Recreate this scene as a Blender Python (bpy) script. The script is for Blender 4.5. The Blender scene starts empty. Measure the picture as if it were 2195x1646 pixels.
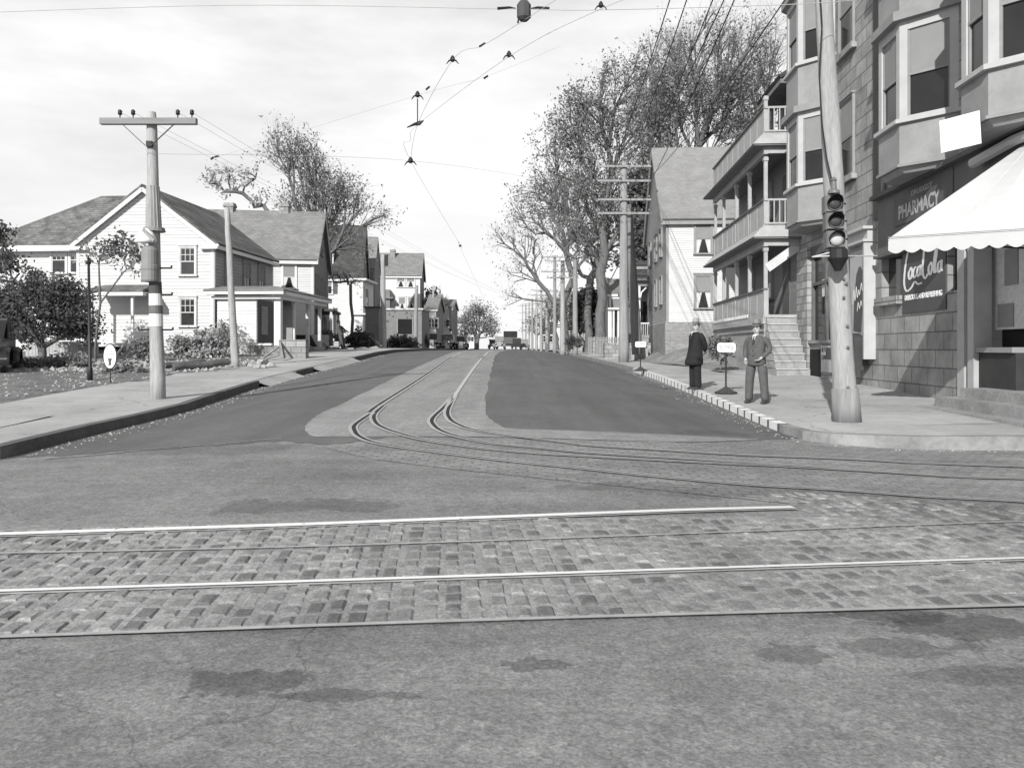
import bpy, bmesh, math, random
from mathutils import Vector, Matrix
import numpy as np
random.seed(7); rng = np.random.default_rng(7)
S = bpy.context.scene
C = S.collection
R = math.radians
# ------------------------------------------------------------ camera, sky, sun, exposure
FPX, CX, HY, EYE = 1700.0, 1097.5, 748.0, 1.52
cam = bpy.data.cameras.new("camera"); camo = bpy.data.objects.new("camera", cam); C.objects.link(camo)
camo.location = (0, 0, EYE); camo.rotation_euler = (R(90), 0, 0)
cam.sensor_width = 36; cam.lens = 36*FPX/2195; cam.shift_y = -(823-HY)/2195; cam.clip_end = 5000; cam.clip_start = .05
S.camera = camo
SUN_EL, SUN_AZ = 28.0, 21.5          # shadows run this many degrees right of the view direction
w = bpy.data.worlds.new("World"); S.world = w; w.use_nodes = True
nt = w.node_tree; N = nt.nodes; L = nt.links; N.clear()
out = N.new('ShaderNodeOutputWorld'); bg = N.new('ShaderNodeBackground'); sky = N.new('ShaderNodeTexSky')
sky.sky_type = 'NISHITA'; sky.sun_disc = False; sky.sun_elevation = R(SUN_EL); sky.sun_rotation = R(180+SUN_AZ)
bw = N.new('ShaderNodeRGBToBW'); L.new(sky.outputs[0], bw.inputs[0])
tc = N.new('ShaderNodeTexCoord'); mp = N.new('ShaderNodeMapping'); mp.inputs['Scale'].default_value = (1.0, 1.0, 3.4)
nz = N.new('ShaderNodeTexNoise'); nz.inputs['Scale'].default_value = 2.3; nz.inputs['Detail'].default_value = 7; nz.inputs['Roughness'].default_value = .55
rmp = N.new('ShaderNodeMapRange'); rmp.inputs['From Min'].default_value = .40; rmp.inputs['From Max'].default_value = .60
mx = N.new('ShaderNodeMix'); mx.data_type = 'FLOAT'
L.new(tc.outputs['Generated'], mp.inputs[0]); L.new(mp.outputs[0], nz.inputs['Vector']); L.new(nz.outputs[0], rmp.inputs['Value'])
mul = N.new('ShaderNodeMath'); mul.operation = 'MULTIPLY_ADD'; mul.inputs[1].default_value = .28; mul.inputs[2].default_value = 3.45
L.new(bw.outputs[0], mul.inputs[0])
L.new(rmp.outputs[0], mx.inputs[0]); L.new(mul.outputs[0], mx.inputs[2]); mx.inputs[3].default_value = 5.5
sxyz = N.new('ShaderNodeSeparateXYZ'); L.new(tc.outputs['Generated'], sxyz.inputs[0]); zr_ = N.new('ShaderNodeMapRange')
zr_.inputs['From Min'].default_value = .42; zr_.inputs['From Max'].default_value = .9; zr_.inputs['To Min'].default_value = 1; zr_.inputs['To Max'].default_value = .3   # the sky deepens towards the zenith
L.new(sxyz.outputs[2], zr_.inputs['Value']); mz = N.new('ShaderNodeMath'); mz.operation = 'MULTIPLY'; L.new(mx.outputs[0], mz.inputs[0]); L.new(zr_.outputs[0], mz.inputs[1])
L.new(mz.outputs[0], bg.inputs[0]); bg.inputs[1].default_value = .15; L.new(bg.outputs[0], out.inputs[0])
sl = bpy.data.lights.new("sun", 'SUN'); sl.energy = 4.6; sl.angle = R(.53); sl.color = (1, .995, .985)
so = bpy.data.objects.new("sun", sl); C.objects.link(so)
sd = Vector((math.sin(R(SUN_AZ))*math.cos(R(SUN_EL)), math.cos(R(SUN_AZ))*math.cos(R(SUN_EL)), -math.sin(R(SUN_EL))))
so.rotation_euler = sd.to_track_quat('-Z', 'Y').to_euler(); so.location = (-20, -20, 40)
S.view_settings.view_transform = 'Standard'; S.view_settings.look = 'None'; S.view_settings.gamma = 1
S.view_settings.exposure = 0.32
S.render.engine = 'CYCLES'

# ------------------------------------------------------------ helpers
def W(px, py, Y):                     # measured photo position at a known distance -> metres
    return Vector(((px-CX)*Y/FPX, Y, EYE-(py-HY)*Y/FPX))
class Pl:                             # a wall plane: s along it, z up, d outwards
    def __init__(s, O, h, n): s.O = Vector(O); s.h = Vector(h).normalized(); s.n = Vector(n).normalized()
    def p(s, a, z, d=0): q = s.O + s.h*a + s.n*d; return Vector((q.x, q.y, z))
class MB:
    def __init__(s): s.v = []; s.f = []
    def poly(s, pts):
        i = len(s.v); s.v += [tuple(p) for p in pts]; s.f.append(tuple(range(i, i+len(pts))))
    def hexa(s, b, t):
        i = len(s.v); n = len(b); s.v += [tuple(p) for p in b] + [tuple(p) for p in t]
        s.f.append(tuple(i+k for k in range(n))[::-1]); s.f.append(tuple(i+n+k for k in range(n)))
        for k in range(n): s.f.append((i+k, i+(k+1) % n, i+n+(k+1) % n, i+n+k))
        return s
    def box(s, x0, x1, y0, y1, z0, z1):
        return s.hexa([(x0,y0,z0),(x1,y0,z0),(x1,y1,z0),(x0,y1,z0)], [(x0,y0,z1),(x1,y0,z1),(x1,y1,z1),(x0,y1,z1)])
    def pbox(s, P, a0, a1, z0, z1, d0, d1):
        return s.hexa([P.p(a0,z0,d1),P.p(a1,z0,d1),P.p(a1,z0,d0),P.p(a0,z0,d0)], [P.p(a0,z1,d1),P.p(a1,z1,d1),P.p(a1,z1,d0),P.p(a0,z1,d0)])
    def ext(s, pts, vec):
        v = Vector(vec); return s.hexa([Vector(p) for p in pts], [Vector(p)+v for p in pts])
    def bar(s, a, b, w, h):           # a rectangular bar from a to b
        a = Vector(a); b = Vector(b); d = (b-a).normalized()
        u = d.cross(Vector((0,0,1)));
        if u.length < 1e-3: u = Vector((1,0,0))
        u.normalize(); t = u.cross(d)
        f = lambda c: [c-u*w/2-t*h/2, c+u*w/2-t*h/2, c+u*w/2+t*h/2, c-u*w/2+t*h/2]
        return s.hexa(f(a), f(b))
    def tube(s, path, r, n=8, cap=True, flat=None):
        P = [Vector(p) for p in path]; m = len(P)
        if not hasattr(r, '__len__'): r = [r]*m
        i0 = len(s.v); u = None
        for k in range(m):
            d = (P[min(k+1, m-1)]-P[max(k-1, 0)])
            d = d.normalized() if d.length > 1e-9 else Vector((0,0,1))
            if u is None:
                u = d.cross(Vector((0,0,1))) if abs(d.z) < .9 else d.cross(Vector((0,1,0)))
            u = (u - d*u.dot(d)); u = u.normalized() if u.length > 1e-6 else d.orthogonal().normalized()
            t = d.cross(u)
            for j in range(n):
                a = 2*math.pi*j/n; s.v.append(tuple(P[k]+(u*math.cos(a)+t*math.sin(a))*r[k]))
        for k in range(m-1):
            for j in range(n):
                a = i0+k*n+j; b = i0+k*n+(j+1) % n; s.f.append((a, b, b+n, a+n))
        if cap:
            s.f.append(tuple(i0+j for j in range(n))[::-1]); s.f.append(tuple(i0+(m-1)*n+j for j in range(n)))
        return s
    def loft(s, rings, cap=True):     # rings: (centre, rx, ry[, yaw, tilt-vector]) horizontal ellipses
        i0 = len(s.v); n = 14
        for rg in rings:
            c, rx, ry = Vector(rg[0]), rg[1], rg[2]; yaw = rg[3] if len(rg) > 3 else 0
            for j in range(n):
                a = 2*math.pi*j/n; x = rx*math.cos(a); y = ry*math.sin(a)
                s.v.append((c.x+x*math.cos(yaw)-y*math.sin(yaw), c.y+x*math.sin(yaw)+y*math.cos(yaw), c.z))
        for k in range(len(rings)-1):
            for j in range(n):
                a = i0+k*n+j; b = i0+k*n+(j+1) % n; s.f.append((a, b, b+n, a+n))
        if cap:
            s.f.append(tuple(i0+j for j in range(n))[::-1]); s.f.append(tuple(i0+(len(rings)-1)*n+j for j in range(n)))
        return s
    def lathe(s, c, prof, n=12, axis=(0,0,1)):
        ax = Vector(axis).normalized(); c = Vector(c); q = ax.to_track_quat('Z', 'Y')
        i0 = len(s.v)
        for r, h in prof:
            for j in range(n):
                a = 2*math.pi*j/n; s.v.append(tuple(c + q @ Vector((r*math.cos(a), r*math.sin(a), h))))
        for k in range(len(prof)-1):
            for j in range(n):
                a = i0+k*n+j; b = i0+k*n+(j+1) % n; s.f.append((a, b, b+n, a+n))
        s.f.append(tuple(i0+j for j in range(n))[::-1]); s.f.append(tuple(i0+(len(prof)-1)*n+j for j in range(n)))
        return s
    def build(s, name, mat, parent=None, smooth=False, fix=True):
        me = bpy.data.meshes.new(name); off = wloc(parent) if parent else Vector((0,0,0))
        me.from_pydata([(a-off.x, b-off.y, c-off.z) for a, b, c in s.v], [], s.f)
        if fix:
            b = bmesh.new(); b.from_mesh(me); bmesh.ops.recalc_face_normals(b, faces=b.faces); b.to_mesh(me); b.free()
        if smooth:
            me.polygons.foreach_set('use_smooth', [True]*len(me.polygons))
        if isinstance(mat, (list, tuple)):
            for m in mat: me.materials.append(m)
        elif mat: me.materials.append(mat)
        o = bpy.data.objects.new(name, me); C.objects.link(o)
        if parent: o.parent = parent
        return o
def wloc(o):
    v = Vector(o.location); p = o.parent
    while p: v += Vector(p.location); p = p.parent
    return v
def tag(o, label=None, cat=None, group=None, kind=None):
    if label: o['label'] = label
    if cat: o['category'] = cat
    if group: o['group'] = group
    if kind: o['kind'] = kind
    return o
def thing(name, loc, label, cat, group=None):
    o = bpy.data.objects.new(name, None); o.empty_display_size = .3; C.objects.link(o); o.location = loc
    return tag(o, label, cat, group)
def copy_tree(o, parent=None):
    c = o.copy(); C.objects.link(c)
    if parent: c.parent = parent
    for ch in list(o.children): copy_tree(ch, c)
    return c
# ------------------------------------------------------------ materials (all neutral greys: the photograph has no colour)
MC = {}
def nm(name, rough=.8, spec=.3, metal=0):
    m = bpy.data.materials.new(name); m.use_nodes = True; n = m.node_tree.nodes; l = m.node_tree.links
    b = n['Principled BSDF']; b.inputs['Roughness'].default_value = rough; b.inputs['Specular IOR Level'].default_value = spec; b.inputs['Metallic'].default_value = metal
    t = n.new('ShaderNodeTexCoord')
    return m, n, l, b, t
def grey(v): return (v, v*.997, v*.99, 1)
def M(name, v, var=.18, scale=3, rough=.8, bump=0, spec=.3, metal=0, stretch=(1,1,1), bscale=None, var2=.0):
    if name in MC: return MC[name]
    m, n, l, b, t = nm(name, rough, spec, metal)
    mp = n.new('ShaderNodeMapping'); mp.inputs['Scale'].default_value = stretch; l.new(t.outputs['Object'], mp.inputs[0])
    z = n.new('ShaderNodeTexNoise'); z.inputs['Scale'].default_value = scale; z.inputs['Detail'].default_value = 8; z.inputs['Roughness'].default_value = .62
    l.new(mp.outputs[0], z.inputs['Vector'])
    r = n.new('ShaderNodeMapRange'); r.inputs['From Min'].default_value = .25; r.inputs['From Max'].default_value = .75
    r.inputs['To Min'].default_value = v*(1-var); r.inputs['To Max'].default_value = v*(1+var); l.new(z.outputs[0], r.inputs['Value'])
    src = r.outputs[0]
    if var2:
        z2 = n.new('ShaderNodeTexNoise'); z2.inputs['Scale'].default_value = scale*9; z2.inputs['Detail'].default_value = 4
        l.new(mp.outputs[0], z2.inputs['Vector']); r2 = n.new('ShaderNodeMapRange'); r2.inputs['From Min'].default_value = .3; r2.inputs['From Max'].default_value = .7
        r2.inputs['To Min'].default_value = 1-var2; r2.inputs['To Max'].default_value = 1+var2; l.new(z2.outputs[0], r2.inputs['Value'])
        mu = n.new('ShaderNodeMath'); mu.operation = 'MULTIPLY'; l.new(src, mu.inputs[0]); l.new(r2.outputs[0], mu.inputs[1]); src = mu.outputs[0]
    l.new(src, b.inputs['Base Color'])
    if bump:
        z3 = n.new('ShaderNodeTexNoise'); z3.inputs['Scale'].default_value = bscale or scale*8; z3.inputs['Detail'].default_value = 5
        l.new(mp.outputs[0], z3.inputs['Vector']); bp = n.new('ShaderNodeBump'); bp.inputs['Strength'].default_value = bump; bp.inputs['Distance'].default_value = .02
        l.new(z3.outputs[0], bp.inputs['Height']); l.new(bp.outputs[0], b.inputs['Normal'])
    MC[name] = m; return m
def Mbrick(name, v, v2, mort, bw_, rh, ms=.012, rough=.85, var=.25, bump=.4, offs=.5, mode='wall'):
    m, n, l, b, t = nm(name, rough)
    sx = n.new('ShaderNodeSeparateXYZ'); l.new(t.outputs['Object'], sx.inputs[0])
    ad = n.new('ShaderNodeMath'); ad.operation = 'ADD'; l.new(sx.outputs[0], ad.inputs[0]); l.new(sx.outputs[1], ad.inputs[1])
    cb = n.new('ShaderNodeCombineXYZ')
    if mode == 'wall': l.new(ad.outputs[0], cb.inputs[0])
    else: l.new(sx.outputs[0 if mode == 'roofx' else 1], cb.inputs[0])
    l.new(sx.outputs[2], cb.inputs[1])
    br = n.new('ShaderNodeTexBrick'); br.offset = offs; br.inputs['Scale'].default_value = 1; br.inputs['Brick Width'].default_value = bw_; br.inputs['Row Height'].default_value = rh
    br.inputs['Mortar Size'].default_value = ms; br.inputs['Color1'].default_value = grey(v); br.inputs['Color2'].default_value = grey(v2); br.inputs['Mortar'].default_value = grey(mort)
    br.inputs['Mortar Smooth'].default_value = .3
    l.new(cb.outputs[0], br.inputs['Vector'])
    z = n.new('ShaderNodeTexNoise'); z.inputs['Scale'].default_value = 1.3; z.inputs['Detail'].default_value = 9; z.inputs['Roughness'].default_value = .7; l.new(t.outputs['Object'], z.inputs['Vector'])
    r = n.new('ShaderNodeMapRange'); r.inputs['From Min'].default_value = .3; r.inputs['From Max'].default_value = .7; r.inputs['To Min'].default_value = 1-var; r.inputs['To Max'].default_value = 1+var
    l.new(z.outputs[0], r.inputs['Value'])
    vm = n.new('ShaderNodeVectorMath'); vm.operation = 'SCALE'; l.new(br.outputs['Color'], vm.inputs[0]); l.new(r.outputs[0], vm.inputs['Scale']); l.new(vm.outputs[0], b.inputs['Base Color'])
    bp = n.new('ShaderNodeBump'); bp.inputs['Strength'].default_value = bump; bp.inputs['Distance'].default_value = .02; bp.invert = True
    l.new(br.outputs['Fac'], bp.inputs['Height']); l.new(bp.outputs[0], b.inputs['Normal'])
    return m
def Mglass(name, v=.03, rough=.08):
    m, n, l, b, t = nm(name, rough, .5)
    z = n.new('ShaderNodeTexNoise'); z.inputs['Scale'].default_value = 1.7; l.new(t.outputs['Object'], z.inputs['Vector'])
    r = n.new('ShaderNodeMapRange'); r.inputs['To Min'].default_value = v*.4; r.inputs['To Max'].default_value = v*1.8; l.new(z.outputs[0], r.inputs['Value']); l.new(r.outputs[0], b.inputs['Base Color'])
    bp = n.new('ShaderNodeBump'); bp.inputs['Strength'].default_value = .12; l.new(z.outputs[0], bp.inputs['Height']); l.new(bp.outputs[0], b.inputs['Normal'])
    return m
def Mleaf(name, v, tr=.35):
    m, n, l, b, t = nm(name, .7, .2)
    z = n.new('ShaderNodeTexNoise'); z.inputs['Scale'].default_value = .9; z.inputs['Detail'].default_value = 3; l.new(t.outputs['Object'], z.inputs['Vector'])
    wn = n.new('ShaderNodeTexWhiteNoise'); l.new(t.outputs['Object'], wn.inputs['Vector'])
    r = n.new('ShaderNodeMapRange'); r.inputs['From Min'].default_value = .3; r.inputs['From Max'].default_value = .7; r.inputs['To Min'].default_value = v*.6; r.inputs['To Max'].default_value = v*1.5
    l.new(z.outputs[0], r.inputs['Value']); l.new(r.outputs[0], b.inputs['Base Color'])
    td = n.new('ShaderNodeBsdfTranslucent'); l.new(r.outputs[0], td.inputs[0]); ms = n.new('ShaderNodeMixShader'); ms.inputs[0].default_value = tr
    o = n['Material Output']; l.new(b.outputs[0], ms.inputs[1]); l.new(td.outputs[0], ms.inputs[2]); l.new(ms.outputs[0], o.inputs[0])
    return m
def Mroad(name, v, var, stains=(), grit=.25, rough=.85, streak=None, cracks=0.0, bump=.5, coarse=.0, slabs=None, pave=None):
    m, n, l, b, t = nm(name, rough, .35)
    def noise(scale, det, ro, vec=None, dist=0):
        z = n.new('ShaderNodeTexNoise'); z.inputs['Scale'].default_value = scale; z.inputs['Detail'].default_value = det; z.inputs['Roughness'].default_value = ro; z.inputs['Distortion'].default_value = dist
        l.new(vec or t.outputs['Object'], z.inputs['Vector']); return z.outputs[0]
    def mr(src, a, b_, c, d):
        r = n.new('ShaderNodeMapRange'); r.inputs['From Min'].default_value = a; r.inputs['From Max'].default_value = b_; r.inputs['To Min'].default_value = c; r.inputs['To Max'].default_value = d
        l.new(src, r.inputs['Value']); return r.outputs[0]
    def math_(op, a, b_):
        x = n.new('ShaderNodeMath'); x.operation = op
        for i, q in enumerate((a, b_)):
            if isinstance(q, (int, float)): x.inputs[i].default_value = q
            else: l.new(q, x.inputs[i])
        return x.outputs[0]
    big = mr(noise(.55, 6, .6), .3, .7, 1-var, 1+var)
    mid = mr(noise(4.5, 6, .7, dist=.6), .3, .7, 1-var*.7, 1+var*.7)
    fine = mr(noise(60, 4, .7), .3, .7, 1-grit, 1+grit)
    col = math_('MULTIPLY', math_('MULTIPLY', math_('MULTIPLY', big, mid), fine), v)
    if coarse: col = math_('MULTIPLY', col, mr(noise(22, 3, .75, dist=.8), .36, .64, 1-coarse, 1+coarse))
    def bricks(vec, bw_, rh, ms, lo):
        br = n.new('ShaderNodeTexBrick'); br.inputs['Scale'].default_value = 1; br.inputs['Brick Width'].default_value = bw_; br.inputs['Row Height'].default_value = rh; br.inputs['Mortar Size'].default_value = ms; br.inputs['Mortar Smooth'].default_value = .6
        br.inputs['Color1'].default_value = (1,1,1,1); br.inputs['Color2'].default_value = (.8,.8,.8,1); br.inputs['Mortar'].default_value = (lo,lo,lo,1); l.new(vec, br.inputs['Vector']); g_ = n.new('ShaderNodeRGBToBW'); l.new(br.outputs[0], g_.inputs[0]); return g_.outputs[0]
    if slabs: col = math_('MULTIPLY', col, mr(bricks(t.outputs['Object'], slabs, slabs, .012, .3), 0, 1, .45, 1.02))
    if pave:
        wz = n.new('ShaderNodeTexNoise'); wz.inputs['Scale'].default_value = 4; l.new(t.outputs['Object'], wz.inputs['Vector']); wa_ = n.new('ShaderNodeVectorMath'); wa_.operation = 'MULTIPLY_ADD'; wa_.inputs[1].default_value = (.09,.09,0)
        l.new(wz.outputs['Color'], wa_.inputs[0]); l.new(t.outputs['Object'], wa_.inputs[2])
        col = math_('MULTIPLY', col, mr(bricks(wa_.outputs[0], pave[0], pave[1], .02, pave[2]), 0, 1, 0, 1.08))
    if streak:
        mp = n.new('ShaderNodeMapping'); mp.inputs['Scale'].default_value = streak; l.new(t.outputs['Object'], mp.inputs[0])
        col = math_('MULTIPLY', col, mr(noise(1.0, 7, .65, mp.outputs[0], .4), .3, .7, .84, 1.16))
    if cracks:
        vo = n.new('ShaderNodeTexVoronoi'); vo.feature = 'DISTANCE_TO_EDGE'; vo.inputs['Scale'].default_value = .35
        wv = n.new('ShaderNodeVectorMath'); wv.operation = 'ADD'; z = n.new('ShaderNodeTexNoise'); z.inputs['Scale'].default_value = 1.3; z.inputs['Detail'].default_value = 6
        l.new(t.outputs['Object'], z.inputs['Vector']); l.new(t.outputs['Object'], wv.inputs[0]); l.new(z.outputs['Color'], wv.inputs[1]); l.new(wv.outputs[0], vo.inputs['Vector'])
        col = math_('MULTIPLY', col, mr(vo.outputs['Distance'], .0, cracks, .62, 1))
    for (sx_, sy_, rx, ry, dark, sc) in stains:      # oil and water stains lying on the road at fixed places
        mp = n.new('ShaderNodeMapping'); mp.vector_type = 'TEXTURE'; mp.inputs['Location'].default_value = (sx_, sy_, 0); mp.inputs['Scale'].default_value = (rx, ry, 1)
        zz = n.new('ShaderNodeTexNoise'); zz.inputs['Scale'].default_value = sc; zz.inputs['Detail'].default_value = 6; zz.inputs['Roughness'].default_value = .65
        l.new(t.outputs['Object'], zz.inputs['Vector'])
        s1 = n.new('ShaderNodeVectorMath'); s1.operation = 'MULTIPLY'; s1.inputs[1].default_value = (1,1,0); l.new(t.outputs['Object'], mp.inputs[0]); l.new(mp.outputs[0], s1.inputs[0])
        ln = n.new('ShaderNodeVectorMath'); ln.operation = 'LENGTH'; l.new(s1.outputs[0], ln.inputs[0])
        q = math_('ADD', ln.outputs['Value'], mr(zz.outputs[0], .25, .75, -.8, .8))
        col = math_('MULTIPLY', col, mr(q, .84, 1.0, dark*.95, 1))
    l.new(col, b.inputs['Base Color'])
    bp = n.new('ShaderNodeBump'); bp.inputs['Strength'].default_value = bump; bp.inputs['Distance'].default_value = .012
    l.new(math_('ADD', noise(45, 5, .7), math_('MULTIPLY', noise(7, 4, .6), 1.5)), bp.inputs['Height']); l.new(bp.outputs[0], b.inputs['Normal'])
    return m
white = M('white_paint', .6, .07, 2.5, .6, var2=.04); white2 = M('weathered_white_paint', .5, .2, 3, .7, var2=.1)
trim = M('trim_paint', .4, .1, 3); dtrim = M('dark_trim_paint', .1, .2, 3); gtrim = M('grey_trim_paint', .24, .15, 3)
clapw = M('white_clapboard', .5, .08, 1.2, .7, var2=.05, stretch=(1,1,3)); clapg = M('grey_and_shaded_clapboard', .3, .15, 1.2, .7, var2=.1, stretch=(1,1,3))  # clapg also carries painted shade on side walls of white houses
clapd = M('dark_and_shaded_clapboard', .17, .2, 1.2, .7, var2=.1, stretch=(1,1,3)); clapl = M('pale_clapboard', .55, .1, 1.2, .7, var2=.08, stretch=(1,1,3))  # clapd also puts the side shade of pale houses into the colour
roofg = Mbrick('grey_shingle_roof', .17, .22, .13, .3, .13, .01, var=.2, mode='roofx'); roofm = Mbrick('patchy_shingle_roof', .1, .16, .07, .3, .13, .01, var=.55, mode='roofx')
roofd = Mbrick('dark_slate_roof', .05, .08, .04, .3, .13, .01, var=.4, mode='roofx'); roofs = Mbrick('shingle_side_roof', .12, .15, .09, .3, .13, .01, var=.25, mode='roofy')
stone = Mbrick('stone_block_siding', .22, .3, .12, .85, .4, .016, var=.38, bump=.9); brickm = Mbrick('brick', .16, .24, .3, .22, .075, .01, var=.2)
found = Mbrick('rough_stone_foundation', .2, .34, .14, .45, .25, .02, var=.35); bayp = M('bay_panel_paint', .25, .2, 1.4, .6, var2=.05)
glass = Mglass('window_glass'); glassd = Mglass('dark_glass', .012, .15); shade = M('window_shade', .22, .1, 2, .9); curtain = M('lace_curtain', .5, .2, 9, .9)
black = M('black_iron', .02, .2, 5, .45); blackw = M('black_wire', .02, .1, 5, .6); greyw = M('bright_wire', .45, .1, 5, .5)
poleN = M('new_pole_wood', .28, .22, 1.6, .85, .35, stretch=(5,5,.35), bscale=14, var2=.18); poleO = M('old_pole_wood', .24, .28, 1.6, .85, .3, stretch=(5,5,.4), bscale=14, var2=.15)
poleL = M('pale_pole_wood', .3, .3, 1.2, .85, .3, stretch=(5,5,.4), bscale=14, var2=.2); wood = M('grey_wood', .25, .3, 3, .85, .2, stretch=(1,1,4))
tar = M('tar_band', .07, .3, 6, .8); bark = M('elm_bark', .12, .4, 3, .95, .6, stretch=(3,3,.7), bscale=9); barkl = M('pale_bark', .12, .4, 3, .95, .6, stretch=(3,3,.7), bscale=9)
leafm = Mleaf('elm_leaf', .19); leafd = Mleaf('dark_leaf', .1); leafp = Mleaf('dry_pale_leaf', .34, .3)
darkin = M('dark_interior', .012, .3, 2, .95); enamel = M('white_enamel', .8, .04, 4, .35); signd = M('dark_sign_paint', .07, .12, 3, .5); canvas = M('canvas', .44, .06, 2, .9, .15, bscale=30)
skin = M('skin', .38, .08, 9, .6); cloth_d = M('black_wool', .018, .25, 8, .95); cloth_g = M('grey_suit_cloth', .085, .2, 12, .95, .25, bscale=70); shirt = M('white_shirt', .65, .05, 6, .8)
felt = M('grey_felt', .2, .12, 8, .9); shoe = M('dusty_shoe_leather', .05, .3, 10, .5); cardark = M('dark_car_paint', .018, .2, 3, .25, spec=.5); carlite = M('dusty_car_paint', .16, .2, 3, .35, spec=.5)
chrome = M('nickel', .5, .05, 4, .2, metal=1); rubber = M('tyre_rubber', .02, .3, 8, .8); steel = M('polished_steel_painted_glint', .85, .05, 6, .38, metal=.25, spec=.6); steeld = M('dull_rail_steel', .4, .25, 9, .5, metal=.3)  # steel puts the polished rails' glint into a pale diffuse colour
groove = M('rail_groove', .025, .3, 7, .9); grassm = M('grass', .15, .5, 1.6, .95, .6, var2=.5, bscale=60); dirt = M('bare_earth', .26, .35, 1.1, .95, .5, var2=.25, bscale=40)
# ------------------------------------------------------------ the lie of the land
KY = [0, 6, 12, 16, 20, 26, 34, 40, 46, 60, 90, 150, 400, 3000]
KT = [0, .18, .36, .48, .60, .78, 1.02, 1.20, 1.33, 1.39, 1.41, 1.41, 1.42, 1.42]
KL = [.02, .1, .24, .36, .45, .64, .98, 1.19, 1.31, 1.38, 1.40, 1.41, 1.42, 1.42]
KR = [0, .04, .10, .15, .25, .39, .53, .61, .68, .85, 1.08, 1.28, 1.42, 1.42]
def smooth(t): t = max(0, min(1, t)); return t*t*(3-2*t)
def G(x, y):
    a = float(np.interp(y, KY, KT))
    if x < -2.1:
        b = float(np.interp(y, KY, KL)); t = min(1, (-2.1-x)/4.6)
    else:
        b = float(np.interp(y, KY, KR)); t = min(1, max(0, x+1.0)/6.0)
    if y < 8: b = a + (b-a)*smooth((y-3)/5)
    return a+(b-a)*t**1.6
def H(px, py, up=0.0, g=None):         # where the sight line through a photo point meets the ground (plus a step up)
    g = g or G; dx = (px-CX)/FPX; dz = -(py-HY)/FPX; lo = 1.0
    y = 1.0
    while y < 400:
        if EYE+dz*y <= g(dx*y, y)+up: break
        lo = y; y += .25 if y < 80 else 2
    hi = y
    for _ in range(30):
        m = (lo+hi)/2
        if EYE+dz*m <= g(dx*m, m)+up: hi = m
        else: lo = m
    return Vector((dx*hi, hi, g(dx*hi, hi)+up))
def resample(pts, step):
    o = [pts[0]]
    for a, b in zip(pts[:-1], pts[1:]):
        n = max(1, int((Vector(b[:2])-Vector(a[:2])).length/step))
        for k in range(1, n+1): o.append(tuple(a[i]+(b[i]-a[i])*k/n for i in range(2)))
    return o
def catmull(P, n=8):
    P = [Vector((p[0], p[1], 0)) for p in P]; o = []
    for i in range(len(P)-1):
        a = P[max(0, i-1)]; b = P[i]; c = P[i+1]; d = P[min(len(P)-1, i+2)]
        for k in range(n):
            t = k/n; o.append(.5*((2*b)+(c-a)*t+(2*a-5*b+4*c-d)*t*t+(3*b-a-3*c+d)*t**3))
    o.append(P[-1]); return [(p.x, p.y) for p in o]
def off2(pts, d):                      # offset a plan line sideways
    o = []
    for i, p in enumerate(pts):
        a = Vector(pts[max(0, i-1)][:2]); b = Vector(pts[min(len(pts)-1, i+1)][:2]); t = (b-a).normalized(); nrm = Vector((t.y, -t.x)); o.append((p[0]+nrm.x*d, p[1]+nrm.y*d))
    return o
def strip(mb, A, B, za, zb, nx=1):      # surface between two plan lines
    for i in range(len(A)-1):
        for k in range(nx):
            t0 = k/nx; t1 = (k+1)/nx
            f = lambda a, b, t: (a[0]+(b[0]-a[0])*t, a[1]+(b[1]-a[1])*t)
            q = []
            for (a, b, t) in ((A[i], B[i], t0), (A[i+1], B[i+1], t0), (A[i+1], B[i+1], t1), (A[i], B[i], t1)):
                p = f(a, b, t); q.append((p[0], p[1], za(*p)*(1-t)+zb(*p)*t))
            mb.poly(q)
# kerb lines (foot of the kerb)
KRpts = [(-1,0)]
kr = [H(*p)[:2] for p in ((1340,792),(1400,812),(1460,836),(1520,862),(1580,888),(1640,914),(1680,930),(1720,942),(1780,952),(1850,958),(1950,963),(2080,965),(2195,966))]
kr = [(5.3, 400), (5.3, 160), (5.25, 90), (5.2, 60)] + [tuple(p) for p in kr] + [(12, 10.6), (30, 9.6), (80, 7)]
kl = [H(*p)[:2] for p in ((0,985),(100,958),(200,932),(300,908),(400,882),(530,838),(600,816),(650,803))]
kl = [(-80, 4.6), (-30, 7.2), (-14, 8.6), (-9.3, 9.3)] + [tuple(p) for p in kl] + [(-6.75, 34), (-6.8, 44), (-6.8, 60), (-6.8, 90), (-6.8, 160), (-6.8, 400)]
krs = resample(kr, 1.0); kls = resample(kl, 1.0)
SWH = .17
def ZR(x, y): return float(np.interp(y, KY, KR))+SWH+.012*max(0, x-5)
def ZL(x, y): return float(np.interp(y, KY, KL))+SWH
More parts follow.
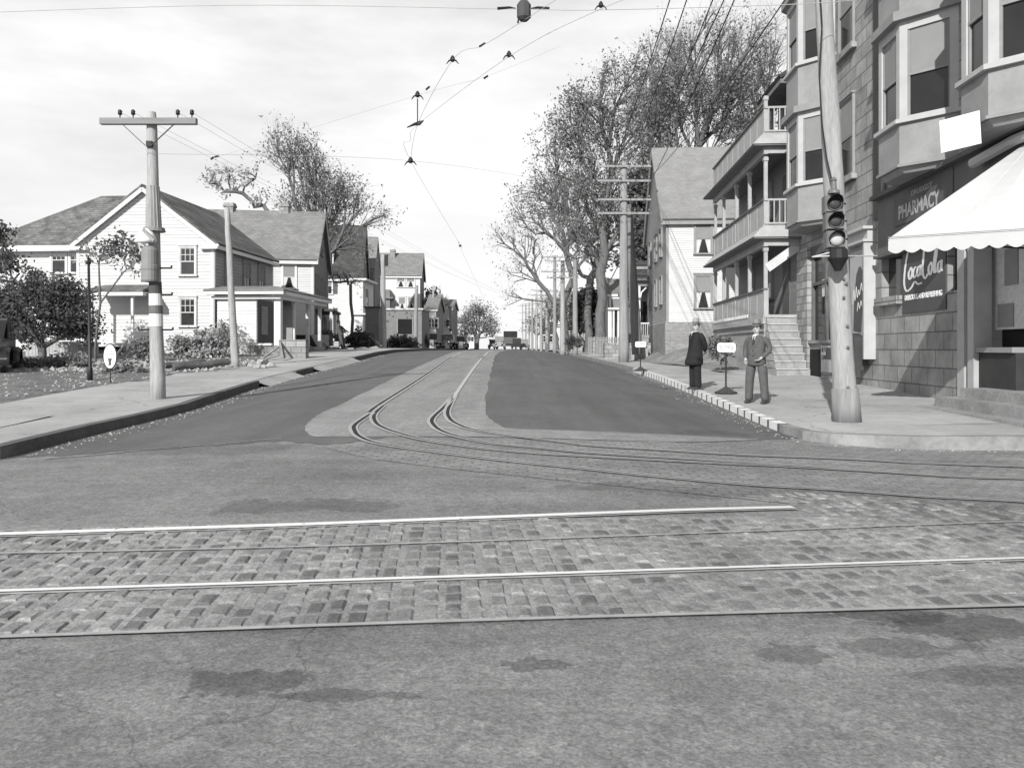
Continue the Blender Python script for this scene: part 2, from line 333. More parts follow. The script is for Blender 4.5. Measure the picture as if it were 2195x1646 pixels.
# ground: one sheet out to the horizon, lying below everything else
mb = MB()
xs = sorted(set([-1500,-600,-250,-120,-70,-45,-35,-28,-22,-18,-15,-13,-11.5,-10,-9,-8,-7,-5,-3,-1,1,3,5,6,7,8,9,10,12,15,20,28,40,70,120,250,600,1500]))
ys = [-60,-20,-8,0,3,6,8,10,12,14,16,18,20,22,24,26,28,30,32,34,37,40,43,46,50,55,60,70,80,90,105,120,150,200,300,450,700,1200,3000]
def TG(x, y):
    base = G(x, y)
    if x < -9: base = max(base, float(np.interp(y, KY, KL))+SWH*smooth((-9-x)/1)*smooth((y-9)/3)-.03) if y > 9 else base
    if x > 9 and y > 12: base = float(np.interp(y, KY, KR))+.1*smooth((x-9)/1)
    return base-.05-.15*smooth((6-abs(x+1))/3)*(1 if y < 200 else 1)
for i in range(len(xs)-1):
    for j in range(len(ys)-1):
        mb.poly([(x, y, TG(x, max(y, 0))) for x, y in ((xs[i],ys[j]),(xs[i+1],ys[j]),(xs[i+1],ys[j+1]),(xs[i],ys[j+1]))])
tag(mb.build('ground', dirt, fix=False), kind='structure')
# road surfaces
pp = lambda px, py: H(px, py)
s1 = pp(600,1445); s2 = pp(2060,1345); s3 = pp(1150,1425); s4 = pp(700,1085); s5 = pp(1700,1400); s6 = pp(2100,1450); s7 = pp(100, 1000)
fg = Mroad('cross_street_asphalt', .19, .22, stains=((pp(530,1462).x, pp(530,1462).y, .3, .15, .62, 3.5), (pp(720,1490).x, pp(720,1490).y, .3, .05, .66, 5), (s2.x, s2.y, .4, .2, .58, 3.5), (pp(1920,1320).x, pp(1920,1320).y, .45, .10, .66, 4),
    (s3.x, s3.y, .16, .07, .62, 6), (s5.x, s5.y, .18, .12, .68, 5), (pp(1930,1385).x, pp(1930,1385).y, .35, .12, .7, 4), (s6.x, s6.y, .4, .1, .75, 4), (s4.x, s4.y, .9, .28, .72, 2), (pp(1500,1050).x, pp(1500,1050).y, 1.5, .35, .75, 1.5), (pp(380,960).x, pp(380,960).y, 2.2, .5, .85, 1)),
    grit=.34, streak=(.35, 2.2, 1), coarse=.22, cracks=.003)
asp = Mroad('street_asphalt', .112, .13, grit=.22, coarse=.09, streak=(1.6, .12, 1), stains=((pp(1500,853).x, pp(1500,853).y, .5, .25, .8, 3), (pp(1560,930).x, pp(1560,930).y, .6, .3, .85, 3)))
conc = Mroad('track_paving', .25, .12, grit=.25, streak=(1.4, .2, 1), coarse=.13, pave=(.24, .13, .8))
walk = Mroad('sidewalk_cement', .37, .14, grit=.14, streak=(.5, .5, 1), cracks=.008, bump=.25, slabs=1.6, coarse=.05)
mb = MB()                              # cross street: from behind the camera to where the main street begins
xs2 = [-80,-50,-30,-20,-15,-12]+[i*.75-9.75 for i in range(27)]+[12,16,24,40,80]
def yend(x): return float(np.interp(x, [-80,-30,-14,-9.3,-6.7,-5,5,7.2,12,30,80], [4.8,7.6,9.0,9.8,12,14.5,14.5,11.6,11.0,9.9,7.4]))
for i in range(len(xs2)-1):
    for j in range(22):
        q = []
        for (x, t) in ((xs2[i], j/22), (xs2[i+1], j/22), (xs2[i+1], (j+1)/22), (xs2[i], (j+1)/22)):
            y = -12+(yend(x)+12)*t; q.append((x, y, G(x, max(y, 0))))
        mb.poly(q)
tag(mb.build('cross_street', fg, fix=False), kind='structure')
mb = MB()                              # main street asphalt, laid 4 mm above
rl = resample([(-6.95, 14.0), (-6.95, 60), (-7.0, 400)], 1.5); rr = resample([(5.6, 14.0), (5.4, 60), (5.5, 400)], 1.5)
GA = lambda x, y: G(x, y)+.004
def meet(py, a, b): return [H(px, py(px))[:2] for px in np.linspace(a, b, 40)]
lo_l = [(0,985),(200,975),(420,958),(600,945),(700,960)]
lowL = [H(*p)[:2] for p in ((-200,1010),(0,985),(200,972),(420,957),(620,945),(700,955),(740,950))]
lowR = [H(*p)[:2] for p in ((1047,905),(1100,925),(1200,937),(1350,944),(1500,946),(1620,943),(1700,940))]
low = lowL+lowR
def lowy(x): return float(np.interp(x, [p[0] for p in low], [p[1] for p in low]))+.05*math.sin(x*7.3)+.04*math.sin(x*19+1)+.02*math.sin(x*41)
gx = [-7.0+i*.105 for i in range(121)]
gy = [0,.03,.07,.12,.18,.26,.36,.5,.75,1.1,1.6,2.4,3.5,5,7,10]
for i in range(120):
    xa, xb = gx[i], gx[i+1]
    yy = [None]*2
    col = []
    for x in (xa, xb):
        y0 = lowy(x); seq = [y0]
        seq += [y0+(30-y0)*k/26 for k in range(1, 27)]+[34,38,42,46,50,56,64,75,90,110,140,180,240,320,400]
        col.append([(x, y, G(x, y)+.004) for y in seq])
    for k in range(len(col[0])-1): mb.poly([col[0][k], col[1][k], col[1][k+1], col[0][k+1]])
tag(mb.build('main_street', asp, fix=False), kind='structure')
# paler paving under and beside the car tracks
edgeL = [H(*p)[:2] for p in ((740,952),(690,945),(655,920),(670,897),(720,872),(790,838),(860,803),(915,778),(950,763))]
edgeR = [H(*p)[:2] for p in ((1640,943),(1500,948),(1350,946),(1200,940),(1100,925),(1060,905),(1041,880),(1042,850),(1052,800),(1060,766))]
EL = catmull(edgeL, 6)+[(-3.6, 60), (-3.6, 100), (-3.6, 200), (-3.6, 400)]; ER = catmull(edgeR, 6)+[(-.6, 60), (-.55, 100), (-.5, 200), (-.5, 400)]
mb = MB()
def xat(P, y, side):
    b = None
    for a, c in zip(P[:-1], P[1:]):
        if (a[1]-y)*(c[1]-y) <= 0 and a[1] != c[1]:
            x = a[0]+(c[0]-a[0])*(y-a[1])/(c[1]-a[1]); b = x if b is None else (min(b, x) if side < 0 else max(b, x))
    return b
ymn = max(min(p[1] for p in EL), min(p[1] for p in ER))+.02
seq = [ymn+(14-ymn)*k/60 for k in range(61)]+[14.25+k*.25 for k in range(144)]+[52,56,60,70,80,100,130,170,220,300,399]
pv = None
for y in seq:
    a = xat(EL, y, -1); b = xat(ER, y, 1)
    if a is None or b is None: continue
    a += .018*math.sin(y*2.1)+.008*math.sin(y*13); b += .02*math.sin(y*1.7+1)+.008*math.sin(y*11)
    row = [(a+(b-a)*k/10, y, G(a+(b-a)*k/10, y)+.008) for k in range(11)]
    if pv:
        for k in range(10): mb.poly([pv[k], pv[k+1], row[k+1], row[k]])
    pv = row
tag(mb.build('track_paving', conc, fix=False), kind='structure')
# sidewalks and kerbs
def sidewalk(name, K, width, Z, sgn):
    mb = MB(); A = off2(K, sgn*.16); B = off2(K, sgn*width)
    strip(mb, A, B, Z, Z, 2); return tag(mb.build(name, walk, fix=False), kind='structure')
KZr = lambda x, y: G(x, y)-.05
kerbR = M('granite_kerb', .22, .4, 1.5, .85, .3, var2=.12); kerbW = M('whitewashed_kerb', .68, .12, 5, .8, var2=.1); kerbD = M('shade_and_stripe_kerb_stone', .1, .3, 3, .85, .3, var2=.2)  # kerbD puts the left kerb's shade into the colour, also the right stripes
def kerb(name, K, Z, sgn, mats, pick, gaps=()):
    mb = MB(); K = resample(K, .12 if sgn > 0 else .5); mi = []
    A = off2(K, sgn*-.0); B = off2(K, sgn*.165); dist = 0
    for i in range(len(K)-1):
        mx_, my_ = K[i]; dist += (Vector(K[i+1])-Vector(K[i])).length
        if my_ > 120 or abs(mx_) > 40: continue
        lowk = any(g0 < my_ < g1 for g0, g1 in gaps)
        z = lambda p, e=0: Z(p[0], p[1])+e-(SWH-.035 if lowk else 0)
        h = .004
        b = [(A[i][0],A[i][1],G(*A[i])-.1),(A[i+1][0],A[i+1][1],G(*A[i+1])-.1),(B[i+1][0],B[i+1][1],G(*B[i+1])-.1),(B[i][0],B[i][1],G(*B[i])-.1)]
        t = [(A[i][0],A[i][1],z(A[i],h)),(A[i+1][0],A[i+1][1],z(A[i+1],h)),(B[i+1][0],B[i+1][1],z(B[i+1],h)),(B[i][0],B[i][1],z(B[i],h))]
        nf = len(mb.f); mb.hexa(b, t); mi += [pick(mx_, my_, dist)]*(len(mb.f)-nf)
    o = mb.build(name, mats, fix=False); o.data.polygons.foreach_set('material_index', mi); return tag(o, kind='structure')
sidewalk('right_sidewalk', krs, 5.2, ZR, -1) if False else None
mb = MB(); A = off2(kr, 0)
# work out which side is inland
def inland(K, sgn, d): return off2(K, sgn*d)
SR = -1 if inland(kr, -1, 1)[8][0] > kr[8][0] else 1
SL = -1 if inland(kl, -1, 1)[12][0] < kl[12][0] else 1
krf = [p for p in resample(kr, .8)]
mb = MB(); strip(mb, off2(krf, SR*.16), off2(krf, SR*5.6), ZR, lambda x, y: ZR(x, y)+.02, 3); tag(mb.build('right_sidewalk', walk, fix=False), kind='structure')
klf = [p for p in resample(kl, .8)]
mb = MB(); strip(mb, off2(klf, SL*.16), off2(klf, SL*3.3), ZL, lambda x, y: ZL(x, y)+.03, 3); tag(mb.build('left_sidewalk', walk, fix=False), kind='structure')
def pickR(x, y, d):
    if y > 13.05 and y < 34 and x < 6.2:
        k = (y-13.05)/(.62); return 2 if (k % 1) < .2 else 1
    return 0
def kerb2(name, K, Z, sg, mats, pick, gaps=(), step=.12):
    K = resample([p for p in K if p[1] < 130 and abs(p[0]) < 40], step); mb = MB(); mi = []; B = off2(K, sg*.165)
    for i in range(len(K)-1):
        a, a2, b, b2 = K[i], K[i+1], B[i], B[i+1]
        lowk = any(g0 < a[1] < g1 for g0, g1 in gaps)
        if lowk: continue
        e = .006-(SWH-.05 if lowk else 0)
        nf = len(mb.f)
        mb.hexa([(a[0],a[1],G(*a)-.1),(a2[0],a2[1],G(*a2)-.1),(b2[0],b2[1],G(*b2)-.1),(b[0],b[1],G(*b)-.1)],
                [(a[0],a[1],Z(*a)+e),(a2[0],a2[1],Z(*a2)+e),(b2[0],b2[1],Z(*b2)+e),(b[0],b[1],Z(*b)+e)])
        mi += [pick(a[0], a[1], 0)]*(len(mb.f)-nf)
    o = mb.build(name, mats, fix=True); o.data.polygons.foreach_set('material_index', mi); return tag(o, kind='structure')
kerb2('right_kerb', kr, ZR, SR, [kerbR, kerbW, kerbD], pickR)
GAPS = ((21.2, 25.6), (27.6, 34.0))
kerb2('left_kerb', kl, ZL, SL, [kerbD], lambda x, y, d: 0, gaps=GAPS, step=.3)
mb = MB()
for g0, g1 in GAPS:
    K_ = [p for p in resample(kl, .4) if g0-.2 < p[1] < g1+.2 and -8 < p[0] < -5]
    strip(mb, off2(K_, -SL*.3), off2(K_, SL*.2), lambda x, y: G(x, y)+.012, lambda x, y: ZL(x, y)+.004, 2)
tag(mb.build('driveway_apron', walk, fix=False), kind='structure')
# driveway aprons where the left kerb is dropped
mb = MB()
# grass verge on the left corner and rough bank on the right
mb = MB(); vx = [-9.2-.012*k*k-.5*k for k in range(32)]; vy = [11+k*1.2 for k in range(40)]
for i in range(len(vx)-1):
    for j in range(len(vy)-1):
        mb.poly([(x, y, ZL(x, y)+(.012 if x > -9.9 else .05+.02*math.sin(x*2+y*1.3))) for x, y in ((vx[i],vy[j]),(vx[i],vy[j+1]),(vx[i+1],vy[j+1]),(vx[i+1],vy[j]))])
tag(mb.build('left_grass_verge', grassm, fix=False), kind='structure')
mb = MB(); n_ = 26
for i in range(n_):
    for j in range(8):
        q = []
        for (a, b) in ((i,j),(i+1,j),(i+1,j+1),(i,j+1)):
            y = 29+(52-29)*a/n_; t = b/8; x0 = 7.6+.02*(y-29)-1.0*smooth((y-33)/8); x = x0+t*4.5
            z = ZR(x0, y)+.02+(.75*smooth((y-30)/9))*smooth(t*1.8)+.04*math.sin(x*3+y); q.append((x, y, z))
        mb.poly(q)
tag(mb.build('right_grass_bank', M('dry_grass', .2, .4, 1.4, .95, .6, var2=.35, bscale=50), fix=False), kind='structure')
# ------------------------------------------------------------ tram rails
def ribbon(mb, pts, w0, w1, dz, g=G):   # a strip between two sideways offsets, lying dz over the road, 
    A = off2(pts, w0); B = off2(pts, w1)
    for i in range(len(pts)-1):
        mb.poly([(A[i][0],A[i][1],g(*A[i])+dz),(B[i][0],B[i][1],g(*B[i])+dz),(B[i+1][0],B[i+1][1],g(*B[i+1])+dz),(A[i+1][0],A[i+1][1],g(*A[i+1])+dz)])
def rail(px_pts, name='tram_rail', head=steel, hw=.065, gw=.05, side=1, extra=(), dz=.02):
    P = catmull([H(*p)[:2] for p in px_pts]+list(extra), 7)
    mb = MB(); ribbon(mb, P, -hw/2*side, hw/2*side, dz)
    ribbon(mb, P, -hw/2*side, -hw/2*side-.004, dz-.008)
    o = mb.build(name, head, fix=False); tag(o, kind='structure')
    if gw > .02 and dz < .025 and 0: pass
    if gw:
        m2 = MB(); ribbon(m2, P, hw/2*side+.001, (hw/2+gw)*side, dz-.006); m2.build('rail_groove', groove, o, fix=False)
        m3 = MB(); ribbon(m3, P, (hw/2+gw)*side+.001, (hw/2+gw+.03)*side, dz-.002); m3.build('guard_lip', steeld, o, fix=False)
    return P
C1 = ((791,887),(754,912),(753,928),(764,939),(790,950),(841,960),(943,974),(1070,990),(1260,1010),(1400,1025),(1600,1043),(1800,1055),(2000,1070),(2195,1080),(2500,1094))
C2 = ((815,871),(796,890),(797,906),(812,918),(847,931),(911,947),(1019,963),(1134,974),(1260,982),(1500,995),(1800,1010),(2195,1030),(2500,1040))
C3 = ((971,848),(946,874),(920,899),(923,914),(943,928),(990,942),(1054,954),(1150,963),(1260,974),(1500,989),(1700,1001),(1800,1008))
C4 = ((971,848),(954,880),(957,899),(975,912),(1006,923),(1070,934),(1198,950),(1260,958),(1400,967),(1600,979),(1900,992),(2195,1004),(2500,1014))
for c, e in ((C1, 9.6), (C2, 13), (C3, None), (C4, None)):
    rail(c, head=steeld, hw=.05, gw=.06, side=-1)
st = [(-2.78, 60), (-2.78, 120), (-2.78, 300)]
rail(((800,884),(830,862),(915,806),(985,757.5)), head=steeld, hw=.06, gw=.07, side=-1, extra=((-2.8,60),(-2.8,300)))
rail(((971,855),(1000,812),(1023,780),(1040,761)), head=M('worn_rail_steel', .42, .2, 5, .5), hw=.09, gw=0, side=-1, extra=((-1.38,60),(-1.38,300)))
LB1 = [(-1600,1199),(-500,1164),(0,1148),(600,1129),(1100,1110),(1500,1095),(1700,1090)]; LB2 = [(-1600,1322),(-500,1287),(0,1271),(600,1252),(1100,1236),(1700,1216),(2195,1200),(2700,1184)]
rail(LB1, head=steel, hw=.085, gw=.018, side=1, dz=.016); rail(LB2, head=steel, hw=.042, gw=.012, side=1, dz=.016)  # far rail drawn wider, its glare put into the width
rail([(-1600,1233),(-500,1200),(0,1191),(560,1179),(1100,1162),(1700,1140),(2195,1122)], head=steeld, hw=.03, gw=0)
rail([(-1600,1418),(-500,1385),(0,1372),(900,1340),(1500,1322),(2195,1303),(2700,1290)], head=steeld, hw=.035, gw=0)
# granite setts: individual blocks in one paved band
mb = MB(); setd = []
a0 = H(0, 1153); a1 = H(2195, 1080); b0 = H(0, 1368); b1 = H(2195, 1300)
rnd = random.Random(3)
def band(u, v): 
    p = Vector((a0.x+(a1.x-a0.x)*u, a0.y+(a1.y-a0.y)*u)); q = Vector((b0.x+(b1.x-b0.x)*u, b0.y+(b1.y-b0.y)*u))
    # parametrise by world x so that rows run straight
    return p, q
dirB = (Vector((b1.x, b1.y))-Vector((b0.x, b0.y))).normalized(); nB = Vector((-dirB.y, dirB.x))
O2 = Vector((b0.x, b0.y)); widthB = (Vector((H(1100,1112).x, H(1100,1112).y))-O2).dot(nB)
railv = (Vector((H(1100,1236).x, H(1100,1236).y))-O2).dot(nB)
mats_i = []; s = -8.0
C1w = [H(*p) for p in C1]; i0_ = 5; cx_ = [p.x for p in C1w[i0_:]]; cy_ = [p.y for p in C1w[i0_:]]; sC = (Vector((H(1690,1088).x, H(1690,1088).y))-O2).dot(dirB)
while s < 13.5:
    wd = rnd.uniform(.105, .135); v = .02
    skew = rnd.uniform(-.01, .01)
    q0 = O2+dirB*s; lim = widthB
    if s > sC: lim = max(widthB, min(float(np.interp(q0.x, cx_, cy_))-q0.y-.12, widthB+1.5))
    while v < lim-.03:
        ln = rnd.uniform(.13, .2)
        if v < railv-.03 < v+ln: ln = railv-.045-v
        v1 = min(v+ln, lim-.01)
        if v1-v > .05:
            g = rnd.uniform(.01, .016); e = rnd.uniform(.014, .026); h = rnd.uniform(.008, .015); tone = 1 if rnd.random() < (.16 if s < 4 else .3) else (2 if rnd.random() < .25 else 0)
            def pt(a, b, z): 
                q = O2+dirB*(s+a+skew*b)+nB*b; return (q.x, q.y, G(q.x, q.y)+z)
            jj = lambda: rnd.uniform(-.009, .009)
            bs = [pt(g+jj(), v+g+jj(), .001), pt(wd-g+jj(), v+g+jj(), .001), pt(wd-g+jj(), v1-g+jj(), .001), pt(g+jj(), v1-g+jj(), .001)]
            ti = [rnd.uniform(-.0035, .0035) for _ in range(4)]
            tp = [pt(g+e, v+g+e, h+ti[0]), pt(wd-g-e, v+g+e, h+ti[1]), pt(wd-g-e, v1-g-e, h+ti[2]), pt(g+e, v1-g-e, h+ti[3])]
            i = len(mb.v); mb.v += bs+tp
            for k in range(4): mb.f.append((i+k, i+(k+1) % 4, i+4+(k+1) % 4, i+4+k)); mats_i.append(tone)
            mb.f.append((i+4, i+5, i+6, i+7)); mats_i.append(tone)
        v = v1
        if abs(v-(railv-.045)) < .02: v = railv+.03
    s += wd
sm = [Mroad('sett_granite', .19, .25, grit=.3, coarse=.15), Mroad('dark_sett_granite', .125, .25, grit=.3, coarse=.15), Mroad('pale_sett_granite', .25, .25, grit=.3, coarse=.15)]
o = mb.build('granite_setts', sm, fix=False); o.data.polygons.foreach_set('material_index', mats_i); o.data.polygons.foreach_set('use_smooth', [False]*len(mats_i)); tag(o, kind='structure')
mb = MB()
for i in range(80):
    for j in range(4):
        q = []
        for a, b in ((i,j),(i+1,j),(i+1,j+1),(i,j+1)):
            p = O2+dirB*(-8+21.5*a/80)+nB*((widthB)*b/4); q.append((p.x, p.y, G(p.x, p.y)+.004))
        mb.poly(q)
tag(mb.build('sett_bedding', Mroad('joint_mortar', .25, .3, grit=.35, coarse=.2), fix=False), kind='structure')
for (pa, pb, w_, nm_, mt_) in (((560,835),(767,800),.03,'dark_line',groove), ((100,985),(600,941),.05,'scraped_line',conc), ((1050,1000),(1500,1048),.04,'scraped_line',conc)):  # thin irregular lines on the road, one dark and two pale
    a, b = H(*pa), H(*pb); q_ = random.Random(int(pa[0])); P_ = [(a.x+(b.x-a.x)*k/12+q_.uniform(-.04,.04), a.y+(b.y-a.y)*k/12+q_.uniform(-.05,.05)) for k in range(13)]; m_ = MB(); P_ = catmull(P_, 5)
    ribbon(m_, P_, -w_/2, w_/2, .0075); tag(m_.build(nm_, mt_, fix=False), kind='structure')
mb = MB(); cpx = [(p[0], p[1]) for p in C4]+[]
zt_ = [H(*p) for p in ((700,962),(800,985),(950,1004),(1150,1025),(1400,1050),(1690,1080))]; zu_ = [H(*p) for p in ((740,953),(860,950),(1000,945),(1200,944),(1500,950),(1640,946))]
zt_ += [H(*p) for p in ((1900,1078),(2195,1092),(2600,1105))]; zu_ += [H(*p) for p in ((1850,963),(2180,970),(2600,975))]
for i in range(len(zt_)-1):
    for a_ in range(4):
        for b_ in range(8):
            q = []
            for (u_, v_) in ((a_/4,b_/8),((a_+1)/4,b_/8),((a_+1)/4,(b_+1)/8),(a_/4,(b_+1)/8)):
                p = (zt_[i]*(1-u_)+zt_[i+1]*u_)*(1-v_)+(zu_[i]*(1-u_)+zu_[i+1]*u_)*v_; q.append((p.x, p.y, G(p.x, p.y)+.0055))
            mb.poly(q)
tag(mb.build('junction_paving', Mroad('worn_block_paving', .22, .2, grit=.3, streak=(.4, 2.0, 1), coarse=.2, pave=(.2, .12, .62), stains=((pp(1500,1050).x, pp(1500,1050).y, 1.5, .35, .75, 1.5),)), fix=False), kind='structure')
#PART2
# ------------------------------------------------------------ building kit
Zup = Vector((0,0,1))
def clap(mb, P, outline, course=.15, lip=.026):
    zs = [z for _, z in outline]; z0 = min(zs); z1 = max(zs); n = max(1, int(round((z1-z0)/course))); c = (z1-z0)/n
    def span(z):
        xs_ = []
        for (a, za), (b, zb) in zip(outline, outline[1:]+outline[:1]):
            if abs(za-zb) < 1e-6:
                if abs(z-za) < 1e-6: xs_ += [a, b]
            elif min(za, zb)-1e-6 <= z <= max(za, zb)+1e-6: xs_.append(a+(b-a)*(z-za)/(zb-za))
        return (min(xs_), max(xs_)) if xs_ else None
    for k in range(n):
        lo = span(z0+k*c); hi = span(z0+(k+1)*c-1e-5)
        if not lo or not hi: continue
        zl = z0+k*c; zh = z0+(k+1)*c
        mb.poly([P.p(lo[0], zl, lip), P.p(lo[1], zl, lip), P.p(hi[1], zh, .002), P.p(hi[0], zh, .002)])
        mb.poly([P.p(lo[0], zl, .0), P.p(lo[1], zl, .0), P.p(lo[1], zl, lip), P.p(lo[0], zl, lip)])
def planes(F):                          # F = (origin of front left corner, angle deg, width, depth)
    (ox, oy), ang, wd, dp = F; a = R(ang); u = Vector((math.cos(a), -math.sin(a), 0)); v = Vector((math.sin(a), math.cos(a), 0)); O = Vector((ox, oy, 0))
    return dict(front=Pl(O, u, -v), right=Pl(O+u*wd, v, u), left=Pl(O+v*dp, -v, -u), back=Pl(O+u*wd+v*dp, -u, v), u=u, v=v, O=O)
def window(P, s, z, wd, ht, parent, frame=white, panes=(2,2), fill='shade', fw=.1, d=.055, sash=white, glassm=None, name='window', shut=None, curt=False, lowmunt=True):
    mb = MB(); a0, a1, z0, z1 = s, s+wd, z, z+ht
    mb.pbox(P, a0-fw, a0, z0, z1+fw, -.02, d+.04); mb.pbox(P, a1, a1+fw, z0, z1+fw, -.02, d+.04)
    mb.pbox(P, a0, a1, z1, z1+fw, -.02, d+.04); mb.pbox(P, a0-fw-.03, a1+fw+.03, z1+fw, z1+fw+.05, -.02, d+.08)
    w_ = mb.build(name, frame, parent)
    m = MB(); m.pbox(P, a0-fw-.04, a1+fw+.04, z0-.06, z0, -.02, d+.10); m.build('sill', frame, w_)
    m = MB(); m.pbox(P, a0, a1, z0, z1, -.015, d-.015); m.build('pane', glassm or glass, w_)
    m = MB(); t = .035; zm = z0+ht*.5
    m.pbox(P, a0, a1, zm-t/2, zm+t/2, d-.015, d+.015)
    for q in (z0, z1-t): m.pbox(P, a0, a1, q, q+t, d-.015, d+.012)
    for q in (a0, a1-t): m.pbox(P, q, q+t, z0+t, z1-t, d-.015, d+.010)
    nx, ny = panes
    for k in range(1, nx):
        x = a0+wd*k/nx; m.pbox(P, x-.011, x+.011, zm+t/2, z1-t, d-.015, d+.004)
        if lowmunt: m.pbox(P, x-.011, x+.011, z0+t, zm-t/2, d-.015, d+.004)
    for k in range(1, ny):
        x = zm+ht*.5*k/ny; m.pbox(P, a0+t, a1-t, x-.011, x+.011, d-.015, d+.002)
    m.build('sash', sash, w_)
    if fill == 'shade':
        m = MB(); m.pbox(P, a0+t, a1-t, z0+ht*.52, z1-t, d-.014, d-.009); m.build('blind', shade, w_)
    if curt:
        m = MB()
        for e in (0, 1):
            x0 = a0+t if not e else a1-t; sg = 1 if not e else -1
            m.poly([P.p(x0, z0+t, d-.010), P.p(x0+sg*wd*.13, z0+t, d-.010), P.p(x0+sg*wd*.36, zm, d-.010), P.p(x0, zm, d-.010)])
        m.build('curtain', curtain, w_, fix=False)
    if shut:
        for e in (-1, 1):
            x0 = a0-fw-.02-.42 if e < 0 else a1+fw+.02
            m = MB(); m.pbox(P, x0, x0+.42, z0, z1+.04, .02, .075)
            for q in range(int(ht/.09)): m.pbox(P, x0+.05, x0+.37, z0+.05+q*.09, z0+.10+q*.09, .07, .088)
            m.build('shutter', shut, w_)
    return w_
def slab(mb, pts, th):                  # a roof plane given by its four upper corners
    a, b, c = [Vector(p) for p in pts[:3]]; n = (b-a).cross(c-a).normalized()
    if n.z < 0: n = -n
    mb.ext([Vector(p)-n*th for p in pts], n*th)
def chimney(x, y, z0, z1, w_, parent, m=brickm):
    mb = MB(); mb.box(x-w_/2, x+w_/2, y-w_/2, y+w_/2, z0, z1-.3); mb.box(x-w_/2-.06, x+w_/2+.06, y-w_/2-.06, y+w_/2+.06, z1-.3, z1-.12); mb.box(x-w_/2-.02, x+w_/2+.02, y-w_/2-.02, y+w_/2+.02, z1-.12, z1)
    return mb.build('chimney', m, parent)
def gable_house(name, label, cat, F, z0, ze, zr, ridge='u', wallm=clapw, roofmat=roofg, trimm=white, oh=.35, course=.16, sides=('front','right'), fh=0, sidem=None):
    P = planes(F); wd, dp = F[2], F[3]; u, v, O = P['u'], P['v'], P['O']
    t = thing(name, (O.x, O.y, z0), label, cat)
    fr = [(0,z0+fh),(wd,z0+fh),(wd,ze),(0,ze)]; sd_ = [(0,z0+fh),(dp,z0+fh),(dp,ze),(0,ze)]
    if ridge == 'u': sd_ = [(0,z0+fh),(dp,z0+fh),(dp,ze),(dp/2,zr),(0,ze)]
    else: fr = [(0,z0+fh),(wd,z0+fh),(wd,ze),(wd/2,zr),(0,ze)]
    outl = dict(front=fr, right=sd_, left=sd_, back=fr)
    for k in ('front','right','left','back'):
        m = MB()
        if k in sides: clap(m, P[k], outl[k], course)
        m.poly([P[k].p(a, z, 0) for a, z in outl[k]])
        m.build('wall', sidem if (sidem and k != 'front') else wallm, t, fix=False)  # sidem darkens the side walls, their shade put into the siding colour
    if fh:
        m = MB(); m.pbox(P['front'], 0, wd, z0-.6, z0+fh, -.3, .03); m.pbox(P['right'], 0, dp, z0-.6, z0+fh, -.3, .03); m.pbox(P['left'], 0, dp, z0-.6, z0+fh, -.3, .03); m.build('foundation', brickm, t)
    m = MB(); up = .12
    q = lambda a, b, z: tuple(O+u*a+v*b)[:2]+(z,)
    if ridge == 'u':
        sl_ = (zr-ze)/(dp/2); zo = ze-sl_*oh+up
        slab(m, [q(-oh,-oh,zo), q(wd+oh,-oh,zo), q(wd+oh,dp/2,zr+up), q(-oh,dp/2,zr+up)], .1)
        slab(m, [q(wd+oh,dp+oh,zo), q(-oh,dp+oh,zo), q(-oh,dp/2,zr+up+.004), q(wd+oh,dp/2,zr+up+.004)], .1)
    else:
        sl_ = (zr-ze)/(wd/2); zo = ze-sl_*oh+up
        slab(m, [q(-oh,dp+oh,zo), q(-oh,-oh,zo), q(wd/2,-oh,zr+up), q(wd/2,dp+oh,zr+up)], .1)
        slab(m, [q(wd+oh,-oh,zo), q(wd+oh,dp+oh,zo), q(wd/2,dp+oh,zr+up+.004), q(wd/2,-oh,zr+up+.004)], .1)
    m.build('roof', roofmat, t)
    # trim: corner boards, eaves, rakes
    m = MB()
    for k in ('front','right'):
        W_ = wd if k == 'front' else dp
        for a in (-.0, W_-.14): m.pbox(P[k], a, a+.14, z0+fh, ze-.02, .0, .035 if k == 'front' else .032)
    if ridge == 'u':
        m.pbox(P['front'], -oh+.02, wd+oh-.02, zo-.3, zo-.11, oh-.12, oh-.02); m.pbox(P['front'], 0, wd, ze-.45, ze-.2, .0, .04)
        for k, s0 in (('right', 0), ('left', 0)):
            for e in (0, 1):
                pa = P[k].p(-oh if not e else dp+oh, zo-.2, oh-.04); pb = P[k].p(dp/2, zr+up-.2, oh-.04); m.bar(pa, pb, .05, .22)
    else:
        for e in (0, 1):
            pa = P['front'].p(-oh if not e else wd+oh, zo-.2, oh-.04); pb = P['front'].p(wd/2, zr+up-.2, oh-.04); m.bar(pa, pb, .06, .24)
            pa = P['front'].p(0 if not e else wd, ze-.22, .03); pb = P['front'].p(wd/2, zr-.22, .03); m.bar(pa, pb, .06, .16)
        m.pbox(P['right'], -oh+.02, dp+oh-.02, zo-.28, zo-.11, oh-.1, oh-.02)
        for a0_, a1_ in ((-oh, .6), (wd-.6, wd+oh)): m.pbox(P['front'], a0_, a1_, zo-.28, zo-.11, 0, oh-.02)
    m.build('eave_trim', trimm, t)
    return t, P
def from_right(px, Y, wd, ang):
    a = R(ang); x = (px-CX)/FPX*Y; return (x-wd*math.cos(a), Y+wd*math.sin(a))
